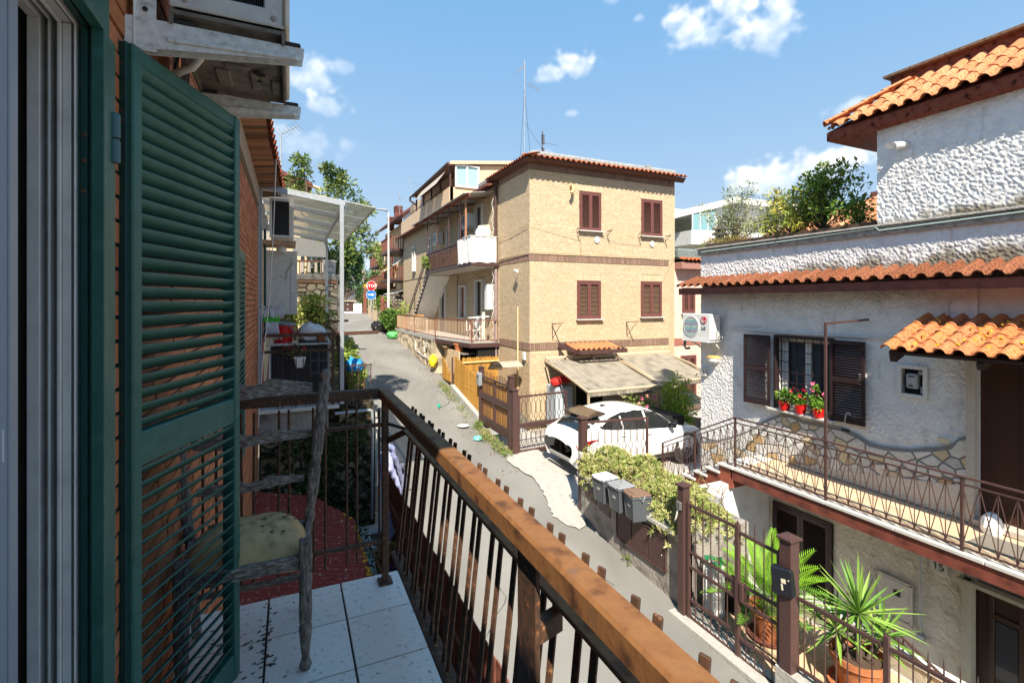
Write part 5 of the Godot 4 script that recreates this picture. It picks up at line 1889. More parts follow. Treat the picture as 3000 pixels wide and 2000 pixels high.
func plain_window(parent: Node3D, o: Vector3, u: Vector3, out: Vector3, w: float, h: float, m: Material, sill := true) -> void: # a pair of closed louvred shutters in a frame, with a marble sill
	var fr = Mb.new()
	var b = Basis(u, Vector3.UP, out)
	for q in [[0.02, h * 0.5, 0.04, h], [w - 0.02, h * 0.5, 0.04, h], [w * 0.5, h - 0.02, w - 0.08, 0.04]]:
		fr.cbox(o + u * q[0] + Vector3.UP * q[1] - out * 0.01, Vector3(q[2], q[3], 0.06), 0.004, b)
	part(parent, "window_frame", fr, m)
	var bk = Mb.new()
	bk.box(o + u * w * 0.5 + Vector3.UP * h * 0.5 - out * 0.06, Vector3(w, h, 0.02), b)
	part(parent, "window_recess", bk, M.dark)
	for k in 2:
		var lw = (w - 0.09) * 0.5
		shutter(parent, "shutter", o + u * (0.042 + k * (lw + 0.004)) + Vector3.UP * 0.01 + out * 0.005, u, out, lw, h - 0.055, m, 0.065, [[0.0, 0.11], [h - 0.055 - 0.08, h - 0.055]], 0.047, 0.035, 0.05, 0.75)
	if sill:
		var s = Mb.new()
		s.cbox(o + u * w * 0.5 - Vector3.UP * 0.022 + out * 0.05, Vector3(w + 0.12, 0.035, 0.17), 0.004, b)
		part(parent, "window_sill", s, M.marble)

func yellow_house() -> void:
	var h = thing("yellow_brick_house", "three-storey yellow brick house with brown brick bands and brown shutters", "house", P(7.3, 0.3, 14.62))
	var X0 = 7.298
	var D0 = 14.62
	var R = Vector3.RIGHT
	var F = Vector3(0, 0, -1)
	var core = Mb.new()
	core.box(P(10.45, 4.75, 17.0), Vector3(6.28, 9.0, 4.7))
	core.box(P(10.6, 4.75, 27.0), Vector3(6.56, 8.9, 15.6))
	part(h, "wall", core, M.ymortar)
	var tones = [Color(0.63, 0.490, 0.325), Color(0.60, 0.465, 0.305), Color(0.66, 0.520, 0.355), Color(0.62, 0.49, 0.335), Color(0.64, 0.495, 0.325)]
	var brown = [Color(0.27, 0.175, 0.13), Color(0.24, 0.155, 0.115), Color(0.30, 0.195, 0.145)]
	var zf = 14.648
	bricks(h, "brick", P(X0, 3.225, zf), R, Vector3.UP, Vector3.BACK, 6.0, 2.755, 0.25, 0.055, 0.0105, 0.014, [[1.857, 2.852, 0.785, 2.345], [4.65, 5.642, 0.825, 2.365]], tones, M.ybrick, 180)
	bricks(h, "brick", P(X0, 6.23, zf), R, Vector3.UP, Vector3.BACK, 6.30, 2.82, 0.25, 0.055, 0.0105, 0.014, [[1.954, 2.866, 0.90, 2.495], [4.672, 5.673, 0.86, 2.455]], tones, M.ybrick, 120)
	bricks(h, "bricks", P(X0, 0.3, zf), R, Vector3.UP, Vector3.BACK, 6.0, 2.67, 0.25, 0.055, 0.0105, 0.014, [[1.75, 2.95, 0.0, 2.1], [3.7, 5.2, 0.9, 2.0]], tones, M.ybrick, 0)
	for q in [[2.975, 6.0], [5.985, 6.02], [9.055, 6.30]]:
		bricks(h, "bricks", P(X0, q[0], zf), R, Vector3.UP, Vector3.BACK, q[1], 0.252, 0.063, 0.238, 0.012, 0.024, [], brown, M.ybrick, 0, true)
		bricks(h, "bricks", P(X0 + 0.008, q[0], D0), F, Vector3.UP, Vector3.LEFT, 2.6, 0.252, 0.063, 0.238, 0.012, 0.024, [], brown, M.ybrick, 0, true)
	for q in [[9.19, 8.52, 1.03], [11.91, 8.48, 1.12], [9.095, 5.362, 1.115], [11.888, 5.382, 1.112]]:
		bricks(h, "bricks", P(q[0], q[1], zf), R, Vector3.UP, Vector3.BACK, q[2], 0.22, 0.055, 0.208, 0.010, 0.026, [], tones, M.ybrick, 0, true)
	for q in [[0.3, 2.67], [3.225, 2.755], [6.23, 2.82]]:
		bricks(h, "bricks", P(X0 + 0.008, q[0], D0), F, Vector3.UP, Vector3.LEFT, 2.6, q[1], 0.25, 0.055, 0.0105, 0.014, [], tones, M.ybrick, 0)
	var doors = [[1.5, 2.5, 0.0, 2.45], [3.75, 4.65, 0.75, 2.25], [6.9, 7.9, 0.0, 2.3]]
	bricks(h, "bricks", P(7.30, 3.05, 17.25), F, Vector3.UP, Vector3.LEFT, 17.2, 3.0, 0.25, 0.055, 0.0105, 0.014, doors, tones, M.ybrick, 0)
	bricks(h, "bricks", P(7.30, 6.1, 17.25), F, Vector3.UP, Vector3.LEFT, 17.2, 2.9, 0.25, 0.055, 0.0105, 0.014, [[1.55, 2.5, 0.0, 2.55], [3.75, 4.7, 0.0, 2.4], [6.0, 6.6, 0.0, 2.3], [9.6, 10.2, 0.9, 2.1], [13.6, 14.3, 0.5, 2.0]], tones, M.ybrick, 0)
	bricks(h, "bricks", P(7.30, 0.5, 17.25), F, Vector3.UP, Vector3.LEFT, 5.0, 2.4, 0.25, 0.055, 0.0105, 0.014, [], tones, M.ybrick, 0)
	plain_window(h, P(9.252, 7.13, D0), R, Vector3.BACK, 0.91, 1.385, M.shutterbrown)
	plain_window(h, P(11.97, 7.09, D0), R, Vector3.BACK, 0.995, 1.39, M.shutterbrown)
	plain_window(h, P(9.157, 4.01, D0), R, Vector3.BACK, 0.99, 1.35, M.shutterbrown)
	plain_window(h, P(11.95, 4.05, D0), R, Vector3.BACK, 0.99, 1.33, M.shutterbrown)
	# eaves: brown soffit, a row of tiles, then grey roofing felt over the parapet
	var g = Mb.new()
	g.prism([P(7.0, 9.29, 14.18), P(7.29, 9.26, 14.62), P(7.29, 9.36, 14.62), P(7.0, 9.33, 14.18)], Vector3(6.72, 0, 0))
	g.prism([P(7.0, 9.29, 14.18), P(7.32, 9.26, 14.62), P(7.32, 9.36, 14.62), P(7.0, 9.33, 14.18)], Vector3(0, 0, -3.6))
	g.prism([P(6.98, 9.28, 14.2), P(7.32, 9.26, 14.2), P(7.32, 9.36, 14.2), P(6.98, 9.34, 14.2)], Vector3(0, 0, -3.6))
	part(h, "soffit", g, mat(Color(0.13, 0.055, 0.04), 0.8, "mottle", 1.0))
	var tt = [Color(0.52, 0.20, 0.10), Color(0.46, 0.17, 0.085), Color(0.40, 0.15, 0.08)]
	tile_rows(h, P(6.95, 9.33, 14.10), R, Vector3(0, 0.30, -0.954), 33, 1, 0.205, 0.5, 0.4, tt, M.tile)
	tile_rows(h, P(6.93, 9.33, 14.1), F, Vector3(0.954, 0.30, 0), 18, 1, 0.205, 0.5, 0.4, tt, M.tileold)
	g = Mb.new()
	g.cbox(P(10.62, 9.62, 17.3), Vector3(6.45, 0.30, 5.2), 0.09)
	g.cbox(P(12.35, 9.68, 14.9), Vector3(0.22, 0.2, 0.5), 0.02)
	part(h, "roofing_felt", g, M.felt)
	g = Mb.new()
	g.lathe(P(10.15, 9.75, 15.6), [Vector2(0.08, 0), Vector2(0.08, 0.22), Vector2(0.0, 0.22)], 14)
	g.lathe(P(10.15, 9.98, 15.6), [Vector2(0.0, 0.05), Vector2(0.17, 0.0), Vector2(0.0, 0.0)], 16)
	part(h, "flue", g, M.chrome)
	# small fittings on the front
	g = Mb.new()
	g.tube([P(8.89, 8.63, 14.60), P(8.89, 8.63, 14.46), P(8.88, 8.60, 14.42), P(8.86, 8.45, 14.40), P(8.77, 8.34, 14.38)], 0.055, 10)
	part(h, "flue_pipe", g, mat(Color(0.60, 0.42, 0.22), 0.7))
	g = Mb.new()
	for q in [[9.98, 6.83, 0.11], [12.46, 6.80, 0.1]]:
		var pts = []
		for k in 12:
			var a = TAU * k / 12
			pts.append(P(q[0] + cos(a) * q[2] * rng.randf_range(0.85, 1.2), q[1] + sin(a) * q[2] * rng.randf_range(1.0, 1.3), 14.595))
		g.prism(pts, Vector3(0, 0, 0.004))
	part(h, "plaster_patch", g, M.white)
	g = Mb.new()
	for q in [[9.13, 7.16], [10.40, 7.14], [11.82, 7.14], [13.08, 7.10]]:
		g.bar(P(q[0], q[1], 14.6), P(q[0] - 0.02, q[1] + 0.02, 14.25), 0.02, 0.03)
		g.bar(P(q[0], q[1] - 0.18, 14.6), P(q[0] - 0.02, q[1], 14.3), 0.014, 0.014)
	for q in [[8.14, 3.86], [11.27, 3.87]]:
		g.bar(P(q[0], q[1], 14.6), P(q[0] + 0.06, q[1] + 0.05, 13.95), 0.03, 0.03)
		g.bar(P(q[0], q[1] + 0.02, 14.59), P(q[0] + 0.02, q[1] - 0.50, 14.59), 0.02, 0.02)
		g.bar(P(q[0] + 0.02, q[1] - 0.5, 14.59), P(q[0] + 0.05, q[1] + 0.0, 14.1), 0.014, 0.014)
	part(h, "clothes_bracket", g, mat(Color(0.12, 0.07, 0.05), 0.7))
	g = Mb.new()
	var sag = func(a: Vector3, e: Vector3, drop: float) -> Array:
		var l = []
		for k in 11:
			var t = k / 10.0
			l.append(a.lerp(e, t) - Vector3(0, drop * 4 * t * (1 - t), 0))
		return l
	for q in [[P(9.13, 7.16, 14.28), P(7.3, 7.22, 14.55), 0.02], [P(9.9, 7.1, 14.58), P(11.82, 7.12, 14.3), 0.14], [P(8.15, 3.72, 14.1), P(11.28, 3.75, 14.1), 0.09], [P(8.18, 3.4, 14.3), P(11.3, 3.45, 14.3), 0.16], [P(13.55, 6.4, 14.56), P(12.95, 5.4, 14.58), 0.0]]:
		g.tube(sag.call(q[0], q[1], q[2]), 0.006, 4)
	for q in [[P(7.31, 6.27, 14.58), P(12.4, 6.27, 14.58)], [P(9.30, 6.28, 14.58), P(9.30, 6.95, 14.58)]]:
		g.tube([q[0], q[1]], 0.012, 5)
	part(h, "cable", g, mat(Color(0.48, 0.37, 0.22), 0.7))
	g = Mb.new()
	g.tube([P(7.24, 6.30, 14.6), P(7.24, 6.22, 17.15)], 0.012, 5)
	g.tube([P(7.24, 7.22, 14.6), P(7.24, 7.05, 16.0), P(7.24, 7.0, 17.1)], 0.008, 5)
	g.tube([P(7.23, 4.45, 15.42), P(7.23, 1.0, 15.42)], 0.03, 8)
	part(h, "conduit", g, mat(Color(0.60, 0.47, 0.28), 0.6))
	g = Mb.new()
	g.cbox(P(7.235, 2.77, 14.92), Vector3(0.07, 0.26, 0.16), 0.01)
	g.cbox(P(7.15, 5.72, 15.4), Vector3(0.12, 0.05, 0.05), 0.01)
	g.tube([P(7.12, 5.69, 15.44), P(7.08, 5.67, 15.16)], 0.055, 10)
	part(h, "security_camera", g, M.white)
	# brown downpipe at the recess
	g = Mb.new()
	g.tube([P(7.22, 9.3, 17.35), P(7.2, 9.0, 17.35), P(7.2, 3.0, 17.35)], 0.06, 10)
	part(h, "downpipe", g, M.brownpaint)
	g = Mb.new()
	g.tube([P(7.2, 5.9, 17.35), P(7.2, 1.2, 17.35)], 0.066, 10)
	part(h, "downpipe", g, mat(Color(0.33, 0.25, 0.25), 0.5, "blotch", 3.0))
	g = Mb.new()
	for k in 9:
		var y = 8.6 - k * 0.62
		g.tube([P(7.12, y, 17.4), P(7.05, y - 0.2, 17.38), P(7.1, y - 0.42, 17.42), P(7.13, y - 0.6, 17.38)], 0.012, 4)
	part(h, "loose_cable", g, M.white)
	# tiled canopy over the ground-floor door
	var c = thing("door_canopy", "small brown-framed canopy with orange tiles on the yellow front above the awnings", "canopy", P(9.3, 2.95, 14.3))
	g = Mb.new()
	for q in [[P(8.38, 3.10, 14.58), P(8.78, 2.93, 13.75)], [P(10.5, 3.10, 14.58), P(10.62, 2.93, 13.75)], [P(8.76, 2.93, 13.75), P(10.64, 2.93, 13.75)], [P(8.38, 3.12, 14.57), P(10.5, 3.12, 14.57)]]:
		g.bar(q[0], q[1], 0.05, 0.13, Vector3.UP, 0.004)
	g.bar(P(8.42, 2.6, 14.56), P(8.42, 3.1, 14.56), 0.05, 0.05)
	g.bar(P(8.42, 2.62, 14.56), P(8.7, 2.9, 13.9), 0.03, 0.03)
	g.bar(P(10.45, 2.75, 14.56), P(10.5, 2.88, 14.0), 0.03, 0.03)
	part(c, "frame", g, M.brownpaint)
	var sl = (P(8.5, 3.16, 14.5) - P(8.8, 3.0, 13.8))
	sl.x = 0
	tile_rows(c, P(8.62, 2.99, 13.82), R, sl.normalized(), 9, 1, 0.20, 0.74, 0.4, [Color(0.62, 0.25, 0.11), Color(0.58, 0.22, 0.10)], M.stone)
	# the two awnings
	var names = ["striped beige awning with the white car parked below its left half", "second striped beige awning, further right and partly behind the white house"]
	for k in 2:
		var x0 = 7.82 if k == 0 else 10.66
		var x1 = 10.62 if k == 0 else 13.2
		var y1 = 2.02 if k == 0 else 2.05
		var dfr = 11.85 if k == 0 else 12.15
		var a = thing("awning", names[k], "awning", P(x0, 2.0, 13.0), "awnings on the yellow house")
		g = Mb.new()
		g.cbox(P((x0 + x1) * 0.5, 2.70, 14.47), Vector3(x1 - x0, 0.13, 0.16), 0.03)
		part(a, "cassette", g, M.beige)
		g = Mb.new()
		var n = 56
		var rows = 10
		for i in n:
			var t0 = float(i) / n
			var t1 = float(i + 1) / n
			var stripe = i % 7
			g.col = [Color(0.37, 0.34, 0.285), Color(0.37, 0.34, 0.285), Color(0.28, 0.24, 0.18), Color(0.37, 0.34, 0.285), Color(0.32, 0.285, 0.225), Color(0.36, 0.33, 0.275), Color(0.26, 0.225, 0.17)][stripe]
			for j in rows:
				var pt = func(t, s): return P(lerpf(x0 + 0.06, x1 - 0.06, t) - 0.10 * s * (1 - k), lerpf(2.66, y1, s) - 0.05 * sin(PI * s) - 0.012 * sin(t * 23 + s * 4) * s, lerpf(14.40, dfr, s))
				g.quad(pt.call(t0, float(j) / rows), pt.call(t1, float(j) / rows), pt.call(t1, float(j + 1) / rows), pt.call(t0, float(j + 1) / rows), Vector3.UP)
			var q0 = P(lerpf(x0 + 0.06, x1 - 0.06, t0) - 0.10 * (1 - k), y1, dfr - 0.03)
			var q1 = P(lerpf(x0 + 0.06, x1 - 0.06, t1) - 0.10 * (1 - k), y1, dfr - 0.03)
			g.quad(q0, q1, q1 - Vector3(0, 0.14, 0), q0 - Vector3(0, 0.14, 0), Vector3.BACK)
		part(a, "fabric", g, M.awning)
		g = Mb.new()
		g.tube([P(x0 - 0.05, y1, dfr), P(x1 - 0.08, y1, dfr)], 0.045, 8)
		part(a, "front_bar", g, M.beige)
		for x in [x0 - 0.02, x1 - 0.1]:
			g = Mb.new()
			g.bar(P(x, 2.62, 14.42), P(x - 0.04, 2.42, 13.3), 0.05, 0.07, Vector3.UP, 0.006)
			g.bar(P(x - 0.04, 2.42, 13.3), P(x - 0.02, y1, dfr), 0.05, 0.06, Vector3.UP, 0.006)
			part(a, "arm", g, M.beige)
			g = Mb.new()
			g.cbox(P(x, (0.3 + y1) * 0.5, dfr), Vector3(0.06, y1 - 0.3, 0.06), 0.005)
			part(a, "post", g, M.beige)
	# shaded ground floor: door, window, fridge with a red thing on it
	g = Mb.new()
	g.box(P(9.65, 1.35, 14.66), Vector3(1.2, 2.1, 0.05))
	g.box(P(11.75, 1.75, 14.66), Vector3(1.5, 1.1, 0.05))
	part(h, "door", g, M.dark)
	g = Mb.new()
	for q in [[9.05, 1.35, 0.06, 2.1], [10.25, 1.35, 0.06, 2.1], [9.65, 2.38, 1.2, 0.06]]:
		g.cbox(P(q[0], q[1], 14.6), Vector3(q[2], q[3], 0.06), 0.004)
	g.cbox(P(11.75, 1.17, 14.56), Vector3(1.6, 0.05, 0.16), 0.004)
	part(h, "door_frame", g, M.beige)
	g = Mb.new()
	g.box(P(10.0, 0.305, 13.4), Vector3(5.4, 0.01, 2.3))
	part(h, "porch_floor", g, M.greywall)
	var fr = thing("fridge", "grey fridge standing under the awning against the yellow wall", "fridge", P(8.1, 0.3, 14.0))
	g = Mb.new()
	g.cbox(P(8.1, 1.1, 14.05), Vector3(0.62, 1.55, 0.62), 0.02)
	part(fr, "body", g, mat(Color(0.36, 0.42, 0.48), 0.35))
	g = Mb.new()
	g.cbox(P(8.42, 1.1, 13.735), Vector3(0.02, 1.5, 0.02), 0.004)
	g.cbox(P(8.1, 1.15, 13.73), Vector3(0.6, 1.4, 0.03), 0.01)
	part(fr, "door", g, mat(Color(0.46, 0.52, 0.58), 0.35))
	g = Mb.new()
	g.cbox(P(8.15, 1.93, 14.0), Vector3(0.4, 0.1, 0.3), 0.02)
	solo("cardboard_box", g, mat(Color(0.4, 0.35, 0.28), 0.9), "flat cardboard box on top of the grey fridge", "box")
	g = Mb.new()
	g.cbox(P(7.88, 2.03, 13.8), Vector3(0.42, 0.26, 0.32), 0.08, Basis(Vector3.BACK, 0.25))
	g.cbox(P(8.22, 2.10, 13.85), Vector3(0.4, 0.26, 0.32), 0.08, Basis(Vector3.BACK, 0.1))
	solo("red_cushion", g, mat(Color(0.50, 0.025, 0.02), 0.7), "red cushion folded over the top of the grey fridge", "cushion")
	g = Mb.new()
	g.tube([P(7.95, 2.0, 13.72), P(8.38, 0.6, 13.5)], 0.02, 8)
	solo("parasol_pole", g, M.galv, "shiny metal pole leaning on the front of the grey fridge", "pole")
	g = Mb.new()
	for k in 3:
		g.tube([P(10.35 + k * 0.08, 0.4, 13.6), P(10.15 + k * 0.03, 2.0, 14.0)], 0.02, 6)
	solo("garden_poles", g, M.beige, "bundle of light poles leaning in the shade under the first awning", "poles")
	var lt = thing("wall_lantern", "small lantern fixed to the awning cassette under the door canopy", "lamp", P(9.62, 2.5, 14.3))
	g = Mb.new()
	g.lathe(P(9.62, 2.52, 14.3), [Vector2(0.03, 0), Vector2(0.07, 0.15), Vector2(0.02, 0.22), Vector2(0, 0.22)], 8)
	part(lt, "glass", g, mat(gy(0.5), 0.2))
	g = Mb.new()
	g.lathe(P(9.62, 2.68, 14.3), [Vector2(0.1, 0), Vector2(0.02, 0.08), Vector2(0, 0.1)], 8)
	part(lt, "cap", g, M.beige)
	# timber paling along the garden bed
	var pf = thing("paling_fence", "low grey weathered paling fence at the back of the driveway", "fence", P(10.0, 0.3, 12.4))
	for i in 120:
		g = Mb.new()
		g.col = vary(Color(0.36, 0.32, 0.28), 0.35)
		var t = i / 119.0
		var x = lerpf(7.0, 13.5, t)
		g.box(P(x, 0.55 + rng.randf() * 0.06, 12.0 + 0.35 * sin(t * 5.0)), Vector3(0.045, 0.55 + rng.randf() * 0.12, 0.02), Basis(Vector3.BACK, rng.randf_range(-0.06, 0.06)))
		part(pf, "paling", g, M.stone)
	aerial(P(8.31, 9.75, 17.1), 4.25, 0, "tall aerial mast on the yellow house, guyed with wires", M.galv)
	aerial(P(8.93, 9.75, 16.8), 1.5, 1, "short rusty aerial mast beside the tall one on the yellow house", M.rustdark)
	g = Mb.new()
	for q in [[P(8.31, 12.9, 17.1), P(7.6, 9.8, 16.0)], [P(8.31, 12.9, 17.1), P(9.4, 9.8, 18.6)], [P(8.31, 11.6, 17.1), P(9.1, 9.8, 16.2)]]:
		g.tube(q, 0.006, 4)
	solo("guy_wires", g, M.blackmat, "thin guy wires staying the tall aerial mast", "wire")

func yellow_balconies() -> void:
	# first-floor balcony with the white sheet
	var b = thing("upper_balcony", "first-floor balcony of the yellow house with a white sheet tied round its near end", "balcony", P(6.15, 6.0, 20.0))
	var g = Mb.new()
	g.cbox(P(6.72, 6.04, 20.5), Vector3(1.16, 0.14, 6.6), 0.01)
	part(b, "slab", g, M.brownpaint)
	g = Mb.new()
	g.box(P(6.72, 5.965, 20.5), Vector3(1.10, 0.03, 6.5))
	part(b, "slab_underside", g, mat(Color(0.55, 0.50, 0.43), 0.9, "mottle", 0.8))
	for i in 38:
		g = Mb.new()
		g.bar(P(6.17, 6.12, 18.7 + i * 0.135), P(6.17, 6.97, 18.7 + i * 0.135), 0.022, 0.022)
		part(b, "baluster", g, M.brownpaint)
	for q in [[P(6.17, 6.98, 17.3), P(6.17, 6.98, 23.75), 0.05], [P(6.17, 6.16, 18.5), P(6.17, 6.16, 23.75), 0.03]]:
		g = Mb.new()
		g.bar(q[0], q[1], q[2], q[2])
		part(b, "rail", g, M.brownpaint)
	for d in [18.55, 20.1, 21.9, 23.7]:
		g = Mb.new()
		g.bar(P(6.17, 6.1, d), P(6.17, 8.75, d), 0.05, 0.05)
		part(b, "post", g, M.brownpaint)
	g = Mb.new()
	for i in 24:
		g.box(P(6.155, 6.3 + rng.randf() * 0.5, 19.2 + rng.randf() * 4.0), Vector3(0.02, 0.05, 0.03))
	part(b, "ornament", g, M.blackmat)
	# the reed-lined inside of the railing
	g = Mb.new()
	g.box(P(6.22, 6.5, 21.2), Vector3(0.015, 0.72, 5.0))
	part(b, "reed_mat", g, mat(Color(0.42, 0.29, 0.16), 0.9, "reed", Vector3(6, 1, 6)))
	var rows = []
	g = Mb.new()
	for i in 9:
		var l = PackedVector3Array()
		for j in 34:
			var t = j / 33.0
			var p = P(lerpf(7.15, 6.10, minf(t / 0.42, 1.0)), 0, lerpf(17.18, 18.7, maxf(0.0, (t - 0.42) / 0.58)))
			p.y = lerpf(7.06, 6.10, i / 8.0) + 0.02 * sin(j * 0.9)
			var wv = 0.03 * sin(j * 1.7 + i * 0.4) * (1.0 if t > 0.5 else 0.35)
			l.append(p + Vector3(wv if t > 0.42 else 0.0, 0, wv if t <= 0.42 else 0.0))
		rows.append(l)
	g.grid(rows)
	part(b, "white_sheet", g, mat(Color(0.80, 0.80, 0.79), 0.7, "", 1.0, {"back": gy(0.1)}))
	g = Mb.new()
	g.cbox(P(6.62, 7.08, 17.6), Vector3(1.1, 0.03, 0.9), 0.005)
	part(b, "shelf", g, M.white)
	var cs = bag(P(6.75, 7.1, 17.5), Vector3(0.30, 0.2, 0.18), 17, 0.4)
	solo("white_bag", cs, mat(Color(0.72, 0.76, 0.72), 0.5), "white printed shopping bags heaped on the sheeted balcony", "bag")
	g = Mb.new()
	g.cbox(P(6.8, 7.42, 17.55), Vector3(0.5, 0.28, 0.16), 0.05, Basis(Vector3.BACK, 0.12))
	solo("cushion", g, mat(Color(0.72, 0.74, 0.48), 0.8, "blotch", 3.0), "yellow and white cushion standing on the sheeted balcony shelf", "cushion")
	# corrugated awning over it
	var a = thing("corrugated_awning", "grey corrugated sheet roof over the first-floor balcony of the yellow house", "awning", P(6.6, 8.8, 21.0))
	rows = []
	g = Mb.new()
	for i in 150:
		var d = 17.45 + i * 0.06
		var l = PackedVector3Array()
		for x in [5.95, 6.6, 7.3]:
			l.append(P(x, 8.72 + (x - 5.95) * 0.16 + 0.02 * sin(d * TAU / 0.24), d))
		rows.append(l)
	g.grid(rows)
	part(a, "sheet", g, mat(Color(0.48, 0.45, 0.42), 0.7, "blotch", 1.0))
	g = Mb.new()
	g.bar(P(6.17, 8.68, 17.45), P(6.17, 8.68, 26.4), 0.06, 0.09)
	for d in [18.5, 20.1, 21.9, 23.7, 25.6]:
		g.bar(P(6.0, 8.66, d), P(7.3, 8.86, d), 0.05, 0.05)
	part(a, "beams", g, M.redbrown)
	g = Mb.new()
	g.bar(P(6.17, 6.2, 17.9), P(6.17, 8.7, 17.9), 0.06, 0.06)
	part(a, "post", g, mat(Color(0.36, 0.17, 0.10), 0.6))
	# doors, windows and air conditioners on the long side wall
	var w = thing("side_openings", "doors and windows in the long side wall of the yellow house behind its balconies", "door", P(7.3, 3.0, 20.0))
	for q in [[18.75, 19.75, 3.08, 5.48], [21.0, 21.9, 3.9, 5.3], [24.15, 25.15, 3.08, 5.35], [18.8, 19.75, 6.12, 8.62], [21.0, 21.95, 6.12, 8.45], [23.25, 23.85, 6.12, 8.35], [26.85, 27.45, 7.0, 8.2], [30.85, 31.55, 6.6, 8.1]]:
		g = Mb.new()
		g.box(P(7.34, (q[2] + q[3]) * 0.5, (q[0] + q[1]) * 0.5), Vector3(0.06, q[3] - q[2], q[1] - q[0] - 0.2))
		part(w, "door_leaf", g, M.shutterdark if q[2] < 3.5 or q[2] == 6.12 else mat(Color(0.22, 0.09, 0.05), 0.6))
		g = Mb.new()
		for s in [[q[0] + 0.05, 0.10], [q[1] - 0.05, 0.10]]:
			g.cbox(P(7.26, (q[2] + q[3]) * 0.5, s[0]), Vector3(0.16, q[3] - q[2], s[1]), 0.005)
		g.cbox(P(7.26, q[3] + 0.03, (q[0] + q[1]) * 0.5), Vector3(0.16, 0.08, q[1] - q[0]), 0.005)
		if q[2] > 3.5 and q[2] != 6.12:
			g.cbox(P(7.24, q[2] - 0.02, (q[0] + q[1]) * 0.5), Vector3(0.22, 0.05, q[1] - q[0] + 0.1), 0.005)
		part(w, "marble_surround", g, M.marble)
	for q in [[20.2, 7.85, "white air conditioner above the near door of the first-floor balcony"], [25.0, 7.65, "white air conditioner with a dark fan further along under the corrugated roof"]]:
		var ac = thing("air_conditioner", q[2], "air conditioner", P(7.1, q[1], q[0]))
		g = Mb.new()
		g.cbox(P(7.08, q[1] + 0.3, q[0]), Vector3(0.34, 0.58, 0.8), 0.03)
		part(ac, "casing", g, M.white)
		g = Mb.new()
		g.lathe(P(6.905, q[1] + 0.3, q[0] + 0.1), [Vector2(0.22, 0), Vector2(0.2, 0.015), Vector2(0, 0.015)], 18, Basis(Vector3.BACK, PI / 2))
		part(ac, "fan_grille", g, M.black)
		g = Mb.new()
		g.cbox(P(7.08, q[1] - 0.03, q[0]), Vector3(0.44, 0.05, 0.7), 0.01)
		part(ac, "bracket", g, M.white)
	g = Mb.new()
	g.tube([P(7.2, 5.9, 23.4), P(7.2, 5.9, 22.2), P(7.2, 5.8, 22.1), P(7.2, 3.1, 22.1)], 0.03, 6)
	part(w, "drain_pipe", g, M.tan)
	g = Mb.new()
	g.cbox(P(7.15, 4.8, 17.9), Vector3(0.3, 1.0, 0.3), 0.02)
	part(w, "white_niche", g, M.white)
	# outside stair down from the balcony
	var st = thing("outside_stair", "outside stair with brown stringer and white soffit down the side of the yellow house", "stair", P(6.7, 3.1, 26.0))
	var n = 15
	for i in n:
		g = Mb.new()
		var y = 6.10 - (i + 1) * 0.196
		var d = 23.72 + i * 0.262
		g.cbox(P(6.72, y, d + 0.15), Vector3(1.18, 0.04, 0.31), 0.004)
		g.box(P(6.72, y + 0.1, d + 0.01), Vector3(1.1, 0.18, 0.02))
		part(st, "step", g, M.marble)
	g = Mb.new()
	g.prism([P(6.17, 5.95, 23.62), P(6.17, 6.1, 23.62), P(6.17, 3.10, 27.75), P(6.17, 2.9, 27.6)], Vector3(0.06, 0, 0))
	part(st, "stringer", g, M.brownpaint)
	g = Mb.new()
	g.prism([P(6.23, 5.9, 23.62), P(6.23, 2.95, 27.5), P(6.23, 3.0, 27.6), P(6.23, 6.0, 23.66)], Vector3(1.07, 0, 0))
	part(st, "soffit", g, M.whitewall)
	for q in [[P(6.15, 6.98, 23.7), P(6.15, 4.25, 27.6)], [P(6.15, 6.7, 23.75), P(6.15, 4.0, 27.6)]]:
		g = Mb.new()
		g.bar(q[0], q[1], 0.04, 0.04)
		part(st, "handrail", g, M.brownpaint)
	for k in 4:
		g = Mb.new()
		var t = k / 3.0
		g.bar(P(6.15, lerpf(6.0, 3.2, t), lerpf(23.9, 27.5, t)), P(6.15, lerpf(6.85, 4.3, t), lerpf(23.9, 27.5, t)), 0.035, 0.035)
		part(st, "post", g, M.brownpaint)
	# ground terrace with its railing
	b = thing("lower_terrace", "ground terrace of the yellow house with a slim brown railing above the retaining wall", "terrace", P(6.0, 3.0, 22.0))
	g = Mb.new()
	g.prism([P(7.3, 2.93, 17.2), P(6.15, 2.93, 17.2), P(5.62, 2.93, 20.4), P(5.62, 2.93, 30.0), P(7.3, 2.93, 30.0)], Vector3(0, 0.14, 0))
	part(b, "slab", g, M.concrete)
	g = Mb.new()
	g.bar(P(6.14, 2.98, 17.2), P(7.3, 2.98, 17.2), 0.03, 0.16)
	g.bar(P(6.13, 2.97, 17.2), P(5.6, 2.97, 20.4), 0.03, 0.16)
	part(b, "edge", g, M.brownpaint)
	var path = [P(7.25, 3.08, 17.22), P(6.17, 3.08, 17.22), P(5.66, 3.08, 20.4), P(5.66, 3.08, 24.2), P(5.66, 3.08, 28.6)]
	for s in 4:
		var a0: Vector3 = path[s]
		var a1: Vector3 = path[s + 1]
		g = Mb.new()
		g.bar(a0 + Vector3(0, 0.84, 0), a1 + Vector3(0, 0.84, 0), 0.045, 0.04)
		part(b, "rail", g, M.redmetal)
		g = Mb.new()
		g.bar(a0 + Vector3(0, 0.08, 0), a1 + Vector3(0, 0.08, 0), 0.03, 0.03)
		part(b, "rail", g, M.redmetal)
		g = Mb.new()
		g.bar(a1, a1 + Vector3(0, 0.86, 0), 0.045, 0.045)
		part(b, "post", g, M.redmetal)
		var cnt = int(a0.distance_to(a1) / 0.125)
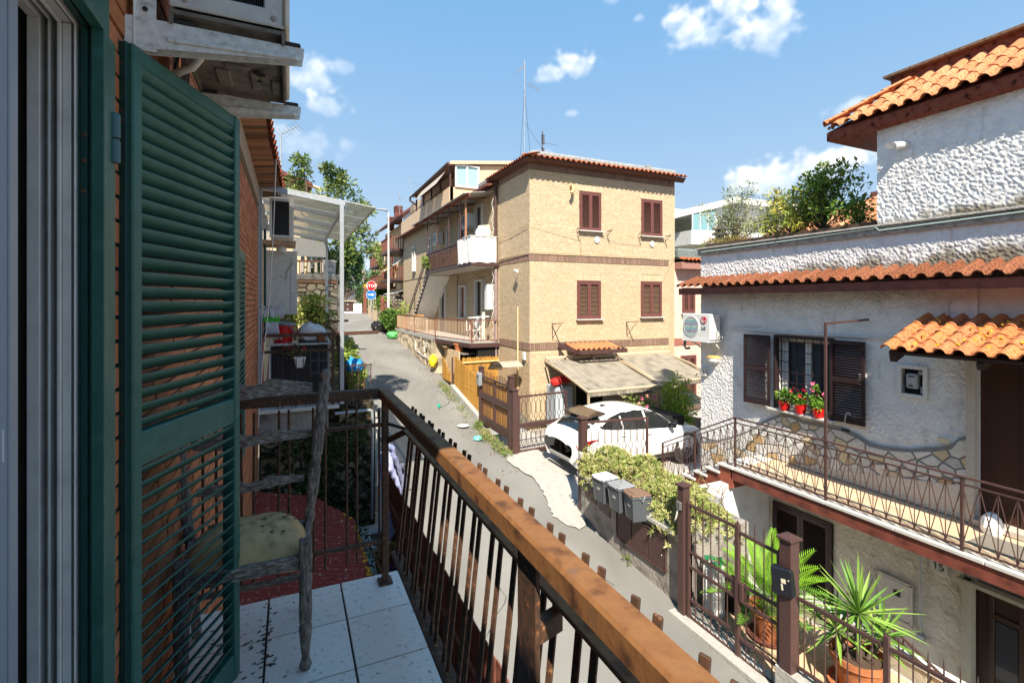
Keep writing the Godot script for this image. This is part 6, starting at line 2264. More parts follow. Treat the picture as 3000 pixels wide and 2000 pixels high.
		for i in cnt:
			g = Mb.new()
			g.col = vary(Color(0.85, 0.75, 0.62), 0.15)
			var p = a0.lerp(a1, (i + 0.5) / cnt)
			g.bar(p + Vector3(0, 0.08, 0), p + Vector3(0, 0.83, 0), 0.016, 0.016)
			part(b, "baluster", g, M.slim)
	# terrace furniture and washing
	var tb = thing("table", "small white table with a white cloth on the ground terrace under the stair", "table", P(6.1, 3.08, 25.2))
	g = Mb.new()
	g.cbox(P(6.15, 3.80, 25.2), Vector3(0.8, 0.03, 0.9), 0.005)
	g.prism([P(5.76, 3.8, 25.0), P(5.76, 3.8, 25.5), P(5.72, 3.4, 25.45), P(5.72, 3.45, 25.05)], Vector3(0.01, 0, 0))
	part(tb, "cloth", g, M.white)
	for q in [[5.85, 24.85], [6.45, 24.85], [5.85, 25.55], [6.45, 25.55]]:
		g = Mb.new()
		g.bar(P(q[0], 3.08, q[1]), P(q[0], 3.78, q[1]), 0.035, 0.035)
		part(tb, "leg", g, M.white)
	g = Mb.new()
	g.cbox(P(6.1, 3.88, 25.2), Vector3(0.5, 0.12, 0.4), 0.03)
	solo("tray", g, mat(Color(0.42, 0.2, 0.04), 0.6), "orange tray of things on the white terrace table", "tray")
	for q in [[26.6, Color(0.55, 0.02, 0.03), "red towel hung over the far terrace railing"], [26.1, Color(0.12, 0.03, 0.14), "dark purple towel hung beside the red one on the terrace railing"]]:
		g = Mb.new()
		g.cbox(P(5.72, 3.5, q[0]), Vector3(0.04, 0.7, 0.42), 0.015)
		solo("towel", g, mat(q[1], 0.9), q[2], "towel")
	var chr = thing("white_chair", "white plastic chair and folded airer at the near end of the ground terrace", "chair", P(6.5, 3.08, 18.0))
	g = Mb.new()
	g.cbox(P(6.5, 3.5, 18.0), Vector3(0.45, 0.03, 0.45), 0.01)
	g.cbox(P(6.72, 3.8, 18.0), Vector3(0.03, 0.5, 0.42), 0.01)
	part(chr, "seat", g, M.white)
	for q in [[6.3, 17.8], [6.7, 17.8], [6.3, 18.2], [6.7, 18.2]]:
		g = Mb.new()
		g.bar(P(q[0], 3.08, q[1]), P(q[0], 3.9, q[1]), 0.03, 0.03)
		part(chr, "leg", g, M.white)
	g = Mb.new()
	g.bar(P(6.3, 3.1, 17.6), P(6.9, 3.95, 17.6), 0.02, 0.02)
	g.bar(P(6.9, 3.1, 17.6), P(6.3, 3.95, 17.6), 0.02, 0.02)
	g.bar(P(6.2, 4.0, 17.7), P(7.0, 4.05, 17.6), 0.3, 0.03)
	part(chr, "airer", g, M.white)
	bush("potted_plant", P(6.0, 6.45, 23.3), Vector3(0.18, 0.35, 0.25), 12, 0.12, 26, 0.1, 0.05, [Color(0.25, 0.36, 0.05), Color(0.14, 0.22, 0.04)], "yellow-green potted plant at the top of the outside stair", "plant")
	# store under the terrace, and reed fencing
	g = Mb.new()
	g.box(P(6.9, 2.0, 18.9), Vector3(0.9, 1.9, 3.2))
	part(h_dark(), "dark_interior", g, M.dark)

func h_dark() -> Node3D:
	var t = thing("terrace_store", "dark open store under the ground terrace with a plank shelf of pots", "store", P(6.5, 1.2, 18.8))
	var g = Mb.new()
	g.cbox(P(6.2, 2.62, 18.9), Vector3(0.55, 0.05, 2.6), 0.006)
	part(t, "shelf", g, M.wood)
	g = Mb.new()
	g.box(P(5.98, 2.0, 19.0), Vector3(0.08, 1.2, 1.9))
	part(t, "board", g, M.beigewall)
	g = Mb.new()
	g.lathe(P(6.05, 2.65, 18.35), [Vector2(0, 0), Vector2(0.14, 0), Vector2(0.20, 0.28), Vector2(0.22, 0.28), Vector2(0.22, 0.34), Vector2(0.18, 0.34), Vector2(0, 0.28)], 18)
	solo("flower_pot", g, M.terra, "terracotta flower pot on the plank shelf under the ground terrace", "flower pot")
	g = Mb.new()
	g.lathe(P(5.98, 2.65, 19.5), [Vector2(0, 0), Vector2(0.14, 0.0), Vector2(0.27, 0.12), Vector2(0.27, 0.15), Vector2(0.12, 0.05), Vector2(0, 0.05)], 18)
	solo("shallow_bowl", g, mat(Color(0.5, 0.33, 0.2), 0.8), "shallow clay bowl on the plank shelf beside the flower pot", "bowl")
	return t

func pink_and_flats() -> void:
	# penthouse storey and parapet of the long house
	var h = thing("rooftop_storey", "beige rooftop storey with white windows and a brown-eaved loggia behind the yellow house", "rooftop storey", P(8.0, 9.4, 25.0))
	var g = Mb.new()
	g.prism([P(7.12, 9.3, 23.1), P(7.12, 9.3, 34.6), P(7.12, 10.2, 34.6), P(7.12, 10.28, 23.1)], Vector3(0.2, 0, 0))
	g.box(P(8.6, 9.84, 23.2), Vector3(2.9, 0.88, 0.2))
	g.box(P(9.15, 10.9, 23.9), Vector3(0.35, 1.3, 1.4))
	g.prism([P(8.72, 10.2, 23.12), P(13.2, 10.2, 23.12), P(13.2, 11.95, 23.12), P(8.72, 11.5, 23.12)], Vector3(0, 0, -0.2))
	g.box(P(10.0, 10.4, 30.0), Vector3(4.5, 1.9, 9.0))
	part(h, "wall", g, mat(Color(0.70, 0.52, 0.35), 0.9, "mottle", 0.5))
	g = Mb.new()
	g.prism([P(7.05, 11.32, 22.95), P(13.3, 12.05, 22.95), P(13.3, 12.15, 22.95), P(7.05, 11.42, 22.95)], Vector3(0, 0, -8.2))
	part(h, "roof", g, mat(Color(0.24, 0.14, 0.10), 0.8))
	g = Mb.new()
	g.bar(P(7.1, 11.42, 22.93), P(13.3, 12.13, 22.93), 0.05, 0.16)
	part(h, "fascia", g, mat(Color(0.62, 0.50, 0.36), 0.8, "mottle", 1.0))
	g = Mb.new()
	g.tube([P(7.0, 11.38, 22.95), P(7.0, 11.3, 31.2), P(7.0, 11.1, 31.2), P(7.2, 10.7, 30.4)], 0.06, 8)
	part(h, "gutter", g, M.brownpaint)
	g = Mb.new()
	for x in [7.44, 8.02, 8.62]:
		g.cbox(P(x, 10.86, 23.05), Vector3(0.09, 1.10, 0.09), 0.005)
	for y in [10.33, 11.38]:
		g.cbox(P(8.03, y, 23.05), Vector3(1.27, 0.09, 0.088), 0.005)
	part(h, "window_frame", g, M.white)
	g = Mb.new()
	g.box(P(8.03, 10.86, 23.09), Vector3(1.1, 1.0, 0.02))
	part(h, "window_pane", g, mat(Color(0.30, 0.48, 0.52), 0.15))
	g = Mb.new()
	for k in 3:
		var d = 23.6 + k * 1.6
		g.prism([P(7.1, 11.2, d), P(7.1, 11.2, d + 1.5), P(6.55, 10.45, d + 1.5), P(6.55, 10.45, d)], Vector3(0.02, 0.01, 0))
	part(h, "shade_blind", g, mat(Color(0.40, 0.36, 0.32), 0.9))
	for d in [23.3, 25.0, 26.8, 28.6, 30.4]:
		g = Mb.new()
		g.cbox(P(7.22, 10.7, d), Vector3(0.09, 1.3, 0.09), 0.006)
		part(h, "post", g, M.brownpaint)
	g = Mb.new()
	g.bar(P(7.2, 10.45, 24.0), P(7.2, 10.4, 34.0), 0.04, 0.04)
	for k in 10:
		g.bar(P(7.2, 10.2, 31.0 + k * 0.35), P(7.2, 11.0 - k * 0.02, 31.0 + k * 0.35), 0.03, 0.03)
	part(h, "rail", g, M.brownpaint)
	g = Mb.new()
	g.prism([P(6.75, 9.02, 17.3), P(7.35, 9.16, 17.3), P(7.35, 9.24, 17.3), P(6.75, 9.10, 17.3)], Vector3(0, 0, -17.4))
	part(h, "lower_eave", g, M.brownfascia)
	# pink house between the yellow house and the white one
	var p = thing("pink_house", "pale pink house between the yellow house and the white house", "house", P(15.0, 0.3, 15.0))
	g = Mb.new()
	g.box(P(16.4, 3.2, 18.0), Vector3(6.2, 5.9, 6.6))
	part(p, "wall", g, M.pinkwall)
	g = Mb.new()
	g.box(P(16.4, 3.05, 14.69), Vector3(6.24, 0.27, 0.03))
	part(p, "band", g, mat(Color(0.33, 0.13, 0.10), 0.8))
	g = Mb.new()
	g.box(P(16.5, 6.02, 14.55), Vector3(5.7, 0.26, 0.5))
	part(p, "soffit", g, mat(Color(0.33, 0.17, 0.14), 0.8))
	tile_rows(p, P(13.68, 6.2, 14.2), Vector3.RIGHT, Vector3(0, 0.3, -0.954), 12, 1, 0.205, 0.5, 0.4, [Color(0.55, 0.21, 0.10), Color(0.48, 0.18, 0.09)], M.tile)
	g = Mb.new()
	g.cbox(P(16.6, 6.48, 17.4), Vector3(5.9, 0.42, 5.9), 0.08)
	part(p, "roofing_felt", g, mat(Color(0.20, 0.25, 0.24), 0.8, "felt", 0.8))
	plain_window(p, P(14.03, 4.17, 14.68), Vector3.RIGHT, Vector3.BACK, 0.66, 1.0, M.shutterbrown)
	plain_window(p, P(13.95, 0.9, 14.68), Vector3.RIGHT, Vector3.BACK, 0.8, 1.6, M.shutterbrown)
	# flats behind
	var f = thing("apartment_block", "pale green-grey apartment block with wide white balconies far behind the roof garden", "building", P(36.0, 4.0, 34.0))
	var wall = mat(Color(0.56, 0.55, 0.44), 0.9, "mottle", 0.2)
	g = Mb.new()
	g.box(P(48.0, 8.0, 38.0), Vector3(38.0, 9.6, 10.0))
	part(f, "wall", g, wall)
	g = Mb.new()
	g.prism([P(28.0, 11.3, 30.5), P(29.6, 11.75, 30.0), P(33.6, 12.8, 29.0), P(60.0, 12.8, 29.0), P(60.0, 12.8, 44.0), P(28.0, 11.3, 44.0)], Vector3(0, 0.5, 0))
	part(f, "roof", g, M.white)
	g = Mb.new()
	g.prism([P(29.6, 9.3, 30.0), P(33.4, 9.3, 28.9), P(56.0, 9.3, 28.9), P(56.0, 9.3, 33.0), P(29.6, 9.3, 33.0)], Vector3(0, 1.15, 0))
	part(f, "balcony", g, mat(Color(0.66, 0.66, 0.64), 0.8, "mottle", 0.3))
	g = Mb.new()
	for i in 40:
		g.bar(P(32.0 + i * 0.34, 10.4, 28.95), P(32.0 + i * 0.34, 11.2, 28.95), 0.03, 0.03)
	g.bar(P(32.0, 11.2, 28.95), P(46.0, 11.2, 28.95), 0.05, 0.05)
	part(f, "railing", g, M.white)
	g = Mb.new()
	g.prism([P(29.7, 10.45, 30.0), P(31.6, 10.45, 29.45), P(31.6, 12.0, 29.45), P(29.7, 11.7, 30.0)], Vector3(0.02, 0, -0.02))
	g.prism([P(31.6, 10.45, 29.45), P(33.2, 10.45, 30.6), P(33.2, 12.2, 30.6), P(31.6, 12.0, 29.45)], Vector3(0.02, 0, -0.02))
	part(f, "glazing", g, mat(Color(0.20, 0.36, 0.40), 0.1))
	g = Mb.new()
	for x in [29.7, 30.35, 31.0, 31.6]:
		g.bar(P(x, 10.4, 30.0 - (x - 29.7) * 0.29 - 0.03), P(x, 11.9, 30.0 - (x - 29.7) * 0.29 - 0.03), 0.07, 0.07)
	g.bar(P(32.4, 10.4, 30.0), P(32.4, 12.0, 30.0), 0.08, 0.08)
	part(f, "window_frame", g, M.white)
	var w = Mb.new()
	w.box(P(28.15, 9.7, 32.9), Vector3(1.2, 1.4, 0.1))
	part(f, "window", w, M.shutterdark)
	w = Mb.new()
	for x in [27.5, 28.15, 28.8]:
		w.box(P(x, 9.7, 32.83), Vector3(0.1, 1.5, 0.06))
	for y in [9.0, 10.4]:
		w.box(P(28.15, y, 32.83), Vector3(1.2, 0.1, 0.06))
	part(f, "window_frame", w, M.white)
	aerial(P(31.6, 12.6, 34.0), 2.6, 0, "distant aerial on the roof of the apartment block", M.galv)
	# old tiled roof just behind the roof garden
	var r = thing("tiled_roof_house", "low house with an old faded tile roof behind the roof garden", "house", P(17.0, 4.0, 9.0))
	g = Mb.new()
	g.box(P(17.6, 5.2, 9.0), Vector3(6.4, 2.8, 4.6))
	g.prism([P(14.4, 6.6, 11.25), P(20.6, 6.6, 11.25), P(20.6, 8.6, 11.25)], Vector3(0, 0, 4.6))
	part(r, "wall", g, M.whitewall)
	tile_rows(r, P(14.1, 6.72, 11.2), Vector3(0, 0, 1), Vector3(0.96, 0.285, 0).normalized(), 20, 14, 0.235, 0.56, 0.47, [Color(0.52, 0.32, 0.20), Color(0.44, 0.26, 0.17), Color(0.58, 0.40, 0.28), Color(0.46, 0.22, 0.12)], M.tile)
	g = Mb.new()
	g.box(P(20.7, 8.7, 9.0), Vector3(0.3, 0.35, 5.0))
	part(r, "ridge_edge", g, M.brownfascia)

func far_street() -> void:
	# houses with brown balconies further up
	var h = thing("brown_balcony_house", "house with stacked brown balconies and plants beyond the yellow house", "house", P(8.0, 3.4, 40.0))
	var g = Mb.new()
	g.box(P(11.5, 7.0, 40.5), Vector3(7.0, 7.6, 11.0))
	part(h, "wall", g, M.beigewall)
	g = Mb.new()
	g.prism([P(7.0, 10.7, 35.0), P(9.4, 12.3, 35.0), P(9.4, 12.3, 46.0), P(7.0, 10.7, 46.0)], Vector3(0, 0.15, 0))
	part(h, "roof", g, M.brownfascia)
	for q in [[36.5, 8.3, 4.6], [36.5, 6.2, 4.6], [42.5, 7.6, 4.4], [42.5, 5.8, 4.4]]:
		g = Mb.new()
		g.cbox(P(7.25, q[1], q[0] + 0.5), Vector3(1.5, 0.18, q[2]), 0.02)
		part(h, "balcony", g, M.brownpaint)
		g = Mb.new()
		for k in 30:
			g.box(P(6.52, q[1] + 0.55, q[0] - 1.7 + k * 0.15), Vector3(0.04, 0.9, 0.06))
		for k in 9:
			g.box(P(6.52 + k * 0.15, q[1] + 0.55, q[0] - 1.78), Vector3(0.06, 0.9, 0.04))
		g.bar(P(6.5, q[1] + 1.02, q[0] - 1.8), P(6.5, q[1] + 1.02, q[0] + 2.7), 0.06, 0.06)
		part(h, "railing", g, M.redmetal)
		g = Mb.new()
		g.box(P(7.98, q[1] + 1.1, q[0] + 0.4), Vector3(0.1, 1.9, 1.0))
		part(h, "door", g, M.shutterdark)
	g = Mb.new()
	g.prism([P(7.9, 8.2, 35.2), P(7.9, 8.2, 37.6), P(6.3, 6.9, 37.6), P(6.3, 6.9, 35.2)], Vector3(0, 0.02, 0))
	g.prism([P(7.9, 5.6, 35.2), P(7.9, 5.6, 38.6), P(6.6, 5.2, 38.6), P(6.6, 5.2, 35.2)], Vector3(0, 0.02, 0))
	part(h, "awning", g, M.white)
	g = Mb.new()
	g.box(P(7.9, 4.6, 37.0), Vector3(0.2, 1.6, 3.6))
	part(h, "porch", g, M.dark)
	for q in [[9.3, 36.0, 11.6, 1.7, 0.55], [8.6, 43.0, 11.4, 1.6, 0.6], [8.2, 44.2, 11.0, 1.2, 0.5]]:
		g = Mb.new()
		g.cbox(P(q[0], q[2] + q[3] * 0.5, q[1]), Vector3(q[4], q[3], q[4]), 0.02)
		for k in 3:
			g.cbox(P(q[0], q[2] + q[3] * (0.72 + k * 0.11), q[1]), Vector3(q[4] + 0.12, 0.06, q[4] + 0.12), 0.01)
		part(h, "chimney", g, M.brownfascia)
	g = Mb.new()
	crown(g, clumps_in(P(6.7, 6.9, 36.3), Vector3(0.3, 0.35, 1.6), 16, 0.22), 30, 0.2, 0.1, [Color(0.3, 0.3, 0.05), Color(0.16, 0.2, 0.05), Color(0.3, 0.1, 0.06)])
	crown(g, clumps_in(P(6.6, 8.4, 40.2), Vector3(0.3, 0.9, 0.6), 12, 0.25), 30, 0.25, 0.08, [Color(0.2, 0.28, 0.05)])
	part(h, "balcony_plants", g, M.leaf)
	var b = thing("distant_block", "beige block with a balcony at the far end of the street", "building", P(11.0, 3.5, 55.0))
	g = Mb.new()
	g.box(P(12.6, 7.0, 57.5), Vector3(7.0, 7.2, 9.0))
	part(b, "wall", g, mat(Color(0.68, 0.58, 0.42), 0.9, "mottle", 0.2))
	g = Mb.new()
	g.cbox(P(12.3, 10.75, 57.3), Vector3(8.0, 0.35, 10.0), 0.03)
	g.cbox(P(8.4, 6.1, 54.6), Vector3(1.8, 0.3, 4.0), 0.03)
	part(b, "cornice", g, M.beige)
	g = Mb.new()
	g.box(P(7.55, 6.75, 54.5), Vector3(0.08, 1.0, 4.0))
	g.box(P(8.4, 6.75, 52.6), Vector3(1.7, 1.0, 0.08))
	part(b, "balcony_front", g, M.redmetal)
	g = Mb.new()
	for y in [4.6, 7.4]:
		g.box(P(9.05, y + 0.4, 54.6), Vector3(0.1, 1.8, 1.2))
	part(b, "shutter", g, M.brownpaint)
	aerial(P(8.7, 12.0, 38.5), 2.6, 0, "aerial on the roof of the brown balcony house", M.galv)
	aerial(P(8.4, 11.6, 41.5), 2.2, 1, "further aerial on the roof of the brown balcony house", M.galv)
	# pebble-patterned screen fence
	var pf = thing("pebble_screen", "screen fence printed with a pebble pattern beside the brown gate", "fence", P(6.5, 3.9, 34.8))
	g = Mb.new()
	g.box(P(6.75, 4.6, 35.1), Vector3(2.2, 1.0, 0.03))
	part(pf, "backing", g, M.dark)
	g = Mb.new()
	for i in 520:
		g.col = pick([Color(0.5, 0.46, 0.4), Color(0.3, 0.27, 0.24), Color(0.62, 0.58, 0.52), Color(0.36, 0.2, 0.14), Color(0.2, 0.2, 0.2)])
		g.box(P(rng.randf_range(5.7, 7.8), rng.randf_range(4.12, 5.08), 35.07), Vector3(rng.randf_range(0.04, 0.1), rng.randf_range(0.04, 0.08), 0.02), Basis(Vector3.BACK, rng.randf() * 3))
	stuff(part(pf, "pebbles", g, M.stone))
	for k in 7:
		g = Mb.new()
		g.box(P(5.8 + k * 0.33, 4.0, 34.95), Vector3(0.035, 1.2, 0.035))
		part(pf, "bar", g, M.redmetal)
	g = Mb.new()
	g.box(P(6.0, 4.8, 34.9), Vector3(0.42, 0.26, 0.02))
	part(pf, "notice", g, M.white)
	# street lamp
	var l = thing("street_lamp", "tall white street lamp with a flat head on the right of the street", "street lamp", P(5.5, 2.7, 30.45))
	g = Mb.new()
	g.tube([P(5.5, 2.6, 30.45), P(5.5, 6.0, 30.45), P(5.5, 10.1, 30.45)], [0.085, 0.07, 0.045], 12)
	part(l, "pole", g, M.white)
	g = Mb.new()
	g.tube([P(5.5, 2.6, 30.45), P(5.5, 3.0, 30.45)], 0.09, 12)
	part(l, "base", g, M.black)
	g = Mb.new()
	g.bar(P(5.5, 10.1, 30.45), P(5.3, 10.22, 30.45), 0.06, 0.06)
	g.cbox(P(5.12, 10.25, 30.45), Vector3(0.62, 0.07, 0.24), 0.03, Basis(Vector3.BACK, -0.06))
	part(l, "head", g, mat(gy(0.5), 0.4))
	# signs
	var s = thing("stop_sign", "red octagonal STOP sign on a grey pole above the blue arrow sign", "sign", P(5.43, 3.4, 37.1))
	g = Mb.new()
	g.tube([P(5.43, 3.3, 37.12), P(5.43, 6.1, 37.12)], 0.035, 8)
	part(s, "pole", g, M.galv)
	var fb = Basis(Vector3.RIGHT, PI / 2)
	fb = Basis(Vector3.UP, -0.15) * fb * Basis(Vector3.UP, PI / 8)
	var at = P(5.43, 5.80, 37.0)
	g = Mb.new()
	g.lathe(at, [Vector2(0.385, -0.01), Vector2(0.385, 0.004), Vector2(0, 0.004)], 8, fb, true)
	part(s, "border", g, M.white)
	g = Mb.new()
	g.lathe(at, [Vector2(0.355, 0.005), Vector2(0.355, 0.008), Vector2(0, 0.008)], 8, fb, true)
	part(s, "plate", g, mat(Color(0.58, 0.008, 0.015), 0.4))
	words(s, "lettering", "STOP", at + Vector3(0, 0, 0.015), Basis(Vector3.UP, -0.15), 0.235, 0.006, M.white, true)
	s = thing("arrow_sign", "round blue sign with a white arrow pointing right, below the STOP sign", "sign", P(5.43, 5.2, 37.05))
	at = P(5.42, 5.15, 37.0)
	g = Mb.new()
	g.lathe(at, [Vector2(0.35, -0.01), Vector2(0.35, 0.004), Vector2(0, 0.004)], 28, fb)
	part(s, "border", g, M.white)
	g = Mb.new()
	g.lathe(at, [Vector2(0.33, 0.005), Vector2(0.33, 0.008), Vector2(0, 0.008)], 28, fb)
	part(s, "plate", g, mat(Color(0.01, 0.16, 0.60), 0.4))
	g = Mb.new()
	var ab = Basis(Vector3.UP, -0.15)
	var ar = []
	for q in [[-0.24, -0.045], [0.04, -0.045], [0.04, -0.13], [0.25, 0.0], [0.04, 0.13], [0.04, 0.045], [-0.24, 0.045]]:
		ar.append(at + ab * Vector3(q[0], q[1], 0.012))
	g.prism(ar, ab * Vector3(0, 0, 0.006))
	part(s, "arrow", g, M.white)
	# far side of the junction
	var w = thing("junction_wall", "low wall with a brown metal panel across the road junction", "wall", P(3.5, 3.6, 43.6))
	g = Mb.new()
	g.box(P(2.0, 4.1, 43.9), Vector3(6.2, 1.2, 0.4))
	part(w, "wall_face", g, M.whitewall)
	g = Mb.new()
	g.box(P(2.9, 4.22, 43.67), Vector3(4.0, 0.72, 0.05))
	part(w, "panel", g, M.brownpaint)
	g = Mb.new()
	g.box(P(2.0, 4.72, 43.8), Vector3(6.3, 0.08, 0.6))
	part(w, "cap", g, M.beige)
	g = Mb.new()
	for k in 4:
		for y in [4.0, 4.42]:
			g.box(P(1.9 + k * 0.85, y, 43.63), Vector3(0.12, 0.06, 0.03))
	part(w, "bolt_plate", g, M.white)
	g = Mb.new()
	g.box(P(5.3, 4.0, 43.7), Vector3(0.6, 1.0, 0.4))
	part(w, "end_block", g, M.whitewall)
	var fn = thing("slat_fence", "brown slatted fence on top of the wall across the junction", "fence", P(3.5, 4.7, 43.9))
	for k in 34:
		g = Mb.new()
		g.box(P(0.6 + k * 0.15, 5.2, 43.95), Vector3(0.06, 1.0, 0.04))
		part(fn, "slat", g, M.brownpaint)
	for y in [4.85, 5.6]:
		g = Mb.new()
		g.box(P(3.0, y, 43.9), Vector3(5.2, 0.08, 0.05))
		part(fn, "rail", g, M.brownpaint)
	var gp = thing("gate_post", "rusty brown gate post with an orange beacon across the junction", "gate post", P(5.85, 3.6, 43.5))
	g = Mb.new()
	g.cbox(P(5.85, 4.75, 43.5), Vector3(0.3, 2.3, 0.3), 0.02)
	part(gp, "post", g, M.redmetal)
	g = Mb.new()
	g.lathe(P(5.85, 5.9, 43.5), [Vector2(0.1, 0), Vector2(0.1, 0.18), Vector2(0.05, 0.25), Vector2(0, 0.26)], 12)
	part(gp, "beacon", g, mat(Color(0.7, 0.28, 0.01), 0.3))
	g = Mb.new()
	for k in 9:
		g.box(P(6.15 + k * 0.15, 4.3, 43.6), Vector3(0.05, 1.2, 0.04))
	g.box(P(6.75, 4.95, 43.6), Vector3(1.5, 0.12, 0.06))
	part(gp, "gate_leaf", g, mat(Color(0.45, 0.45, 0.33), 0.7))
	# trees and hedges at the end of the street
	for q in [[P(7.0, 6.2, 47.0), Vector3(2.2, 1.6, 1.2), [Color(0.08, 0.17, 0.035), Color(0.12, 0.22, 0.05)], "oleander bush with pink blossom behind the STOP sign"], [P(3.6, 6.1, 47.0), Vector3(1.7, 1.3, 1.0), [Color(0.20, 0.22, 0.10), Color(0.26, 0.25, 0.13)], "dusty grey-green bush left of the oleander across the junction"], [P(1.2, 6.0, 47.5), Vector3(1.6, 1.5, 1.0), [Color(0.07, 0.14, 0.03), Color(0.1, 0.18, 0.04)], "dark green bush at the far left end of the junction fence"], [P(7.0, 4.9, 45.5), Vector3(1.7, 0.7, 0.5), [Color(0.10, 0.22, 0.03), Color(0.06, 0.13, 0.02)], "clipped green hedge behind the gate across the junction"], [P(9.5, 4.9, 46.0), Vector3(2.0, 0.8, 0.8), [Color(0.05, 0.12, 0.02), Color(0.09, 0.19, 0.03)], "hedge at the foot of the distant beige block"]]:
		bush("bush", q[0], q[1], 70, 0.42, 40, 0.26, 0.12, q[2], q[3])
	g = Mb.new()
	for i in 40:
		var p = P(7.0, 6.9, 46.2) + rand_dir() * Vector3(2.0, 0.7, 0.4)
		g.col = vary(Color(0.75, 0.42, 0.42), 0.2)
		for k in 6:
			g.leaf(p + rand_dir() * 0.12, rand_dir(), rand_dir(), 0.16, 0.12)
	stuff(solo("oleander_blossom", g, M.leaf, "pale pink blossom scattered over the oleander behind the STOP sign", "blossom"))
	bush("bush", P(5.75, 4.55, 34.6), Vector3(0.5, 0.42, 0.5), 26, 0.2, 40, 0.16, 0.09, [Color(0.16, 0.26, 0.03), Color(0.10, 0.18, 0.02)], "yellow-green bush on the end of the low ochre wall by the signs")
	bush("bush", P(5.55, 3.55, 29.5), Vector3(0.65, 0.62, 1.0), 60, 0.24, 46, 0.15, 0.09, [Color(0.10, 0.19, 0.03), Color(0.15, 0.25, 0.05), Color(0.06, 0.12, 0.02)], "green leafy bush growing round the foot of the street lamp")
	bush("bush", P(6.4, 4.0, 30.6), Vector3(0.5, 0.5, 0.5), 18, 0.2, 14, 0.4, 0.05, [Color(0.30, 0.36, 0.08), Color(0.2, 0.28, 0.05)], "spiky light green plant behind the street lamp on the terrace", "plant")
	# rubbish
	solo("rubbish_bag", bag(P(5.05, 2.76, 31.2), Vector3(0.42, 0.36, 0.36), 21, 0.6), M.black, "large black rubbish bag at the foot of the street lamp, nearest the road", "rubbish bag", "black rubbish bags")
	solo("rubbish_bag", bag(P(5.38, 2.76, 30.9), Vector3(0.32, 0.28, 0.3), 22, 0.6), M.black, "smaller black rubbish bag against the base of the street lamp", "rubbish bag", "black rubbish bags")
	solo("green_bag", bag(P(5.35, 2.55, 28.4), Vector3(0.28, 0.2, 0.24), 23, 0.6), mat(Color(0.12, 0.55, 0.16), 0.4), "bright green plastic bag at the foot of the retaining wall", "bag")
	solo("yellow_bag", bag(P(5.52, 1.86, 20.25), Vector3(0.17, 0.28, 0.15), 24, 0.4), mat(Color(0.78, 0.58, 0.02), 0.45), "yellow plastic bag hanging at the near corner of the retaining wall", "bag")
	g = Mb.new()
	for q in [[3.9, 26.5], [4.6, 26.4], [3.2, 24.6], [4.5, 24.2], [5.2, 27.6], [4.95, 27.2]]:
		g.box(P(q[0], hgt(q[1]) + 0.04, q[1]), Vector3(0.16, 0.01, 0.1), Basis(Vector3.UP, q[0]))
	stuff(solo("litter", g, mat(Color(0.4, 0.36, 0.33), 0.9), "scraps of paper and leaves lying on the upper street", "litter"))
	g = Mb.new()
	g.box(P(2.5, hgt(25.3) + 0.04, 25.3), Vector3(0.16, 0.01, 0.12))
	solo("paper_scrap", g, M.white, "white paper scrap lying on the middle of the street", "paper")
var WH: Node3D

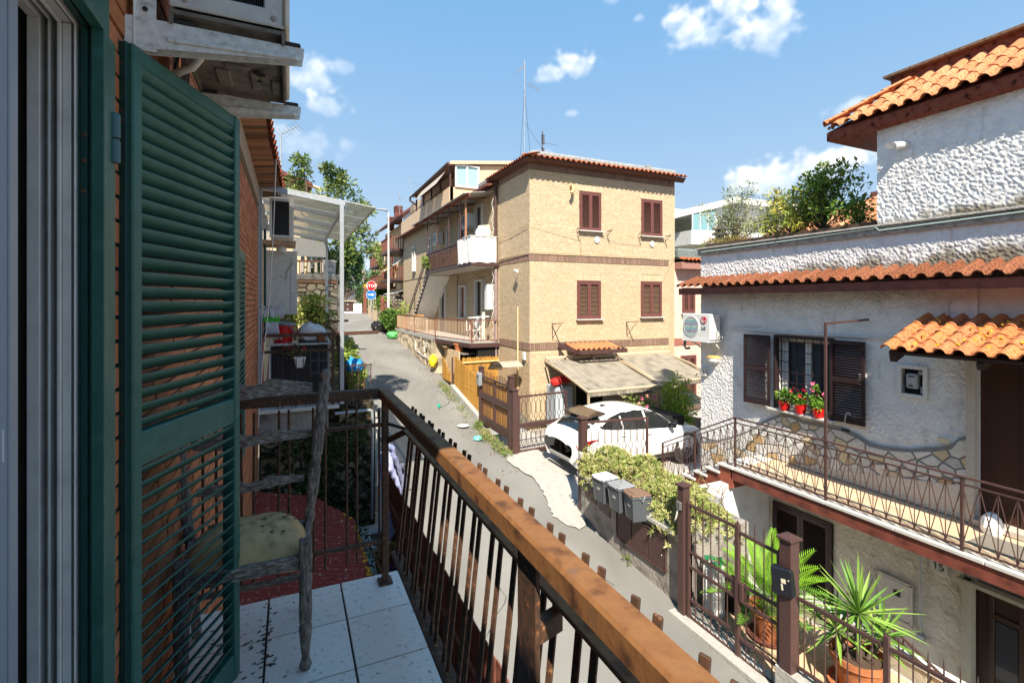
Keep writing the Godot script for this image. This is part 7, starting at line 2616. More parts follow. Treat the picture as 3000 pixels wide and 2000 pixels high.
func white_house() -> void:
	WH = thing("white_house", "white rough-plastered house on the right with tiled eaves and brown shutters", "house", P(9.1, 0, 5.0))
	var F = Vector3(0, 0, -1)
	var L = Vector3.LEFT
	var g = Mb.new()
	g.box(P(12.75, 2.2, 3.2), Vector3(6.6, 7.0, 11.3))
	g.box(P(12.6, 6.7, 1.2), Vector3(6.9, 2.2, 7.5))
	for q in [[6.93, 8.88, -1.4, 5.85], [4.63, 5.68, 1.3, 5.85], [3.66, 4.29, 1.3, 5.85], [5.68, 6.93, 3.96, 5.85], [5.68, 6.93, 0.56, 2.40], [4.29, 4.63, 3.55, 5.85], [4.29, 4.63, 1.3, 3.11], [-2.4, 3.66, 3.82, 5.85], [3.80, 5.68, -1.4, 1.3], [-2.4, 3.80, 0.6, 1.4], [5.68, 6.93, -1.4, -1.0]]:
		g.box(P(9.29, (q[2] + q[3]) * 0.5, (q[0] + q[1]) * 0.5), Vector3(0.34, q[3] - q[2], q[1] - q[0]))
	part(WH, "wall", g, M.whitewall)
	var nz = FastNoiseLite.new()
	nz.seed = 77
	nz.frequency = 1.0
	nz.fractal_octaves = 4
	# plaster sheets; moss and grime have grown along the wet foot of each band
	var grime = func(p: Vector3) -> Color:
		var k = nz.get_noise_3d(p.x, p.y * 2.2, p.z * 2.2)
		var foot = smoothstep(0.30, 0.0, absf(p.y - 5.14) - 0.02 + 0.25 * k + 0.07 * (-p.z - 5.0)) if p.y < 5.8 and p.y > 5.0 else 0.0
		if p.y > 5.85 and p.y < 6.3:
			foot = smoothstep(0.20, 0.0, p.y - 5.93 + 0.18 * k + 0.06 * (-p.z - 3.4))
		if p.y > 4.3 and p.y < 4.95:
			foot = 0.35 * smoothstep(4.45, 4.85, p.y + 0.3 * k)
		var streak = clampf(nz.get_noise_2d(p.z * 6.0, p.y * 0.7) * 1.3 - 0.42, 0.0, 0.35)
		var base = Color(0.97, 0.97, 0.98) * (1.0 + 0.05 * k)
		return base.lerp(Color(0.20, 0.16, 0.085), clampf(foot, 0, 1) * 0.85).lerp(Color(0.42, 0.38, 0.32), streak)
	stucco(WH, "plaster", P(9.10, 1.36, 3.65), F, Vector3.UP, L, 5.25, 3.5, 0.0185, 0.013, [[2.05, 3.26, 1.06, 2.57], [0.657, 0.96, 1.77, 2.17]], M.stucco, grime)
	stucco(WH, "plaster", P(9.10, 5.08, 1.8), F, Vector3.UP, L, 7.1, 0.66, 0.0185, 0.014, [], M.stucco, grime)
	stucco(WH, "plaster", P(9.09, 5.88, 1.8), F, Vector3.UP, L, 3.18, 1.66, 0.0185, 0.015, [], M.stucco, grime)
	# lower coping of the roof terrace
	g = Mb.new()
	g.cbox(P(9.16, 5.80, 5.2), Vector3(0.26, 0.14, 7.5), 0.012)
	g.cbox(P(9.14, 5.885, 5.2), Vector3(0.32, 0.035, 7.55), 0.006)
	part(WH, "coping", g, mat(Color(0.45, 0.44, 0.41), 0.9, "blotch", 1.6, {"bump": "bumps", "h": 1.0}))
	g = Mb.new()
	g.tube([P(9.0, 5.80, 8.8), P(9.0, 5.82, 6.5), P(9.0, 5.845, 5.0), P(8.99, 5.86, 4.95), P(9.0, 5.80, 4.9), P(9.0, 5.83, 2.0)], 0.012, 5)
	part(WH, "cable", g, mat(Color(0.35, 0.48, 0.46), 0.7))
	# eaves
	var ft = M.brownfascia
	g = Mb.new()
	g.box(P(8.60, 4.855, 5.3), Vector3(0.04, 0.15, 7.6))
	g.box(P(8.84, 4.80, 5.3), Vector3(0.48, 0.03, 7.6))
	g.box(P(8.85, 4.86, 9.08), Vector3(0.5, 0.14, 0.04))
	part(WH, "fascia", g, ft)
	tile_rows(WH, P(8.52, 4.95, 9.15), F * -1.0, Vector3(0.93, 0.34, 0).normalized(), 33, 1, 0.216, 0.70, 0.6, [Color(0.50, 0.29, 0.20), Color(0.44, 0.25, 0.17), Color(0.54, 0.33, 0.24)], M.tileold)
	g = Mb.new()
	g.box(P(8.90, 7.59, 3.3), Vector3(0.05, 0.15, 4.8))
	g.box(P(10.0, 7.59, 5.68), Vector3(2.2, 0.15, 0.05))
	g.box(P(10.0, 7.525, 3.3), Vector3(2.2, 0.03, 4.75))
	g.box(P(9.98, 8.25, 3.2), Vector3(0.16, 0.8, 4.0))
	part(WH, "fascia", g, mat(Color(0.21, 0.068, 0.045), 0.8, "lichen", 0.8))
	g = Mb.new()
	g.cbox(P(9.95, 8.67, 3.2), Vector3(0.32, 0.05, 4.15), 0.006)
	part(WH, "coping", g, mat(Color(0.20, 0.17, 0.15), 0.9, "lichen", 2.0))
	var tones = [Color(0.58, 0.30, 0.175), Color(0.52, 0.255, 0.145), Color(0.62, 0.34, 0.21)]
	var sl = Vector3(0.82, 0.57, 0).normalized()
	var hip = func(p: Vector3) -> bool: return -p.z > 5.72 - (p.x - 8.83) * 0.86
	tile_rows(WH, P(8.81, 7.70, 5.84), F * -1.0, sl, 18, 4, 0.226, 0.40, 0.32, tones, M.tile, hip)
	g = Mb.new()
	g.prism([P(8.87, 7.67, 5.68), P(10.05, 8.48, 4.66), P(10.05, 8.48, 1.0), P(8.87, 7.67, 1.0)], Vector3(0.02, -0.03, 0))
	g.prism([P(8.87, 7.67, 5.68), P(10.05, 8.48, 4.66), P(10.9, 8.48, 4.66), P(11.9, 7.67, 5.68)], Vector3(0, -0.03, -0.02))
	part(WH, "roof_bed", g, ft)
	var hd = (P(9.86, 8.39, 4.88) - P(8.81, 7.68, 5.78)).normalized()
	var hn = Vector3(0, 1, 0) - hd * hd.y
	hn = hn.normalized()
	var hm = tile_mesh(0.27, 0.44, tones[0])
	for k in 4:
		piece(WH, "ridge_tile", hm, M.tile, Transform3D(Basis(hn.cross(-hd), hn, -hd), P(8.81, 7.72, 5.78) + hd * (0.56 + k * 0.34) + hn * 0.03))
	g = Mb.new()
	for k in 60:
		var t = rng.randf()
		g.col = vary(Color(0.30, 0.28, 0.25), 0.3)
		g.box(P(8.81, 7.72, 5.78) + hd * 1.4 * t + Vector3(0.06, 0.0, 0.09) + rand_dir() * 0.025, Vector3.ONE * rng.randf_range(0.02, 0.05), Basis(rand_dir(), rng.randf() * 3))
	stuff(part(WH, "mortar_crumbs", g, M.stone))
	# window with grille, open shutters and marble sill
	g = Mb.new()
	for q in [[5.72, 3.18, 0.05, 1.5], [6.88, 3.18, 0.05, 1.5], [6.3, 3.905, 1.12, 0.05]]:
		g.cbox(P(9.10, q[1], q[0]), Vector3(0.12, q[3], q[2]), 0.005)
	part(WH, "window_frame", g, M.shutterdark)
	g = Mb.new()
	for d in [5.77, 6.27, 6.33, 6.83]:
		g.cbox(P(9.26, 3.16, d), Vector3(0.05, 1.42, 0.055), 0.006)
	for y in [2.5, 3.84]:
		g.cbox(P(9.262, y, 6.3), Vector3(0.05, 0.07, 1.1), 0.006)
	g.cbox(P(9.235, 3.16, 6.74), Vector3(0.01, 1.4, 0.10), 0.004)
	part(WH, "sash", g, M.white)
	for d in [6.02, 6.55]:
		g = Mb.new()
		g.box(P(9.28, 3.16, d), Vector3(0.01, 1.28, 0.42))
		part(WH, "window_pane", g, mat(Color(0.045, 0.06, 0.075), 0.08))
	g = Mb.new()
	g.box(P(9.40, 3.18, 6.3), Vector3(0.1, 1.52, 1.25))
	part(WH, "window_recess", g, M.dark)
	g = Mb.new()
	for q in [[5.715, 3.18, 0.02, 1.5], [6.885, 3.18, 0.02, 1.5]]:
		g.box(P(9.2, q[1], q[0]), Vector3(0.22, q[3], q[2]))
	part(WH, "reveal", g, M.white)
	for k in 7:
		g = Mb.new()
		g.bar(P(9.13, 2.45, 5.80 + k * 0.165), P(9.13, 3.88, 5.80 + k * 0.165), 0.014, 0.014)
		part(WH, "grille_bar", g, M.shutterdark)
	for k in 7:
		g = Mb.new()
		g.bar(P(9.125, 2.58 + k * 0.205, 5.74), P(9.125, 2.58 + k * 0.205, 6.86), 0.012, 0.016)
		part(WH, "grille_bar", g, M.shutterdark)
	g = Mb.new()
	g.cbox(P(9.10, 2.425, 6.3), Vector3(0.34, 0.04, 1.34), 0.005)
	part(WH, "window_sill", g, M.marble)
	shutter(WH, "shutter", P(9.01, 2.455, 5.13), F, L, 0.60, 1.46, M.shutterdark, 0.05, [[0.0, 0.10], [0.72, 0.80], [1.40, 1.46]], 0.046, 0.04, 0.052, 0.75)
	shutter(WH, "shutter", P(9.0, 2.455, 6.95), (F + Vector3(-0.12, 0, 0)).normalized(), (L + Vector3(0, 0, 0.12)).normalized(), 0.58, 1.46, M.shutterdark, 0.05, [[0.0, 0.10], [0.72, 0.80], [1.40, 1.46]], 0.046, 0.04, 0.052, 0.75)
	# crazy paving dado
	var top = [[3.74, 2.63], [3.87, 2.58], [3.95, 2.44], [4.2, 2.33], [4.5, 2.24], [4.86, 2.17], [5.09, 2.17], [5.3, 2.27], [5.58, 2.33], [5.78, 2.31], [6.06, 2.31], [6.29, 2.29], [6.52, 2.35], [6.73, 2.34], [7.1, 2.14], [7.46, 1.85], [8.0, 1.55], [8.49, 1.32], [8.88, 1.22]]
	var line = PackedVector2Array([Vector2(0, 0)])
	var base = [P(9.066, 1.36, 3.74)]
	for q in top:
		line.append(Vector2(q[0] - 3.74, q[1] - 0.035 - 1.38))
		base.append(P(9.066, q[1] + rng.randf_range(-0.01, 0.02), q[0]))
	for q in [[8.88, 0.35], [8.2, 0.55], [7.0, 1.2], [6.95, 1.38]]:
		line.append(Vector2(q[0] - 3.74, q[1] - 1.38))
		base.append(P(9.066, q[1], q[0]))
	g = Mb.new()
	g.prism(base, Vector3(0.02, 0, 0))
	part(WH, "dado_mortar", g, M.greymortar)
	var pal = [Color(0.66, 0.64, 0.60), Color(0.70, 0.68, 0.65), Color(0.64, 0.61, 0.56), Color(0.60, 0.58, 0.56), Color(0.64, 0.53, 0.36), Color(0.58, 0.40, 0.20), Color(0.68, 0.64, 0.57), Color(0.62, 0.61, 0.59), Color(0.66, 0.65, 0.63)]
	crazy(WH, "stone", P(9.067, 1.38, 3.74), F, Vector3.UP, L, line, 130, 0.024, 0.013, pal, M.stone, 130, 1.2)
	# meter box
	g = Mb.new()
	for q in [[4.28, 3.33, 0.06, 0.52], [4.64, 3.33, 0.06, 0.52], [4.46, 3.56, 0.30, 0.06], [4.46, 3.10, 0.30, 0.06]]:
		g.cbox(P(9.065, q[1], q[0]), Vector3(0.03, q[3], q[2]), 0.004)
	part(WH, "meter_frame", g, M.white)
	g = Mb.new()
	g.box(P(9.22, 3.33, 4.46), Vector3(0.02, 0.44, 0.34))
	part(WH, "meter_recess", g, M.blackmat)
	g = Mb.new()
	g.cbox(P(9.14, 3.33, 4.48), Vector3(0.1, 0.24, 0.17), 0.02)
	g.cbox(P(9.16, 3.47, 4.38), Vector3(0.06, 0.06, 0.06), 0.005)
	g.cbox(P(9.15, 3.2, 4.36), Vector3(0.05, 0.12, 0.04), 0.01)
	part(WH, "meter", g, mat(gy(0.45), 0.5))
	g = Mb.new()
	g.box(P(9.088, 3.405, 4.48), Vector3(0.004, 0.02, 0.10))
	g.box(P(9.088, 3.26, 4.49), Vector3(0.004, 0.03, 0.06))
	part(WH, "meter_display", g, mat(Color(0.06, 0.09, 0.08), 0.3))
	# fittings on the wall
	g = Mb.new()
	g.tube([P(9.06, 4.62, 3.95), P(9.06, 4.6, 4.0), P(9.06, 3.9, 4.0)], 0.016, 6)
	g.tube([P(9.055, 4.80, 4.02), P(9.055, 4.80, 2.4)], 0.022, 6)
	g.tube([P(9.06, 3.98, 8.0), P(9.06, 3.99, 4.2)], 0.014, 6)
	g.tube([P(9.0, 4.05, 8.15), P(9.05, 4.07, 7.7), P(9.04, 4.1, 7.2)], 0.010, 5)
	part(WH, "conduit", g, mat(gy(0.62), 0.6))
	g = Mb.new()
	g.cbox(P(9.05, 2.50, 4.04), Vector3(0.03, 0.08, 0.15), 0.01)
	part(WH, "doorbell_plate", g, mat(Color(0.62, 0.56, 0.4), 0.5))
	g = Mb.new()
	g.cbox(P(9.04, 2.92, 8.78), Vector3(0.03, 0.17, 0.20), 0.004)
	part(WH, "number_plate", g, M.marble)
	words(WH, "number", "13", P(9.022, 2.92, 8.79), Basis(Vector3.UP, -PI / 2), 0.10, 0.006, mat(gy(0.22), 0.7))
	var lb = thing("bulkhead_lamp", "oval wall lamp with an ochre hood under the air conditioner on the white house", "lamp", P(9.0, 3.3, 8.45))
	g = Mb.new()
	var rows = []
	for i in 7:
		var l = PackedVector3Array()
		for j in 13:
			var a = PI * j / 12.0
			l.append(P(9.07 - 0.16 * sin(a) * cos(i * 0.25) - 0.02, 3.30 + 0.06 * sin(i * 0.26), 8.45 + 0.20 * cos(a) * cos(i * 0.22)))
		rows.append(l)
	g.grid(rows)
	part(lb, "hood", g, mat(Color(0.50, 0.34, 0.12), 0.7))
	g = Mb.new()
	g.lathe(P(8.99, 3.23, 8.45), [Vector2(0.0, -0.07), Vector2(0.09, -0.05), Vector2(0.13, 0.0), Vector2(0.13, 0.07)], 16, Basis.from_scale(Vector3(0.7, 1, 1.25)))
	part(lb, "glass", g, mat(gy(0.62), 0.25))
	# the air conditioner at the far corner
	var ac = thing("air_conditioner", "white air conditioner with an iridescent fan and round red logo on the white house", "air conditioner", P(8.85, 3.72, 8.65))
	g = Mb.new()
	g.cbox(P(8.83, 4.03, 8.64), Vector3(0.32, 0.60, 0.86), 0.015)
	part(ac, "casing", g, M.white)
	g = Mb.new()
	g.cbox(P(8.84, 3.70, 8.64), Vector3(0.44, 0.045, 0.8), 0.006)
	g.bar(P(8.86, 3.68, 8.3), P(9.1, 3.5, 8.3), 0.03, 0.04)
	g.bar(P(8.86, 3.68, 9.0), P(9.1, 3.5, 8.88), 0.03, 0.04)
	part(ac, "bracket", g, M.white)
	# the end panel that faces us carries the fan cover, the logo and the letters
	var cb = Basis(Vector3.BACK, PI / 2)
	var fan = P(8.667, 4.03, 8.78)
	g = Mb.new()
	g.lathe(fan, [Vector2(0.245, -0.006), Vector2(0.245, 0.012), Vector2(0.225, 0.014), Vector2(0.225, 0.004)], 30, cb)
	part(ac, "fan_ring", g, mat(gy(0.6), 0.4))
	g = Mb.new()
	for i in 24:
		var z = -0.215 + i * 0.0187
		var half = sqrt(maxf(0.0, 0.222 * 0.222 - z * z))
		g.col = [Color(0.16, 0.40, 0.52), Color(0.50, 0.34, 0.20), Color(0.22, 0.26, 0.42), Color(0.52, 0.30, 0.26), Color(0.30, 0.50, 0.50), Color(0.48, 0.42, 0.22)][(i * 5 + i / 3) % 6]
		g.box(fan + Vector3(-0.006, z, 0), Vector3(0.006, 0.0182, half * 2.0))
	part(ac, "fan_cover", g, mat(gy(1.0), 0.35))
	g = Mb.new()
	g.bar(fan + Vector3(-0.012, 0.14, 0.10), fan + Vector3(-0.012, -0.12, -0.05), 0.004, 0.06, Vector3.RIGHT)
	part(ac, "fan_blade", g, mat(Color(0.16, 0.34, 0.42), 0.3))
	g = Mb.new()
	g.lathe(P(8.667, 4.18, 8.40), [Vector2(0.088, -0.004), Vector2(0.088, 0.006), Vector2(0, 0.007)], 24, cb)
	part(ac, "logo_disc", g, mat(Color(0.42, 0.01, 0.05), 0.4))
	g = Mb.new()
	var ring = []
	for k in 14:
		var a = -0.2 + 5.0 * k / 13.0
		ring.append(P(8.657, 4.18 + 0.060 * cos(a), 8.40 + 0.060 * sin(a)))
	g.tube(ring, 0.005, 5)
	g.box(P(8.657, 4.18, 8.415), Vector3(0.006, 0.06, 0.012))
	g.box(P(8.657, 4.153, 8.40), Vector3(0.006, 0.012, 0.035))
	g.box(P(8.657, 4.18, 8.36), Vector3(0.006, 0.012, 0.03))
	part(ac, "logo_lines", g, M.white)
	words(ac, "lettering", "LG", P(8.664, 4.00, 8.40), Basis(Vector3.UP, -PI / 2), 0.075, 0.004, mat(gy(0.09), 0.5), true)
	g = Mb.new()
	g.tube([P(8.9, 4.0, 8.2), P(8.88, 3.85, 8.15), P(8.92, 3.78, 8.1), P(9.0, 3.95, 8.12), P(9.06, 4.0, 8.08)], 0.012, 5)
	g.tube([P(8.85, 3.95, 8.2), P(8.82, 3.84, 8.12), P(8.9, 3.72, 8.15)], 0.014, 5)
	part(ac, "hoses", g, mat(gy(0.5), 0.6))
	g = Mb.new()
	g.tube([P(8.7, 3.68, 9.0), P(8.68, 3.55, 9.02), P(8.72, 3.48, 9.0), P(8.8, 3.5, 8.95)], 0.03, 8)
	part(ac, "drain_hose", g, mat(gy(0.10), 0.6))
	# vent pipe high on the upper block
	g = Mb.new()
	g.tube([P(9.08, 7.15, 4.55), P(8.86, 7.12, 4.62)], 0.06, 14)
	var vp = solo("vent_pipe", g, M.white, "short white vent pipe sticking out below the upper eave of the white house", "pipe")
	g = Mb.new()
	g.tube([P(8.86, 7.12, 4.62), P(8.76, 7.11, 4.65)], 0.05, 14)
	part(vp, "metal_end", g, M.chrome)
	# porch roof over the door
	var pr = thing("porch_roof", "small porch roof of bright orange tiles with yellow lichen over the dark doorway", "porch roof", P(8.5, 3.8, 3.2))
	var ps = Vector3(1.08, 0.44, 0).normalized()
	tile_rows(pr, P(7.96, 3.90, 4.36), F * -1.0, ps, 13, 4, 0.216, 0.41, 0.285, [Color(0.60, 0.285, 0.135), Color(0.55, 0.25, 0.115), Color(0.52, 0.245, 0.13)], M.tile)
	g = Mb.new()
	g.prism([P(8.02, 3.84, 4.24), P(9.08, 4.28, 4.24), P(9.08, 4.32, 4.24), P(8.02, 3.88, 4.24)], Vector3(0, 0, 3.0))
	g.box(P(8.55, 3.98, 4.20), Vector3(1.1, 0.10, 0.08), Basis(Vector3.BACK, 0.385))
	g.box(P(8.55, 3.98, 3.2), Vector3(1.1, 0.10, 0.08), Basis(Vector3.BACK, 0.385))
	part(pr, "boards", g, mat(Color(0.035, 0.022, 0.016), 0.8))
	g = Mb.new()
	for k in 34:
		var at = P(7.96, 3.94, 4.2) + ps * rng.randf_range(0.1, 1.1) - F * rng.randf_range(0.1, 1.6)
		g.col = vary(Color(0.62, 0.42, 0.02), 0.25)
		g.box(at + Vector3(0, 0.035, 0), Vector3(rng.randf_range(0.02, 0.06), 0.02, rng.randf_range(0.01, 0.04)), Basis(rand_dir(), 0.5))
	stuff(part(pr, "lichen", g, M.stone))
	# doorway
	g = Mb.new()
	g.cbox(P(9.06, 2.6, 3.70), Vector3(0.14, 2.42, 0.095), 0.008)
	g.cbox(P(9.12, 1.43, 2.9), Vector3(0.3, 0.09, 1.6), 0.008)
	part(WH, "door_jamb", g, mat(Color(0.56, 0.51, 0.44), 0.7, "mottle", 1.5))
	g = Mb.new()
	g.box(P(9.22, 2.6, 2.6), Vector3(0.06, 2.3, 2.1))
	part(WH, "door", g, mat(Color(0.055, 0.022, 0.015), 0.5))
	g = Mb.new()
	for d in [3.2, 2.62]:
		g.cbox(P(9.18, 2.6, d), Vector3(0.02, 2.3, 0.05), 0.006)
	part(WH, "door_moulding", g, mat(Color(0.05, 0.02, 0.014), 0.5))

func white_terrace() -> void:
	var F = Vector3(0, 0, -1)
	var t = thing("raised_terrace", "raised tiled terrace with a red-brown edge along the white house", "terrace", P(8.5, 1.1, 4.5))
	var g = Mb.new()
	g.box(P(8.53, 1.24, 4.0), Vector3(1.15, 0.24, 5.85))
	part(t, "slab", g, M.greymortar)
	g = Mb.new()
	g.box(P(7.93, 1.215, 4.0), Vector3(0.045, 0.20, 5.9))
	g.box(P(8.5, 1.23, 6.94), Vector3(1.2, 0.2, 0.04))
	part(t, "fascia", g, mat(Color(0.23, 0.065, 0.045), 0.7, "blotch", 0.9))
	for k in 6:
		g = Mb.new()
		g.cbox(P(7.96, 1.345, 1.6 + k * 1.0), Vector3(0.16, 0.05, 0.992), 0.005)
		part(t, "marble_edge", g, M.marble)
	for i in 5:
		for j in 24:
			g = Mb.new()
			g.col = vary(Color(0.62, 0.47, 0.32), 0.10)
			g.cbox(P(8.155 + i * 0.212, 1.366, 1.9 + j * 0.212), Vector3(0.207, 0.02, 0.207), 0.002)
			part(t, "tile", g, M.paint)
	# steps down to the driveway
	var st = thing("terrace_steps", "white-edged steps with a red-brown side going down from the terrace to the driveway", "steps", P(8.4, 0.3, 7.9))
	for k in 6:
		g = Mb.new()
		g.cbox(P(8.46, 1.365 - (k + 1) * 0.178 + 0.158, 7.08 + k * 0.325), Vector3(1.2, 0.04, 0.36), 0.004)
		part(st, "tread", g, M.marble)
		g = Mb.new()
		g.box(P(8.48, 1.30 - k * 0.178, 6.93 + k * 0.325), Vector3(1.1, 0.17, 0.03))
		part(st, "riser", g, M.whitewall)
	var side = []
	for k in 6:
		side.append(P(7.9, 1.345 - k * 0.178, 6.93 + k * 0.325))
		side.append(P(7.9, 1.345 - (k + 1) * 0.178 + 0.158, 6.93 + k * 0.325))
		side.append(P(7.9, 1.345 - (k + 1) * 0.178 + 0.158, 6.93 + (k + 1) * 0.325))
	side.append(P(7.9, 0.2, 8.9))
	side.append(P(7.9, 0.2, 8.4))
	side.append(P(7.9, 0.95, 6.93))
	g = Mb.new()
	var clean = []
	for p in side:
		if clean.is_empty() or clean[-1].distance_to(p) > 0.01:
			clean.append(p)
	g.prism(clean, Vector3(1.15, 0, 0))
	part(st, "stringer", g, M.redbrown)
	# railing: posts, two rails above, one below, uprights with crossed braces between them
	var r = thing("terrace_railing", "brown iron railing with crossed braces along the terrace of the white house", "railing", P(7.95, 1.38, 4.5))
	var nodes = []
	for k in 30:
		nodes.append([P(7.95, 1.43, 6.9 - k * 0.1775), P(7.95, 2.235, 6.9 - k * 0.1775)])
	for d in [6.9, 5.125, 3.35, 1.575]:
		g = Mb.new()
		g.bar(P(7.95, 1.36, d), P(7.95, 4.27 if d == 5.125 else 2.32, d), 0.036, 0.036, Vector3.UP, 0.003)
		part(r, "post", g, M.brownpaint)
	for q in [[P(7.95, 2.335, 6.92), P(7.95, 2.335, 1.5), 0.05, 0.022], [P(7.95, 2.24, 6.9), P(7.95, 2.24, 1.5), 0.022, 0.022], [P(7.95, 1.43, 6.9), P(7.95, 1.43, 1.5), 0.022, 0.022], [P(7.95, 4.25, 5.125), P(9.05, 4.30, 5.10), 0.034, 0.034]]:
		g = Mb.new()
		g.bar(q[0], q[1], q[2], q[3], Vector3.UP, 0.003)
		part(r, "rail", g, M.brownpaint)
	for k in nodes.size():
		var q = []
		if k % 10 != 0:
			q.append(nodes[k])
		if k + 1 < nodes.size():
			q.append([nodes[k][0], nodes[k + 1][1]])
			q.append([nodes[k + 1][0], nodes[k][1]])
		for s in q:
			g = Mb.new()
			g.tube(s, 0.0065, 5)
			part(r, "brace", g, M.brownpaint)
	var r2 = thing("step_railing", "sloping end of the brown iron railing beside the terrace steps", "railing", P(7.95, 0.6, 8.0))
	for q in [[P(7.95, 2.335, 6.92), P(7.95, 1.30, 8.95), 0.05, 0.022], [P(7.95, 2.24, 6.92), P(7.95, 1.20, 8.95), 0.02, 0.02], [P(7.95, 1.43, 6.95), P(7.95, 0.45, 8.95), 0.02, 0.02]]:
		g = Mb.new()
		g.bar(q[0], q[1], q[2], q[3])
		part(r2, "rail", g, M.brownpaint)
	for d in [7.95, 8.95]:
		g = Mb.new()
		var y = 2.335 - (d - 6.92) * 0.51
		g.bar(P(7.95, y - 1.05, d), P(7.95, y, d), 0.036, 0.036)
		part(r2, "post", g, M.brownpaint)
	for k in 12:
		var d0 = 6.92 + k * 0.169
		var d1 = d0 + 0.169
		for s in [[d0, d1], [d1, d0], [d1, d1]]:
			g = Mb.new()
			g.tube([P(7.95, 1.43 - (s[0] - 6.92) * 0.485, s[0]), P(7.95, 2.24 - (s[1] - 6.92) * 0.512, s[1])], 0.0065, 5)
			part(r2, "brace", g, M.brownpaint)
	# red pots on the sill
	var pots = [[6.62, "red flower pot with green leaves only, left of the three on the window sill", 0], [6.28, "red flower pot with dark red blossoms, in the middle of the window sill", 1], [5.93, "red flower pot with pink blossoms, right of the three on the window sill", 2]]
	for q in pots:
		var f = thing("flower_pot", q[1], "flower pot", P(9.0, 2.445, q[0]), "red flower pots on the window sill")
		g = Mb.new()
		g.lathe(P(8.99, 2.447, q[0]), [Vector2(0, 0), Vector2(0.075, 0), Vector2(0.088, 0.03), Vector2(0.112, 0.175), Vector2(0.116, 0.18), Vector2(0.105, 0.18), Vector2(0.10, 0.15), Vector2(0, 0.15)], 22)
		part(f, "pot", g, M.red)
		g = Mb.new()
		crown(g, clumps_in(P(8.99, 2.72, q[0]), Vector3(0.10, 0.12, 0.13), 14, 0.06), 18, 0.075, 0.038, [Color(0.14, 0.28, 0.03), Color(0.08, 0.18, 0.02), Color(0.2, 0.34, 0.05)])
		if q[2] == 2:
			crown(g, clumps_in(P(8.99, 2.95, q[0] + 0.04), Vector3(0.04, 0.12, 0.05), 6, 0.04), 14, 0.06, 0.03, [Color(0.12, 0.24, 0.03)])
		part(f, "leaves", g, M.leaf)
		g = Mb.new()
		var n: int = [0, 13, 9][q[2]]
		for k in n:
			var c = P(8.96, 2.84, q[0] + 0.02) + rand_dir() * Vector3(0.09, 0.12, 0.15)
			if q[2] == 2 and k < 5:
				c = P(8.96, 3.02, q[0] + 0.06) + rand_dir() * Vector3(0.05, 0.08, 0.06)
			var ax = (rand_dir() + Vector3(-0.8, 0.3, 0.4)).normalized()
			for s in 5:
				g.col = vary(Color(0.42, 0.01, 0.03) if q[2] == 1 else Color(0.72, 0.16, 0.30), 0.2)
				var sd = ax.cross(Vector3.UP).normalized().rotated(ax, s * TAU / 5)
				g.leaf(c, (sd + ax * 0.3).normalized(), sd.cross(ax), 0.042, 0.032)
		if n:
			part(f, "blossoms", g, M.leaf)
	# hanger caught on the shutter
	g = Mb.new()
	g.tube([P(8.96, 2.35, 5.42), P(8.95, 2.50, 5.43), P(8.95, 2.62, 5.41), P(8.95, 2.66, 5.37), P(8.95, 2.63, 5.33)], 0.006, 5)
	var hg = solo("clothes_hanger", g, M.white, "white clothes hanger dangling from the bottom of the right shutter", "hanger")
	g = Mb.new()
	g.cbox(P(8.95, 2.34, 5.42), Vector3(0.03, 0.05, 0.14), 0.01)
	part(hg, "clip", g, M.black)
	# broken clay thing by the threshold
	g = Mb.new()
	g.lathe(P(8.9, 1.38, 3.42), [Vector2(0, 0), Vector2(0.10, 0), Vector2(0.13, 0.1), Vector2(0.10, 0.22), Vector2(0.05, 0.28), Vector2(0, 0.29)], 9, Basis.IDENTITY, true)
	solo("stone_ornament", g, M.stone, "small pale stone ornament standing by the dark doorway", "ornament")
	g = Mb.new()
	g.cbox(P(8.55, 1.378, 3.1), Vector3(0.5, 0.012, 0.7), 0.003)
	solo("door_mat", g, mat(Color(0.22, 0.20, 0.17), 0.95, "mottle", 4.0), "grey door mat on the terrace in front of the doorway", "mat")

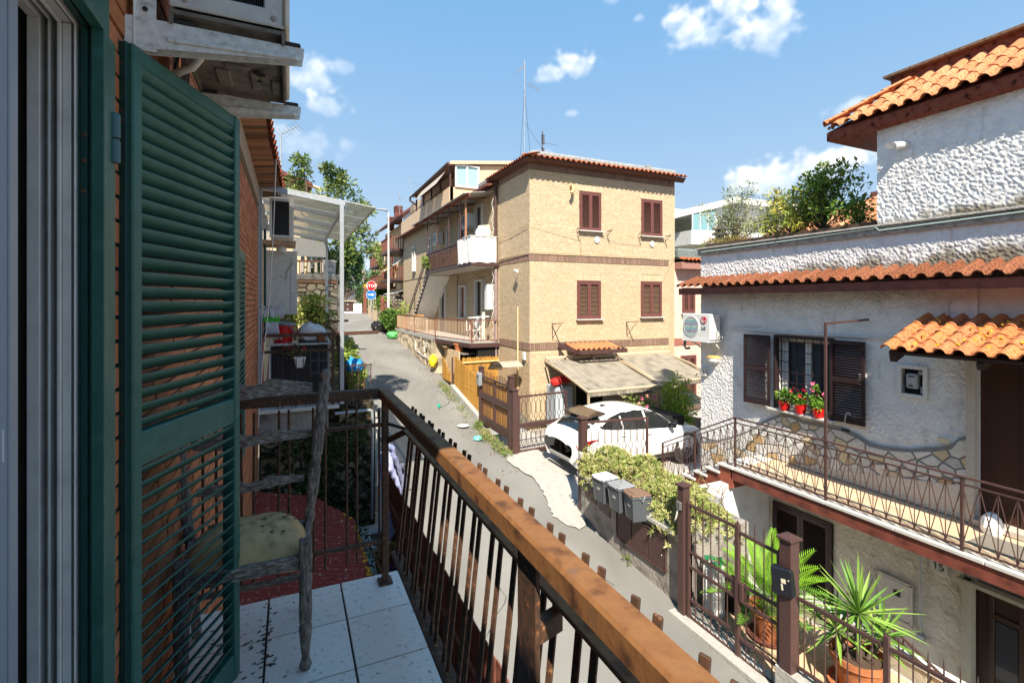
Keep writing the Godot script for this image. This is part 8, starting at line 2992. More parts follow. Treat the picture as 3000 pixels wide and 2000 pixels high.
func white_lower() -> void:
	var F = Vector3(0, 0, -1)
	var g = Mb.new()
	var nz = FastNoiseLite.new()
	nz.seed = 5
	nz.frequency = 3.0
	var dirt = func(p: Vector3) -> Color:
		var k = nz.get_noise_3d(p.x, p.y, p.z)
		return Color(1, 1, 1).lerp(Color(0.45, 0.38, 0.28), clampf(k * 1.4 - 0.25, 0.0, 0.6))
	stucco(WH, "plaster", P(9.09, -1.4, 3.80), F, Vector3.UP, Vector3.LEFT, 3.25, 2.52, 0.024, 0.010, [[1.92, 3.12, 0.4, 1.93]], M.cream, dirt)
	# lower window, shuttered
	plain_window(WH, P(9.05, -0.98, 5.72), F, Vector3.LEFT, 1.2, 1.51, M.shutterdark, false)
	# number, cupboard, conduit, door
	g = Mb.new()
	g.cbox(P(9.05, 0.555, 4.10), Vector3(0.02, 0.17, 0.22), 0.003)
	part(WH, "number_plate", g, M.marble)
	words(WH, "number", "15", P(9.035, 0.555, 4.10), Basis(Vector3.UP, -PI / 2), 0.105, 0.006, M.black)
	g = Mb.new()
	for q in [[4.46, -0.26, 0.04, 0.66], [4.99, -0.26, 0.04, 0.66], [4.725, 0.06, 0.57, 0.035], [4.725, -0.585, 0.57, 0.035]]:
		g.cbox(P(9.045, q[1], q[0]), Vector3(0.03, q[3], q[2]), 0.004)
	g.cbox(P(9.05, -0.26, 4.725), Vector3(0.02, 0.58, 0.48), 0.004)
	part(WH, "cupboard_door", g, mat(Color(0.62, 0.57, 0.50), 0.7, "mottle", 2.0))
	g = Mb.new()
	g.cbox(P(9.032, -0.16, 4.66), Vector3(0.02, 0.09, 0.10), 0.02)
	part(WH, "cupboard_lock", g, M.black)
	g = Mb.new()
	g.tube([P(9.04, 1.1, 4.34), P(9.04, -0.62, 4.33)], 0.014, 6)
	g.cbox(P(9.04, -0.68, 4.33), Vector3(0.05, 0.10, 0.10), 0.01)
	part(WH, "conduit", g, M.galv)
	g = Mb.new()
	g.cbox(P(9.03, 0.52, 3.2), Vector3(0.14, 0.06, 1.3), 0.006)
	g.cbox(P(9.06, -0.5, 3.74), Vector3(0.16, 2.1, 0.10), 0.006)
	part(WH, "door_jamb", g, mat(Color(0.50, 0.46, 0.36), 0.8, "mottle", 1.5))
	g = Mb.new()
	g.box(P(9.2, -0.5, 2.9), Vector3(0.06, 2.0, 1.6))
	part(WH, "lower_door", g, mat(Color(0.04, 0.022, 0.016), 0.4))
	g = Mb.new()
	for d in [3.52, 3.2, 2.86]:
		g.cbox(P(9.16, -0.5, d), Vector3(0.03, 2.0, 0.06), 0.006)
	for y in [0.42, 0.12, -0.9]:
		g.cbox(P(9.158, y, 3.2), Vector3(0.03, 0.07, 0.7), 0.006)
	part(WH, "door_moulding", g, mat(Color(0.055, 0.028, 0.02), 0.4))
	g = Mb.new()
	g.box(P(9.165, -0.35, 3.36), Vector3(0.01, 0.8, 0.24))
	part(WH, "door_glass", g, mat(Color(0.05, 0.05, 0.055), 0.06))
	# white cross wall under the steps
	g = Mb.new()
	g.box(P(8.2, -0.15, 7.12), Vector3(1.85, 2.3, 0.2))
	g.box(P(7.28, -0.15, 6.8), Vector3(0.16, 2.3, 0.6))
	solo("cross_wall", g, M.whitewall, "smooth white wall under the terrace steps behind the shrub", "wall")
	# sunken yard and the tiled landing inside the gate
	g = Mb.new()
	g.quad(P(7.0, -1.38, -1.0), P(9.2, -1.38, -1.0), P(9.2, -1.38, 7.2), P(7.0, -1.38, 7.2), Vector3.UP)
	stru("sunken_yard", g, M.concrete)
	var l = thing("gate_landing", "landing of small beige tiles just inside the iron gate", "landing", P(6.1, -0.05, 4.2))
	g = Mb.new()
	g.box(P(6.15, -0.75, 3.6), Vector3(1.65, 1.37, 4.2))
	part(l, "base", g, M.concrete)
	for i in 9:
		for j in 20:
			g = Mb.new()
			g.col = vary(Color(0.60, 0.44, 0.29), 0.12)
			g.cbox(P(5.50 + i * 0.165, -0.06, 2.2 + j * 0.165), Vector3(0.16, 0.02, 0.16), 0.002)
			part(l, "tile", g, M.paint)
	var pal = [Color(0.60, 0.52, 0.40), Color(0.52, 0.40, 0.24), Color(0.58, 0.54, 0.46), Color(0.50, 0.46, 0.38)]
	var sw = thing("stone_clad_wall", "low yard wall clad in flat ochre and grey stones beside the landing", "wall", P(6.9, -0.6, 4.0))
	g = Mb.new()
	g.box(P(7.05, -0.55, 3.2), Vector3(0.12, 1.4, 3.4))
	g.box(P(6.42, -0.1, 5.95), Vector3(0.34, 1.6, 0.3))
	part(sw, "core", g, M.greymortar)
	crazy(sw, "stone", P(6.25, -0.9, 5.795), Vector3.RIGHT, Vector3.UP, Vector3.BACK, PackedVector2Array([Vector2(0, 0), Vector2(0.34, 0), Vector2(0.34, 1.6), Vector2(0, 1.6)]), 14, 0.02, 0.015, pal, M.stone)
	crazy(sw, "stone", P(6.985, -0.5, 1.6), F, Vector3.UP, Vector3.LEFT, PackedVector2Array([Vector2(0, 0), Vector2(3.3, 0), Vector2(3.3, 0.65), Vector2(0, 0.65)]), 30, 0.03, 0.015, pal, M.stone)
	g = Mb.new()
	g.cbox(P(7.05, 0.17, 3.2), Vector3(0.2, 0.04, 3.4), 0.005)
	part(sw, "coping", g, M.marble)
	var hr = thing("stair_handrail", "brown handrail sloping down the yard steps behind the spiky plant", "handrail", P(7.0, 0.0, 3.4))
	for q in [[P(7.0, 0.70, 4.2), P(7.0, -0.05, 2.6)], [P(7.0, 0.60, 4.2), P(7.0, -0.15, 2.6)]]:
		g = Mb.new()
		g.bar(q[0], q[1], 0.03, 0.02)
		part(hr, "rail", g, M.brownpaint)
	for k in 6:
		g = Mb.new()
		var d = 4.1 - k * 0.28
		g.bar(P(7.0, 0.62 - k * 0.13, d), P(7.0, 0.1 - k * 0.13, d), 0.014, 0.014)
		part(hr, "bar", g, M.brownpaint)
func reeds(parent: Node3D, called: String, a: Vector3, e: Vector3, bottom, top, n: int) -> void: # bottom and top are heights as functions of 0..1
	for i in n:
		var g = Mb.new()
		g.col = vary(Color(0.60, 0.45, 0.21), 0.25)
		var t = (i + 0.5) / n
		var p = a.lerp(e, t)
		var y0 = bottom.call(t)
		var y1 = top.call(t) + rng.randf_range(-0.03, 0.03)
		g.tube([Vector3(p.x, y0, p.z), Vector3(p.x + rng.randf_range(-0.01, 0.01), y1, p.z)], a.distance_to(e) / n * 0.56, 5)
		part(parent, called, g, M.reed)

func hex_chain(parent: Node3D, o: Vector3, u: Vector3, w: float, y0: float, y1: float, n: int) -> void: # bent rods that meet and part again
	for i in n:
		var c = o + u * w * (i + 0.5) / n
		for s in [-1.0, 1.0]:
			var pts = []
			var y = y1
			var k = 0
			var steps = [[0.012, 0.06], [0.05, 0.055], [0.05, 0.07], [0.012, 0.055], [0.012, 0.22]]
			while y > y0:
				pts.append(Vector3(c.x, y, c.z) + u * s * steps[k % 5][0])
				y -= steps[k % 5][1]
				k += 1
			pts.append(Vector3(c.x, y0, c.z) + u * s * 0.03)
			var g = Mb.new()
			g.tube(pts, 0.0085, 4)
			part(parent, "bent_rod", g, M.brownpaint)

func post(parent: Node3D, x: float, d: float, y0: float, y1: float, w: float, cap := true) -> void:
	var g = Mb.new()
	g.cbox(P(x, (y0 + y1) * 0.5, d), Vector3(w, y1 - y0, w), 0.006)
	part(parent, "post", g, M.brownpaint)
	if cap:
		g = Mb.new()
		g.cbox(P(x, y1 + 0.012, d), Vector3(w + 0.05, 0.028, w + 0.05), 0.005)
		g.lathe(P(x, y1 + 0.026, d), [Vector2(w * 0.8, 0), Vector2(0, 0.035)], 4, Basis(Vector3.UP, PI / 4), true)
		part(parent, "post_cap", g, M.brownpaint)

func driveway_fences() -> void:
	# sliding reed-backed gate between the driveway and the reed fence
	var t = thing("double_gate", "brown iron double gate lined with bamboo canes on the right of the street", "gate", P(5.65, 0.4, 13.5))
	post(t, 5.65, 12.5, 0.35, 2.50, 0.14)
	post(t, 5.65, 14.83, 0.6, 2.48, 0.14)
	for q in [["top_rail", 2.22, 0.05], ["middle_panel", 1.63, 0.2], ["bottom_panel", 0.86, 0.28], ["stile", 0, 0]]:
		var g = Mb.new()
		if q[0] == "stile":
			g.cbox(P(5.62, 1.5, 13.66), Vector3(0.06, 1.5, 0.09), 0.004)
		else:
			g.cbox(P(5.62, q[1], 13.66), Vector3(0.045, q[2], 2.2), 0.004)
		part(t, q[0], g, M.brownpaint)
	for i in 18:
		var g = Mb.new()
		var d = 12.68 + i * 0.118
		var lift = 0.10 * absf(sin((d - 12.6) / 1.06 * PI))
		g.bar(P(5.62, 0.95, d), P(5.62, 2.34 + lift, d), 0.016, 0.016)
		part(t, "bar", g, M.brownpaint)
	reeds(t, "cane", P(5.69, 0, 12.6), P(5.69, 0, 14.75), func(_x): return 0.85, func(_x): return 2.12, 44)
	var g = Mb.new()
	g.cbox(P(5.56, 2.12, 14.78), Vector3(0.12, 0.42, 0.26), 0.02)
	g.cbox(P(5.50, 2.3, 14.72), Vector3(0.08, 0.12, 0.14), 0.03, Basis(Vector3.RIGHT, 0.4))
	part(t, "post_box", g, M.galv)
	t = thing("reed_fence", "golden reed fence along the right side of the street beyond the double gate", "fence", P(5.65, 0.9, 16.3))
	reeds(t, "cane", P(5.68, 0, 14.9), P(5.68, 0, 17.75), func(x): return lerpf(0.85, 1.40, x), func(x): return lerpf(2.07, 2.55, x), 84)
	g = Mb.new()
	g.bar(P(5.62, 0.78, 14.9), P(5.62, 1.34, 17.8), 0.22, 0.3)
	part(t, "footing", g, M.concrete)
	g = Mb.new()
	g.bar(P(5.62, 1.2, 17.85), P(5.62, 2.5, 17.85), 0.05, 0.05)
	part(t, "post", g, M.rustdark)
	t = thing("reed_fence", "second golden reed fence set back under the ground terrace, across the corner", "fence", P(6.5, 1.3, 17.2))
	reeds(t, "cane", P(5.75, 0, 17.1), P(7.2, 0, 17.1), func(_x): return 1.2, func(_x): return 2.55, 46)
	g = Mb.new()
	g.bar(P(5.72, 2.38, 17.05), P(7.22, 2.40, 17.05), 0.03, 0.06)
	part(t, "batten", g, M.reed)
	t = thing("reed_door", "narrow reed-covered door beside the yellow bag", "door", P(5.65, 1.5, 18.6))
	reeds(t, "cane", P(5.68, 0, 18.3), P(5.68, 0, 19.35), func(_x): return 1.5, func(x): return lerpf(1.75, 2.42, x), 26)
	g = Mb.new()
	g.box(P(5.9, 2.0, 18.6), Vector3(0.04, 1.4, 1.5))
	part(t, "backing", g, M.beigewall)
	# arched polycarbonate porch behind the gate
	t = thing("arched_canopy", "small arched clear canopy with black scrolls behind the bamboo gate", "canopy", P(6.6, 2.3, 14.6))
	var rows = []
	for i in 2:
		var l = PackedVector3Array()
		for j in 11:
			var a = j / 10.0
			l.append(P(6.35 + i * 0.75, 2.25 + 0.35 * sin(a * PI * 0.8), 16.0 - a * 1.3))
		rows.append(l)
	g = Mb.new()
	g.grid(rows)
	part(t, "sheet", g, mat(Color(0.42, 0.38, 0.30), 0.3, "", 1.0, {"back": gy(0.1)}))
	g = Mb.new()
	var arc = []
	for j in 11:
		var a = j / 10.0
		arc.append(P(6.34, 2.25 + 0.35 * sin(a * PI * 0.8), 16.0 - a * 1.3))
	g.tube(arc, 0.018, 5)
	g.bar(P(6.34, 2.25, 16.0), P(6.34, 2.40, 14.7), 0.025, 0.025)
	for k in 4:
		var sp = []
		for m in 12:
			var a = m * 0.6
			sp.append(P(6.34, 2.44 + 0.06 * sin(a) * (1 - m / 14.0), 15.7 - k * 0.25 + 0.08 * cos(a) * (1 - m / 14.0)))
		g.tube(sp, 0.010, 4)
	part(t, "scrolls", g, M.black)
	# left and right leaves of the driveway gate, both open
	t = thing("driveway_gate", "left leaf of the brown driveway gate, standing open with bent-rod pattern", "gate", P(6.5, 0.3, 12.3), "leaves of the driveway gate")
	post(t, 5.67, 12.3, 0.28, 2.16, 0.16)
	for q in [[1.96, 0.05], [1.15, 0.12], [0.40, 0.12]]:
		g = Mb.new()
		g.bar(P(5.78, q[0], 12.3), P(7.42, q[0], 12.44), 0.04, q[1], Vector3.UP, 0.004)
		part(t, "rail", g, M.brownpaint)
	for x in [5.80, 7.40]:
		g = Mb.new()
		g.bar(P(x, 0.34, 12.3 + (x - 5.78) * 0.085), P(x, 2.0, 12.3 + (x - 5.78) * 0.085), 0.05, 0.05)
		part(t, "stile", g, M.brownpaint)
	for i in 10:
		g = Mb.new()
		var x = 5.88 + i * 0.155
		g.tube([P(x, 1.98, 12.3 + (x - 5.78) * 0.085), P(x, 2.09, 12.3 + (x - 5.78) * 0.085)], [0.008, 0.002], 5)
		part(t, "spike", g, M.brownpaint)
	var u = (P(7.42, 0, 12.44) - P(5.78, 0, 12.3)).normalized()
	hex_chain(t, P(5.80, 0, 12.3), u, 1.6, 1.20, 1.94, 10)
	hex_chain(t, P(5.80, 0, 12.3), u, 1.6, 0.46, 1.10, 10)
	t = thing("driveway_gate", "right leaf of the driveway gate, open in front of the white car", "gate", P(6.4, 0.3, 8.9), "leaves of the driveway gate")
	post(t, 5.60, 8.72, 0.1, 2.16, 0.15)
	for q in [[2.0, 0.05], [1.10, 0.10], [0.42, 0.10]]:
		g = Mb.new()
		g.bar(P(5.7, q[0], 8.96), P(7.32, q[0], 8.72), 0.04, q[1], Vector3.UP, 0.004)
		part(t, "rail", g, M.brownpaint)
	for x in [5.72, 7.30]:
		g = Mb.new()
		var d = 8.96 - (x - 5.7) * 0.148
		g.bar(P(x, 0.36, d), P(x, 2.02, d), 0.045, 0.045)
		part(t, "stile", g, M.brownpaint)
	for i in 10:
		g = Mb.new()
		var x = 5.80 + i * 0.155
		var d = 8.96 - (x - 5.7) * 0.148
		g.tube([P(x, 2.02, d), P(x, 2.11, d)], [0.007, 0.002], 5)
		part(t, "spike", g, M.brownpaint)
	u = (P(7.32, 0, 8.72) - P(5.7, 0, 8.96)).normalized()
	hex_chain(t, P(5.72, 0, 8.957), u, 1.58, 1.14, 1.98, 10)
	g = Mb.new()
	g.cbox(P(5.53, 1.35, 8.66), Vector3(0.10, 0.26, 0.12), 0.015)
	part(t, "bell_box", g, mat(Color(0.45, 0.46, 0.42), 0.5))
	g = Mb.new()
	g.cbox(P(5.50, 1.20, 8.42), Vector3(0.22, 0.40, 0.28), 0.012)
	solo("letter_box", g, M.brownpaint, "brown metal letter box fixed below the gate post at the end of the shrub", "letter box")
	# weeds at the foot of the gate, a plate and a bowl on the road
	var cl = []
	for k in 34:
		var d = rng.randf_range(11.9, 18.5)
		cl.append([P(5.48 - rng.randf() * 0.18, hgt(d) + 0.10, d), Vector3(0.12, 0.10, 0.14), rng.randf_range(0.3, 1.2)])
	for k in 9:
		var d = rng.randf_range(12.6, 14.4)
		cl.append([P(5.42 - rng.randf() * 0.22, hgt(d) + 0.10, d), Vector3(0.16, 0.12, 0.16), 1.5])
	cl.append([P(5.29, 0.14, 6.85), Vector3(0.05, 0.06, 0.1), 0.8])
	g = Mb.new()
	crown(g, cl, 60, 0.09, 0.018, [Color(0.16, 0.22, 0.04), Color(0.26, 0.27, 0.08), Color(0.36, 0.30, 0.14), Color(0.12, 0.2, 0.03)])
	stuff(solo("weeds", g, M.leaf, "weeds and dry grass along the foot of the gates and walls", "weeds"))
	g = Mb.new()
	g.lathe(P(4.95, hgt(14.6) + 0.04, 14.6), [Vector2(0, 0.004), Vector2(0.12, 0.004), Vector2(0.19, 0.03), Vector2(0.18, 0.032), Vector2(0.11, 0.012), Vector2(0, 0.012)], 24)
	solo("plate", g, M.white, "white plate lying on the street near the bamboo gate", "plate")
	g = Mb.new()
	g.lathe(P(5.05, hgt(13.6) + 0.04, 13.55), [Vector2(0.15, 0), Vector2(0.11, 0.07), Vector2(0.10, 0.07), Vector2(0, 0.05)], 20)
	solo("pet_bowl", g, mat(Color(0.16, 0.55, 0.56), 0.5), "turquoise bowl upturned on the street near the white plate", "bowl")
	g = Mb.new()
	g.lathe(P(4.65, hgt(16.3) + 0.1, 16.3), [Vector2(0, -0.06), Vector2(0.05, -0.05), Vector2(0.055, 0.05), Vector2(0, 0.06)], 12)
	solo("green_can", g, mat(Color(0.03, 0.42, 0.28), 0.4), "small green can lying on the street further up from the plate", "can")

func planter_and_bins() -> void:
	var w = thing("planter_wall", "grey rendered planter wall with brown meter doors along the street", "wall", P(5.4, 0, 7.1))
	var g = Mb.new()
	var pts = [P(5.35, -0.1, 5.62), P(5.36, -0.1, 7.2), P(5.48, 0.0, 8.6), P(5.48, 1.05, 8.6), P(5.36, 1.06, 7.2), P(5.35, 1.08, 5.62)]
	g.prism(pts, Vector3(0.22, 0, 0))
	g.box(P(6.0, 0.5, 8.5), Vector3(0.9, 1.1, 0.2))
	g.box(P(6.0, 0.5, 5.72), Vector3(1.0, 1.2, 0.2))
	g.box(P(6.65, 0.3, 7.1), Vector3(0.2, 1.5, 3.0))
	g.box(P(6.0, 0.6, 7.1), Vector3(1.1, 0.7, 2.6))
	part(w, "render", g, M.greywall)
	g = Mb.new()
	g.bar(P(5.44, 1.10, 5.60), P(5.45, 1.09, 7.2), 0.34, 0.07, Vector3.UP, 0.012)
	g.bar(P(5.45, 1.09, 7.2), P(5.56, 1.07, 8.62), 0.34, 0.07, Vector3.UP, 0.012)
	part(w, "coping", g, M.concrete)
	for q in [[5.95, 6.34], [6.36, 6.76], [6.78, 7.17]]:
		g = Mb.new()
		g.cbox(P(5.338, 0.66, (q[0] + q[1]) * 0.5), Vector3(0.02, 0.52, q[1] - q[0]), 0.004)
		part(w, "meter_door", g, M.brownpaint)
	g = Mb.new()
	for q in [[5.935, 0.66, 0.02, 0.56], [7.185, 0.66, 0.02, 0.56], [6.56, 0.39, 1.27, 0.025], [6.56, 0.935, 1.27, 0.025]]:
		g.cbox(P(5.332, q[1], q[0]), Vector3(0.035, q[3], q[2]), 0.004)
	part(w, "door_surround", g, M.brownpaint)
	for q in [[7.44, 7.86, 0.62, 0.90], [7.95, 8.42, 0.66, 0.93]]:
		g = Mb.new()
		var x = 5.36 + (q[0] + q[1] - 14.4) * 0.5 * 0.085
		g.bar(P(x - 0.02, (q[2] + q[3]) * 0.5, q[0]), P(x + 0.02, (q[2] + q[3]) * 0.5, q[1]), 0.03, q[3] - q[2], Vector3.UP, 0.004)
		part(w, "flap", g, M.brownpaint)
	g = Mb.new()
	for q in [[5.325, 0.62, 6.02], [5.33, 0.7, 7.6], [5.37, 0.75, 8.3]]:
		g.lathe(P(q[0], q[1], q[2]), [Vector2(0.012, 0), Vector2(0, 0.01)], 8, Basis(Vector3.BACK, PI / 2))
	part(w, "knob", g, M.white)
	# the overgrown shrub
	var b = thing("trailing_shrub", "sprawling yellow-green shrub of fine needle leaves spilling over the planter wall", "shrub", P(5.9, 1.1, 7.0))
	g = Mb.new()
	var n = 0
	while n < 1900:
		var d = rng.randf_range(5.45, 8.5)
		var x = rng.randf_range(5.26, 6.45)
		var edge = minf(minf((x - 5.20) / 0.35, (6.5 - x) / 0.45), minf((d - 5.40) / 0.4, (8.6 - d) / 0.35))
		if edge < rng.randf() * 0.6:
			continue
		n += 1
		var h = 1.12 + 0.42 * clampf(edge, 0, 1) + 0.13 * sin(x * 5.0 + d * 3.0) + 0.08 * sin(d * 9.0)
		if x < 5.55 and rng.randf() < 0.5:
			h -= rng.randf() * 0.30
		var c = P(x, h + rng.randf_range(-0.18, 0.05), d)
		var up = Vector3(rng.randf_range(-0.7, 0.5), 1.0, rng.randf_range(-0.6, 0.7)).normalized()
		var tone: Color = vary(pick([Color(0.36, 0.40, 0.12), Color(0.44, 0.45, 0.17), Color(0.28, 0.34, 0.10), Color(0.50, 0.48, 0.22)]), 0.15)
		# a rosette of needles
		for k in 22:
			g.col = vary(tone, 0.2)
			var dr = (up * rng.randf_range(0.0, 1.0) + rand_dir() * 0.9).normalized()
			g.leaf(c, dr, dr.cross(rand_dir()).normalized(), rng.randf_range(0.05, 0.095), 0.014)
	part(b, "foliage", g, M.leaf)
	g = Mb.new()
	for k in 70:
		var c = P(rng.randf_range(5.35, 6.6), 1.1, rng.randf_range(5.6, 8.4))
		g.col = vary(Color(0.25, 0.15, 0.08), 0.3)
		g.tube([c, c + Vector3(rng.randf_range(-0.2, 0.1), 0.25, rng.randf_range(-0.1, 0.1)), c + Vector3(rng.randf_range(-0.3, 0.2), 0.52, rng.randf_range(-0.2, 0.2))], 0.006, 4, false)
	part(b, "twigs", g, M.stone)
	g = Mb.new()
	crown(g, [[P(5.62, 1.55, 8.5), Vector3(0.12, 0.1, 0.1), 1.0], [P(5.55, 0.9, 8.55), Vector3(0.1, 0.08, 0.08), 1.0], [P(5.75, 1.25, 8.35), Vector3(0.14, 0.14, 0.12), 1.3]], 60, 0.05, 0.03, [Color(0.45, 0.42, 0.10), Color(0.30, 0.36, 0.06)])
	part(b, "pale_leaves", g, M.leaf)
	# three food-waste bins hung on the wall
	var bins = [[5.16, 7.30, 0.02, Color(0.70, 0.70, 0.70), "grey kerbside bin with a pale sunlit lid, furthest of the three on the planter wall"], [5.18, 6.86, 0.0, Color(0.27, 0.29, 0.31), "grey kerbside bin with a grey lid, middle of the three on the planter wall"], [5.20, 6.46, -0.06, Color(0.20, 0.125, 0.09), "kerbside bin with a brown lid, half under the shrub on the planter wall"]]
	for q in bins:
		var t = thing("waste_bin", q[4], "bin", P(q[0], 1.06, q[1]), "kerbside bins on the planter wall")
		var bb = Basis(Vector3.UP, q[2] * 3.0)
		var at = P(q[0], 1.04, q[1])
		g = Mb.new()
		var lo = []
		var hi = []
		for s in [[-1, -1], [1, -1], [1, 1], [-1, 1]]:
			lo.append(at + bb * Vector3(s[0] * 0.125, 0, s[1] * 0.12))
			hi.append(at + bb * Vector3(s[0] * 0.165, 0.39, s[1] * 0.16))
		for k in 4:
			var o: Vector3 = (lo[k] + lo[(k + 1) % 4]) * 0.5 - at
			g.quad(lo[k], lo[(k + 1) % 4], hi[(k + 1) % 4], hi[k], o)
		g.quad(lo[0], lo[1], lo[2], lo[3], Vector3.DOWN)
		for k in 4:
			g.tube([lo[k], hi[k]], 0.012, 5)
		part(t, "body", g, M.bin)
		g = Mb.new()
		g.cbox(at + Vector3(0, 0.395, 0), Vector3(0.36, 0.03, 0.355), 0.01, bb)
		part(t, "rim", g, M.bin)
		g = Mb.new()
		g.cbox(at + Vector3(0, 0.428, 0), Vector3(0.35, 0.035, 0.345), 0.014, bb)
		g.cbox(at + bb * Vector3(0.01, 0.450, 0), Vector3(0.26, 0.02, 0.26), 0.008, bb)
		g.cbox(at + bb * Vector3(-0.18, 0.42, 0), Vector3(0.02, 0.03, 0.2), 0.006, bb)
		part(t, "lid", g, mat(q[3], 0.35))
		g = Mb.new()
		for k in 5:
			g.box(at + bb * Vector3(-0.150, 0.30 - k * 0.018, 0.0), Vector3(0.004, 0.005, 0.10 - 0.012 * (k % 3)), bb * Basis(Vector3.BACK, -0.09))
		part(t, "print", g, M.white)
		g = Mb.new()
		g.tube([at + bb * Vector3(0.05, 0.42, 0.17), at + bb * Vector3(0.0, 0.35, 0.19), at + bb * Vector3(-0.05, 0.42, 0.17)], 0.008, 5)
		part(t, "handle", g, M.galv)

func parked_car() -> void:
	var t = thing("parked_car", "white crossover car with black roof spoiler parked nose-in on the driveway", "car", P(8.3, 0.3, 10.7))
	var B = Basis(Vector3.UP, 0.03)
	var at = P(6.15, 0.31, 10.75)
	var W = func(x, y, z): return at + B * Vector3(x, y, z)
	# stations along the car: x, then half widths and heights of five lines from sill to roof centre
	var st = [
		[0.00, 0.42, 0.60, 0.62, 0.66, 0.76, 0.60, 0.80, 0.40, 0.83],
		[0.10, 0.30, 0.74, 0.52, 0.82, 0.82, 0.74, 0.93, 0.50, 0.96],
		[0.30, 0.24, 0.82, 0.46, 0.89, 0.88, 0.80, 1.02, 0.60, 1.06],
		[0.60, 0.20, 0.84, 0.44, 0.91, 0.92, 0.84, 1.06, 0.64, 1.28],
		[0.95, 0.20, 0.84, 0.44, 0.91, 0.92, 0.85, 1.07, 0.63, 1.44],
		[1.30, 0.20, 0.84, 0.44, 0.90, 0.90, 0.86, 1.05, 0.62, 1.50],
		[1.80, 0.20, 0.84, 0.44, 0.89, 0.88, 0.86, 1.02, 0.63, 1.54],
		[2.30, 0.20, 0.84, 0.44, 0.89, 0.86, 0.86, 0.99, 0.63, 1.51],
		[2.70, 0.20, 0.84, 0.44, 0.90, 0.86, 0.86, 0.97, 0.64, 1.38],
		[3.05, 0.20, 0.84, 0.44, 0.91, 0.86, 0.86, 0.96, 0.68, 1.18],
		[3.35, 0.20, 0.84, 0.44, 0.92, 0.84, 0.84, 0.95, 0.70, 1.01],
		[3.80, 0.22, 0.83, 0.46, 0.91, 0.80, 0.80, 0.90, 0.62, 0.95],
		[4.10, 0.24, 0.80, 0.48, 0.86, 0.74, 0.72, 0.82, 0.52, 0.86],
		[4.30, 0.30, 0.70, 0.52, 0.74, 0.66, 0.60, 0.72, 0.42, 0.75],
		[4.38, 0.40, 0.58, 0.54, 0.60, 0.60, 0.48, 0.64, 0.30, 0.66]]
	var line = func(q: Array) -> Array: # half outline from the sill up to the middle
		return [Vector2(q[2] * 0.9, q[1]), Vector2(q[2], lerpf(q[1], q[3], 0.5)), Vector2(q[4], q[3]), Vector2(q[4] * 1.005, lerpf(q[3], q[5], 0.6)), Vector2(q[4] * 0.99, q[5]), Vector2(q[6], q[7]), Vector2(lerpf(q[6], q[8], 0.5), lerpf(q[7], q[9], 0.56)), Vector2(q[8], q[9] - 0.035), Vector2(q[8] * 0.78, q[9] - 0.005), Vector2(q[8] * 0.4, q[9] + 0.015), Vector2(0.0, q[9] + 0.02)]
	var fine = []
	for i in st.size() - 1:
		for k in 4:
			var q = []
			for j in 10:
				q.append(cubic_interpolate(st[i][j], st[i + 1][j], st[maxi(i - 1, 0)][j], st[mini(i + 2, st.size() - 1)][j], k / 4.0))
			fine.append(q)
	fine.append(st[-1])
	for s in [1.0, -1.0]:
		var rows = []
		for q in fine:
			var l = PackedVector3Array()
			for p in line.call(q):
				l.append(W.call(q[0], p.y, p.x * s))
			rows.append(l)
		var g = Mb.new()
		g.grid(rows, s < 0)
		part(t, "body", g, M.carpaint)
	# patches laid just proud of the body: side glass, sill cladding, rear glass, windscreen
	var at_x = func(x: float) -> Array:
		for i in fine.size() - 1:
			if x <= fine[i + 1][0]:
				var k: float = clampf((x - fine[i][0]) / (fine[i + 1][0] - fine[i][0]), 0, 1)
				var a = line.call(fine[i])
				var e = line.call(fine[i + 1])
				var r = []
				for j in a.size():
					r.append(a[j].lerp(e[j], k))
				return r
		return line.call(fine[-1])
	var patch = func(xs: Array, lo: Array, hi: Array, lift: float, m: Material, called: String, both: bool) -> void: # lo and hi count along the outline
		for s in ([1.0, -1.0] if both else [1.0]):
			var rows = []
			for i in xs.size():
				var o = at_x.call(xs[i])
				var l = PackedVector3Array()
				for k in 7:
					var f = lerpf(lo[i], hi[i], k / 6.0)
					var j = clampi(int(f), 0, o.size() - 2)
					var p: Vector2 = o[j].lerp(o[j + 1], f - j)
					var nn: Vector2 = (o[j + 1] - o[j]).orthogonal().normalized()
					if nn.dot(p - Vector2(0, 0.7)) < 0:
						nn = -nn
					p += nn * lift
					l.append(W.call(xs[i], p.y, p.x * s))
				rows.append(l)
			var g = Mb.new()
			g.grid(rows, s < 0)
			part(t, called, g, m)
	patch.call([0.78, 0.95, 1.15, 1.4], [5.6, 5.35, 5.25, 5.2], [5.75, 6.2, 6.6, 6.8], 0.006, M.carglass, "side_window", true)
	patch.call([1.44, 1.8, 2.15], [5.2, 5.15, 5.15], [6.82, 6.88, 6.86], 0.006, M.carglass, "side_window", true)
	patch.call([2.22, 2.5, 2.75, 2.95, 3.08], [5.15, 5.15, 5.15, 5.2, 5.3], [6.85, 6.78, 6.6, 6.2, 5.5], 0.006, M.carglass, "side_window", true)
	patch.call([0.76, 1.1, 1.5, 1.9, 2.3, 2.6, 2.9, 3.16], [5.7, 6.3, 6.72, 6.86, 6.86, 6.75, 6.35, 5.6], [5.9, 6.7, 7.0, 7.05, 7.05, 7.0, 6.8, 6.2], 0.004, M.cargloss, "window_trim", true)
	patch.call([0.33, 0.5, 0.7, 0.86], [7.0, 7.0, 7.0, 7.0], [10.0, 10.0, 10.0, 10.0], 0.006, M.carglass, "rear_window", true)
	patch.call([2.48, 2.75, 3.0, 3.28], [7.1, 7.0, 6.8, 6.6], [10.0, 10.0, 10.0, 10.0], 0.006, M.carglass, "windscreen", true)
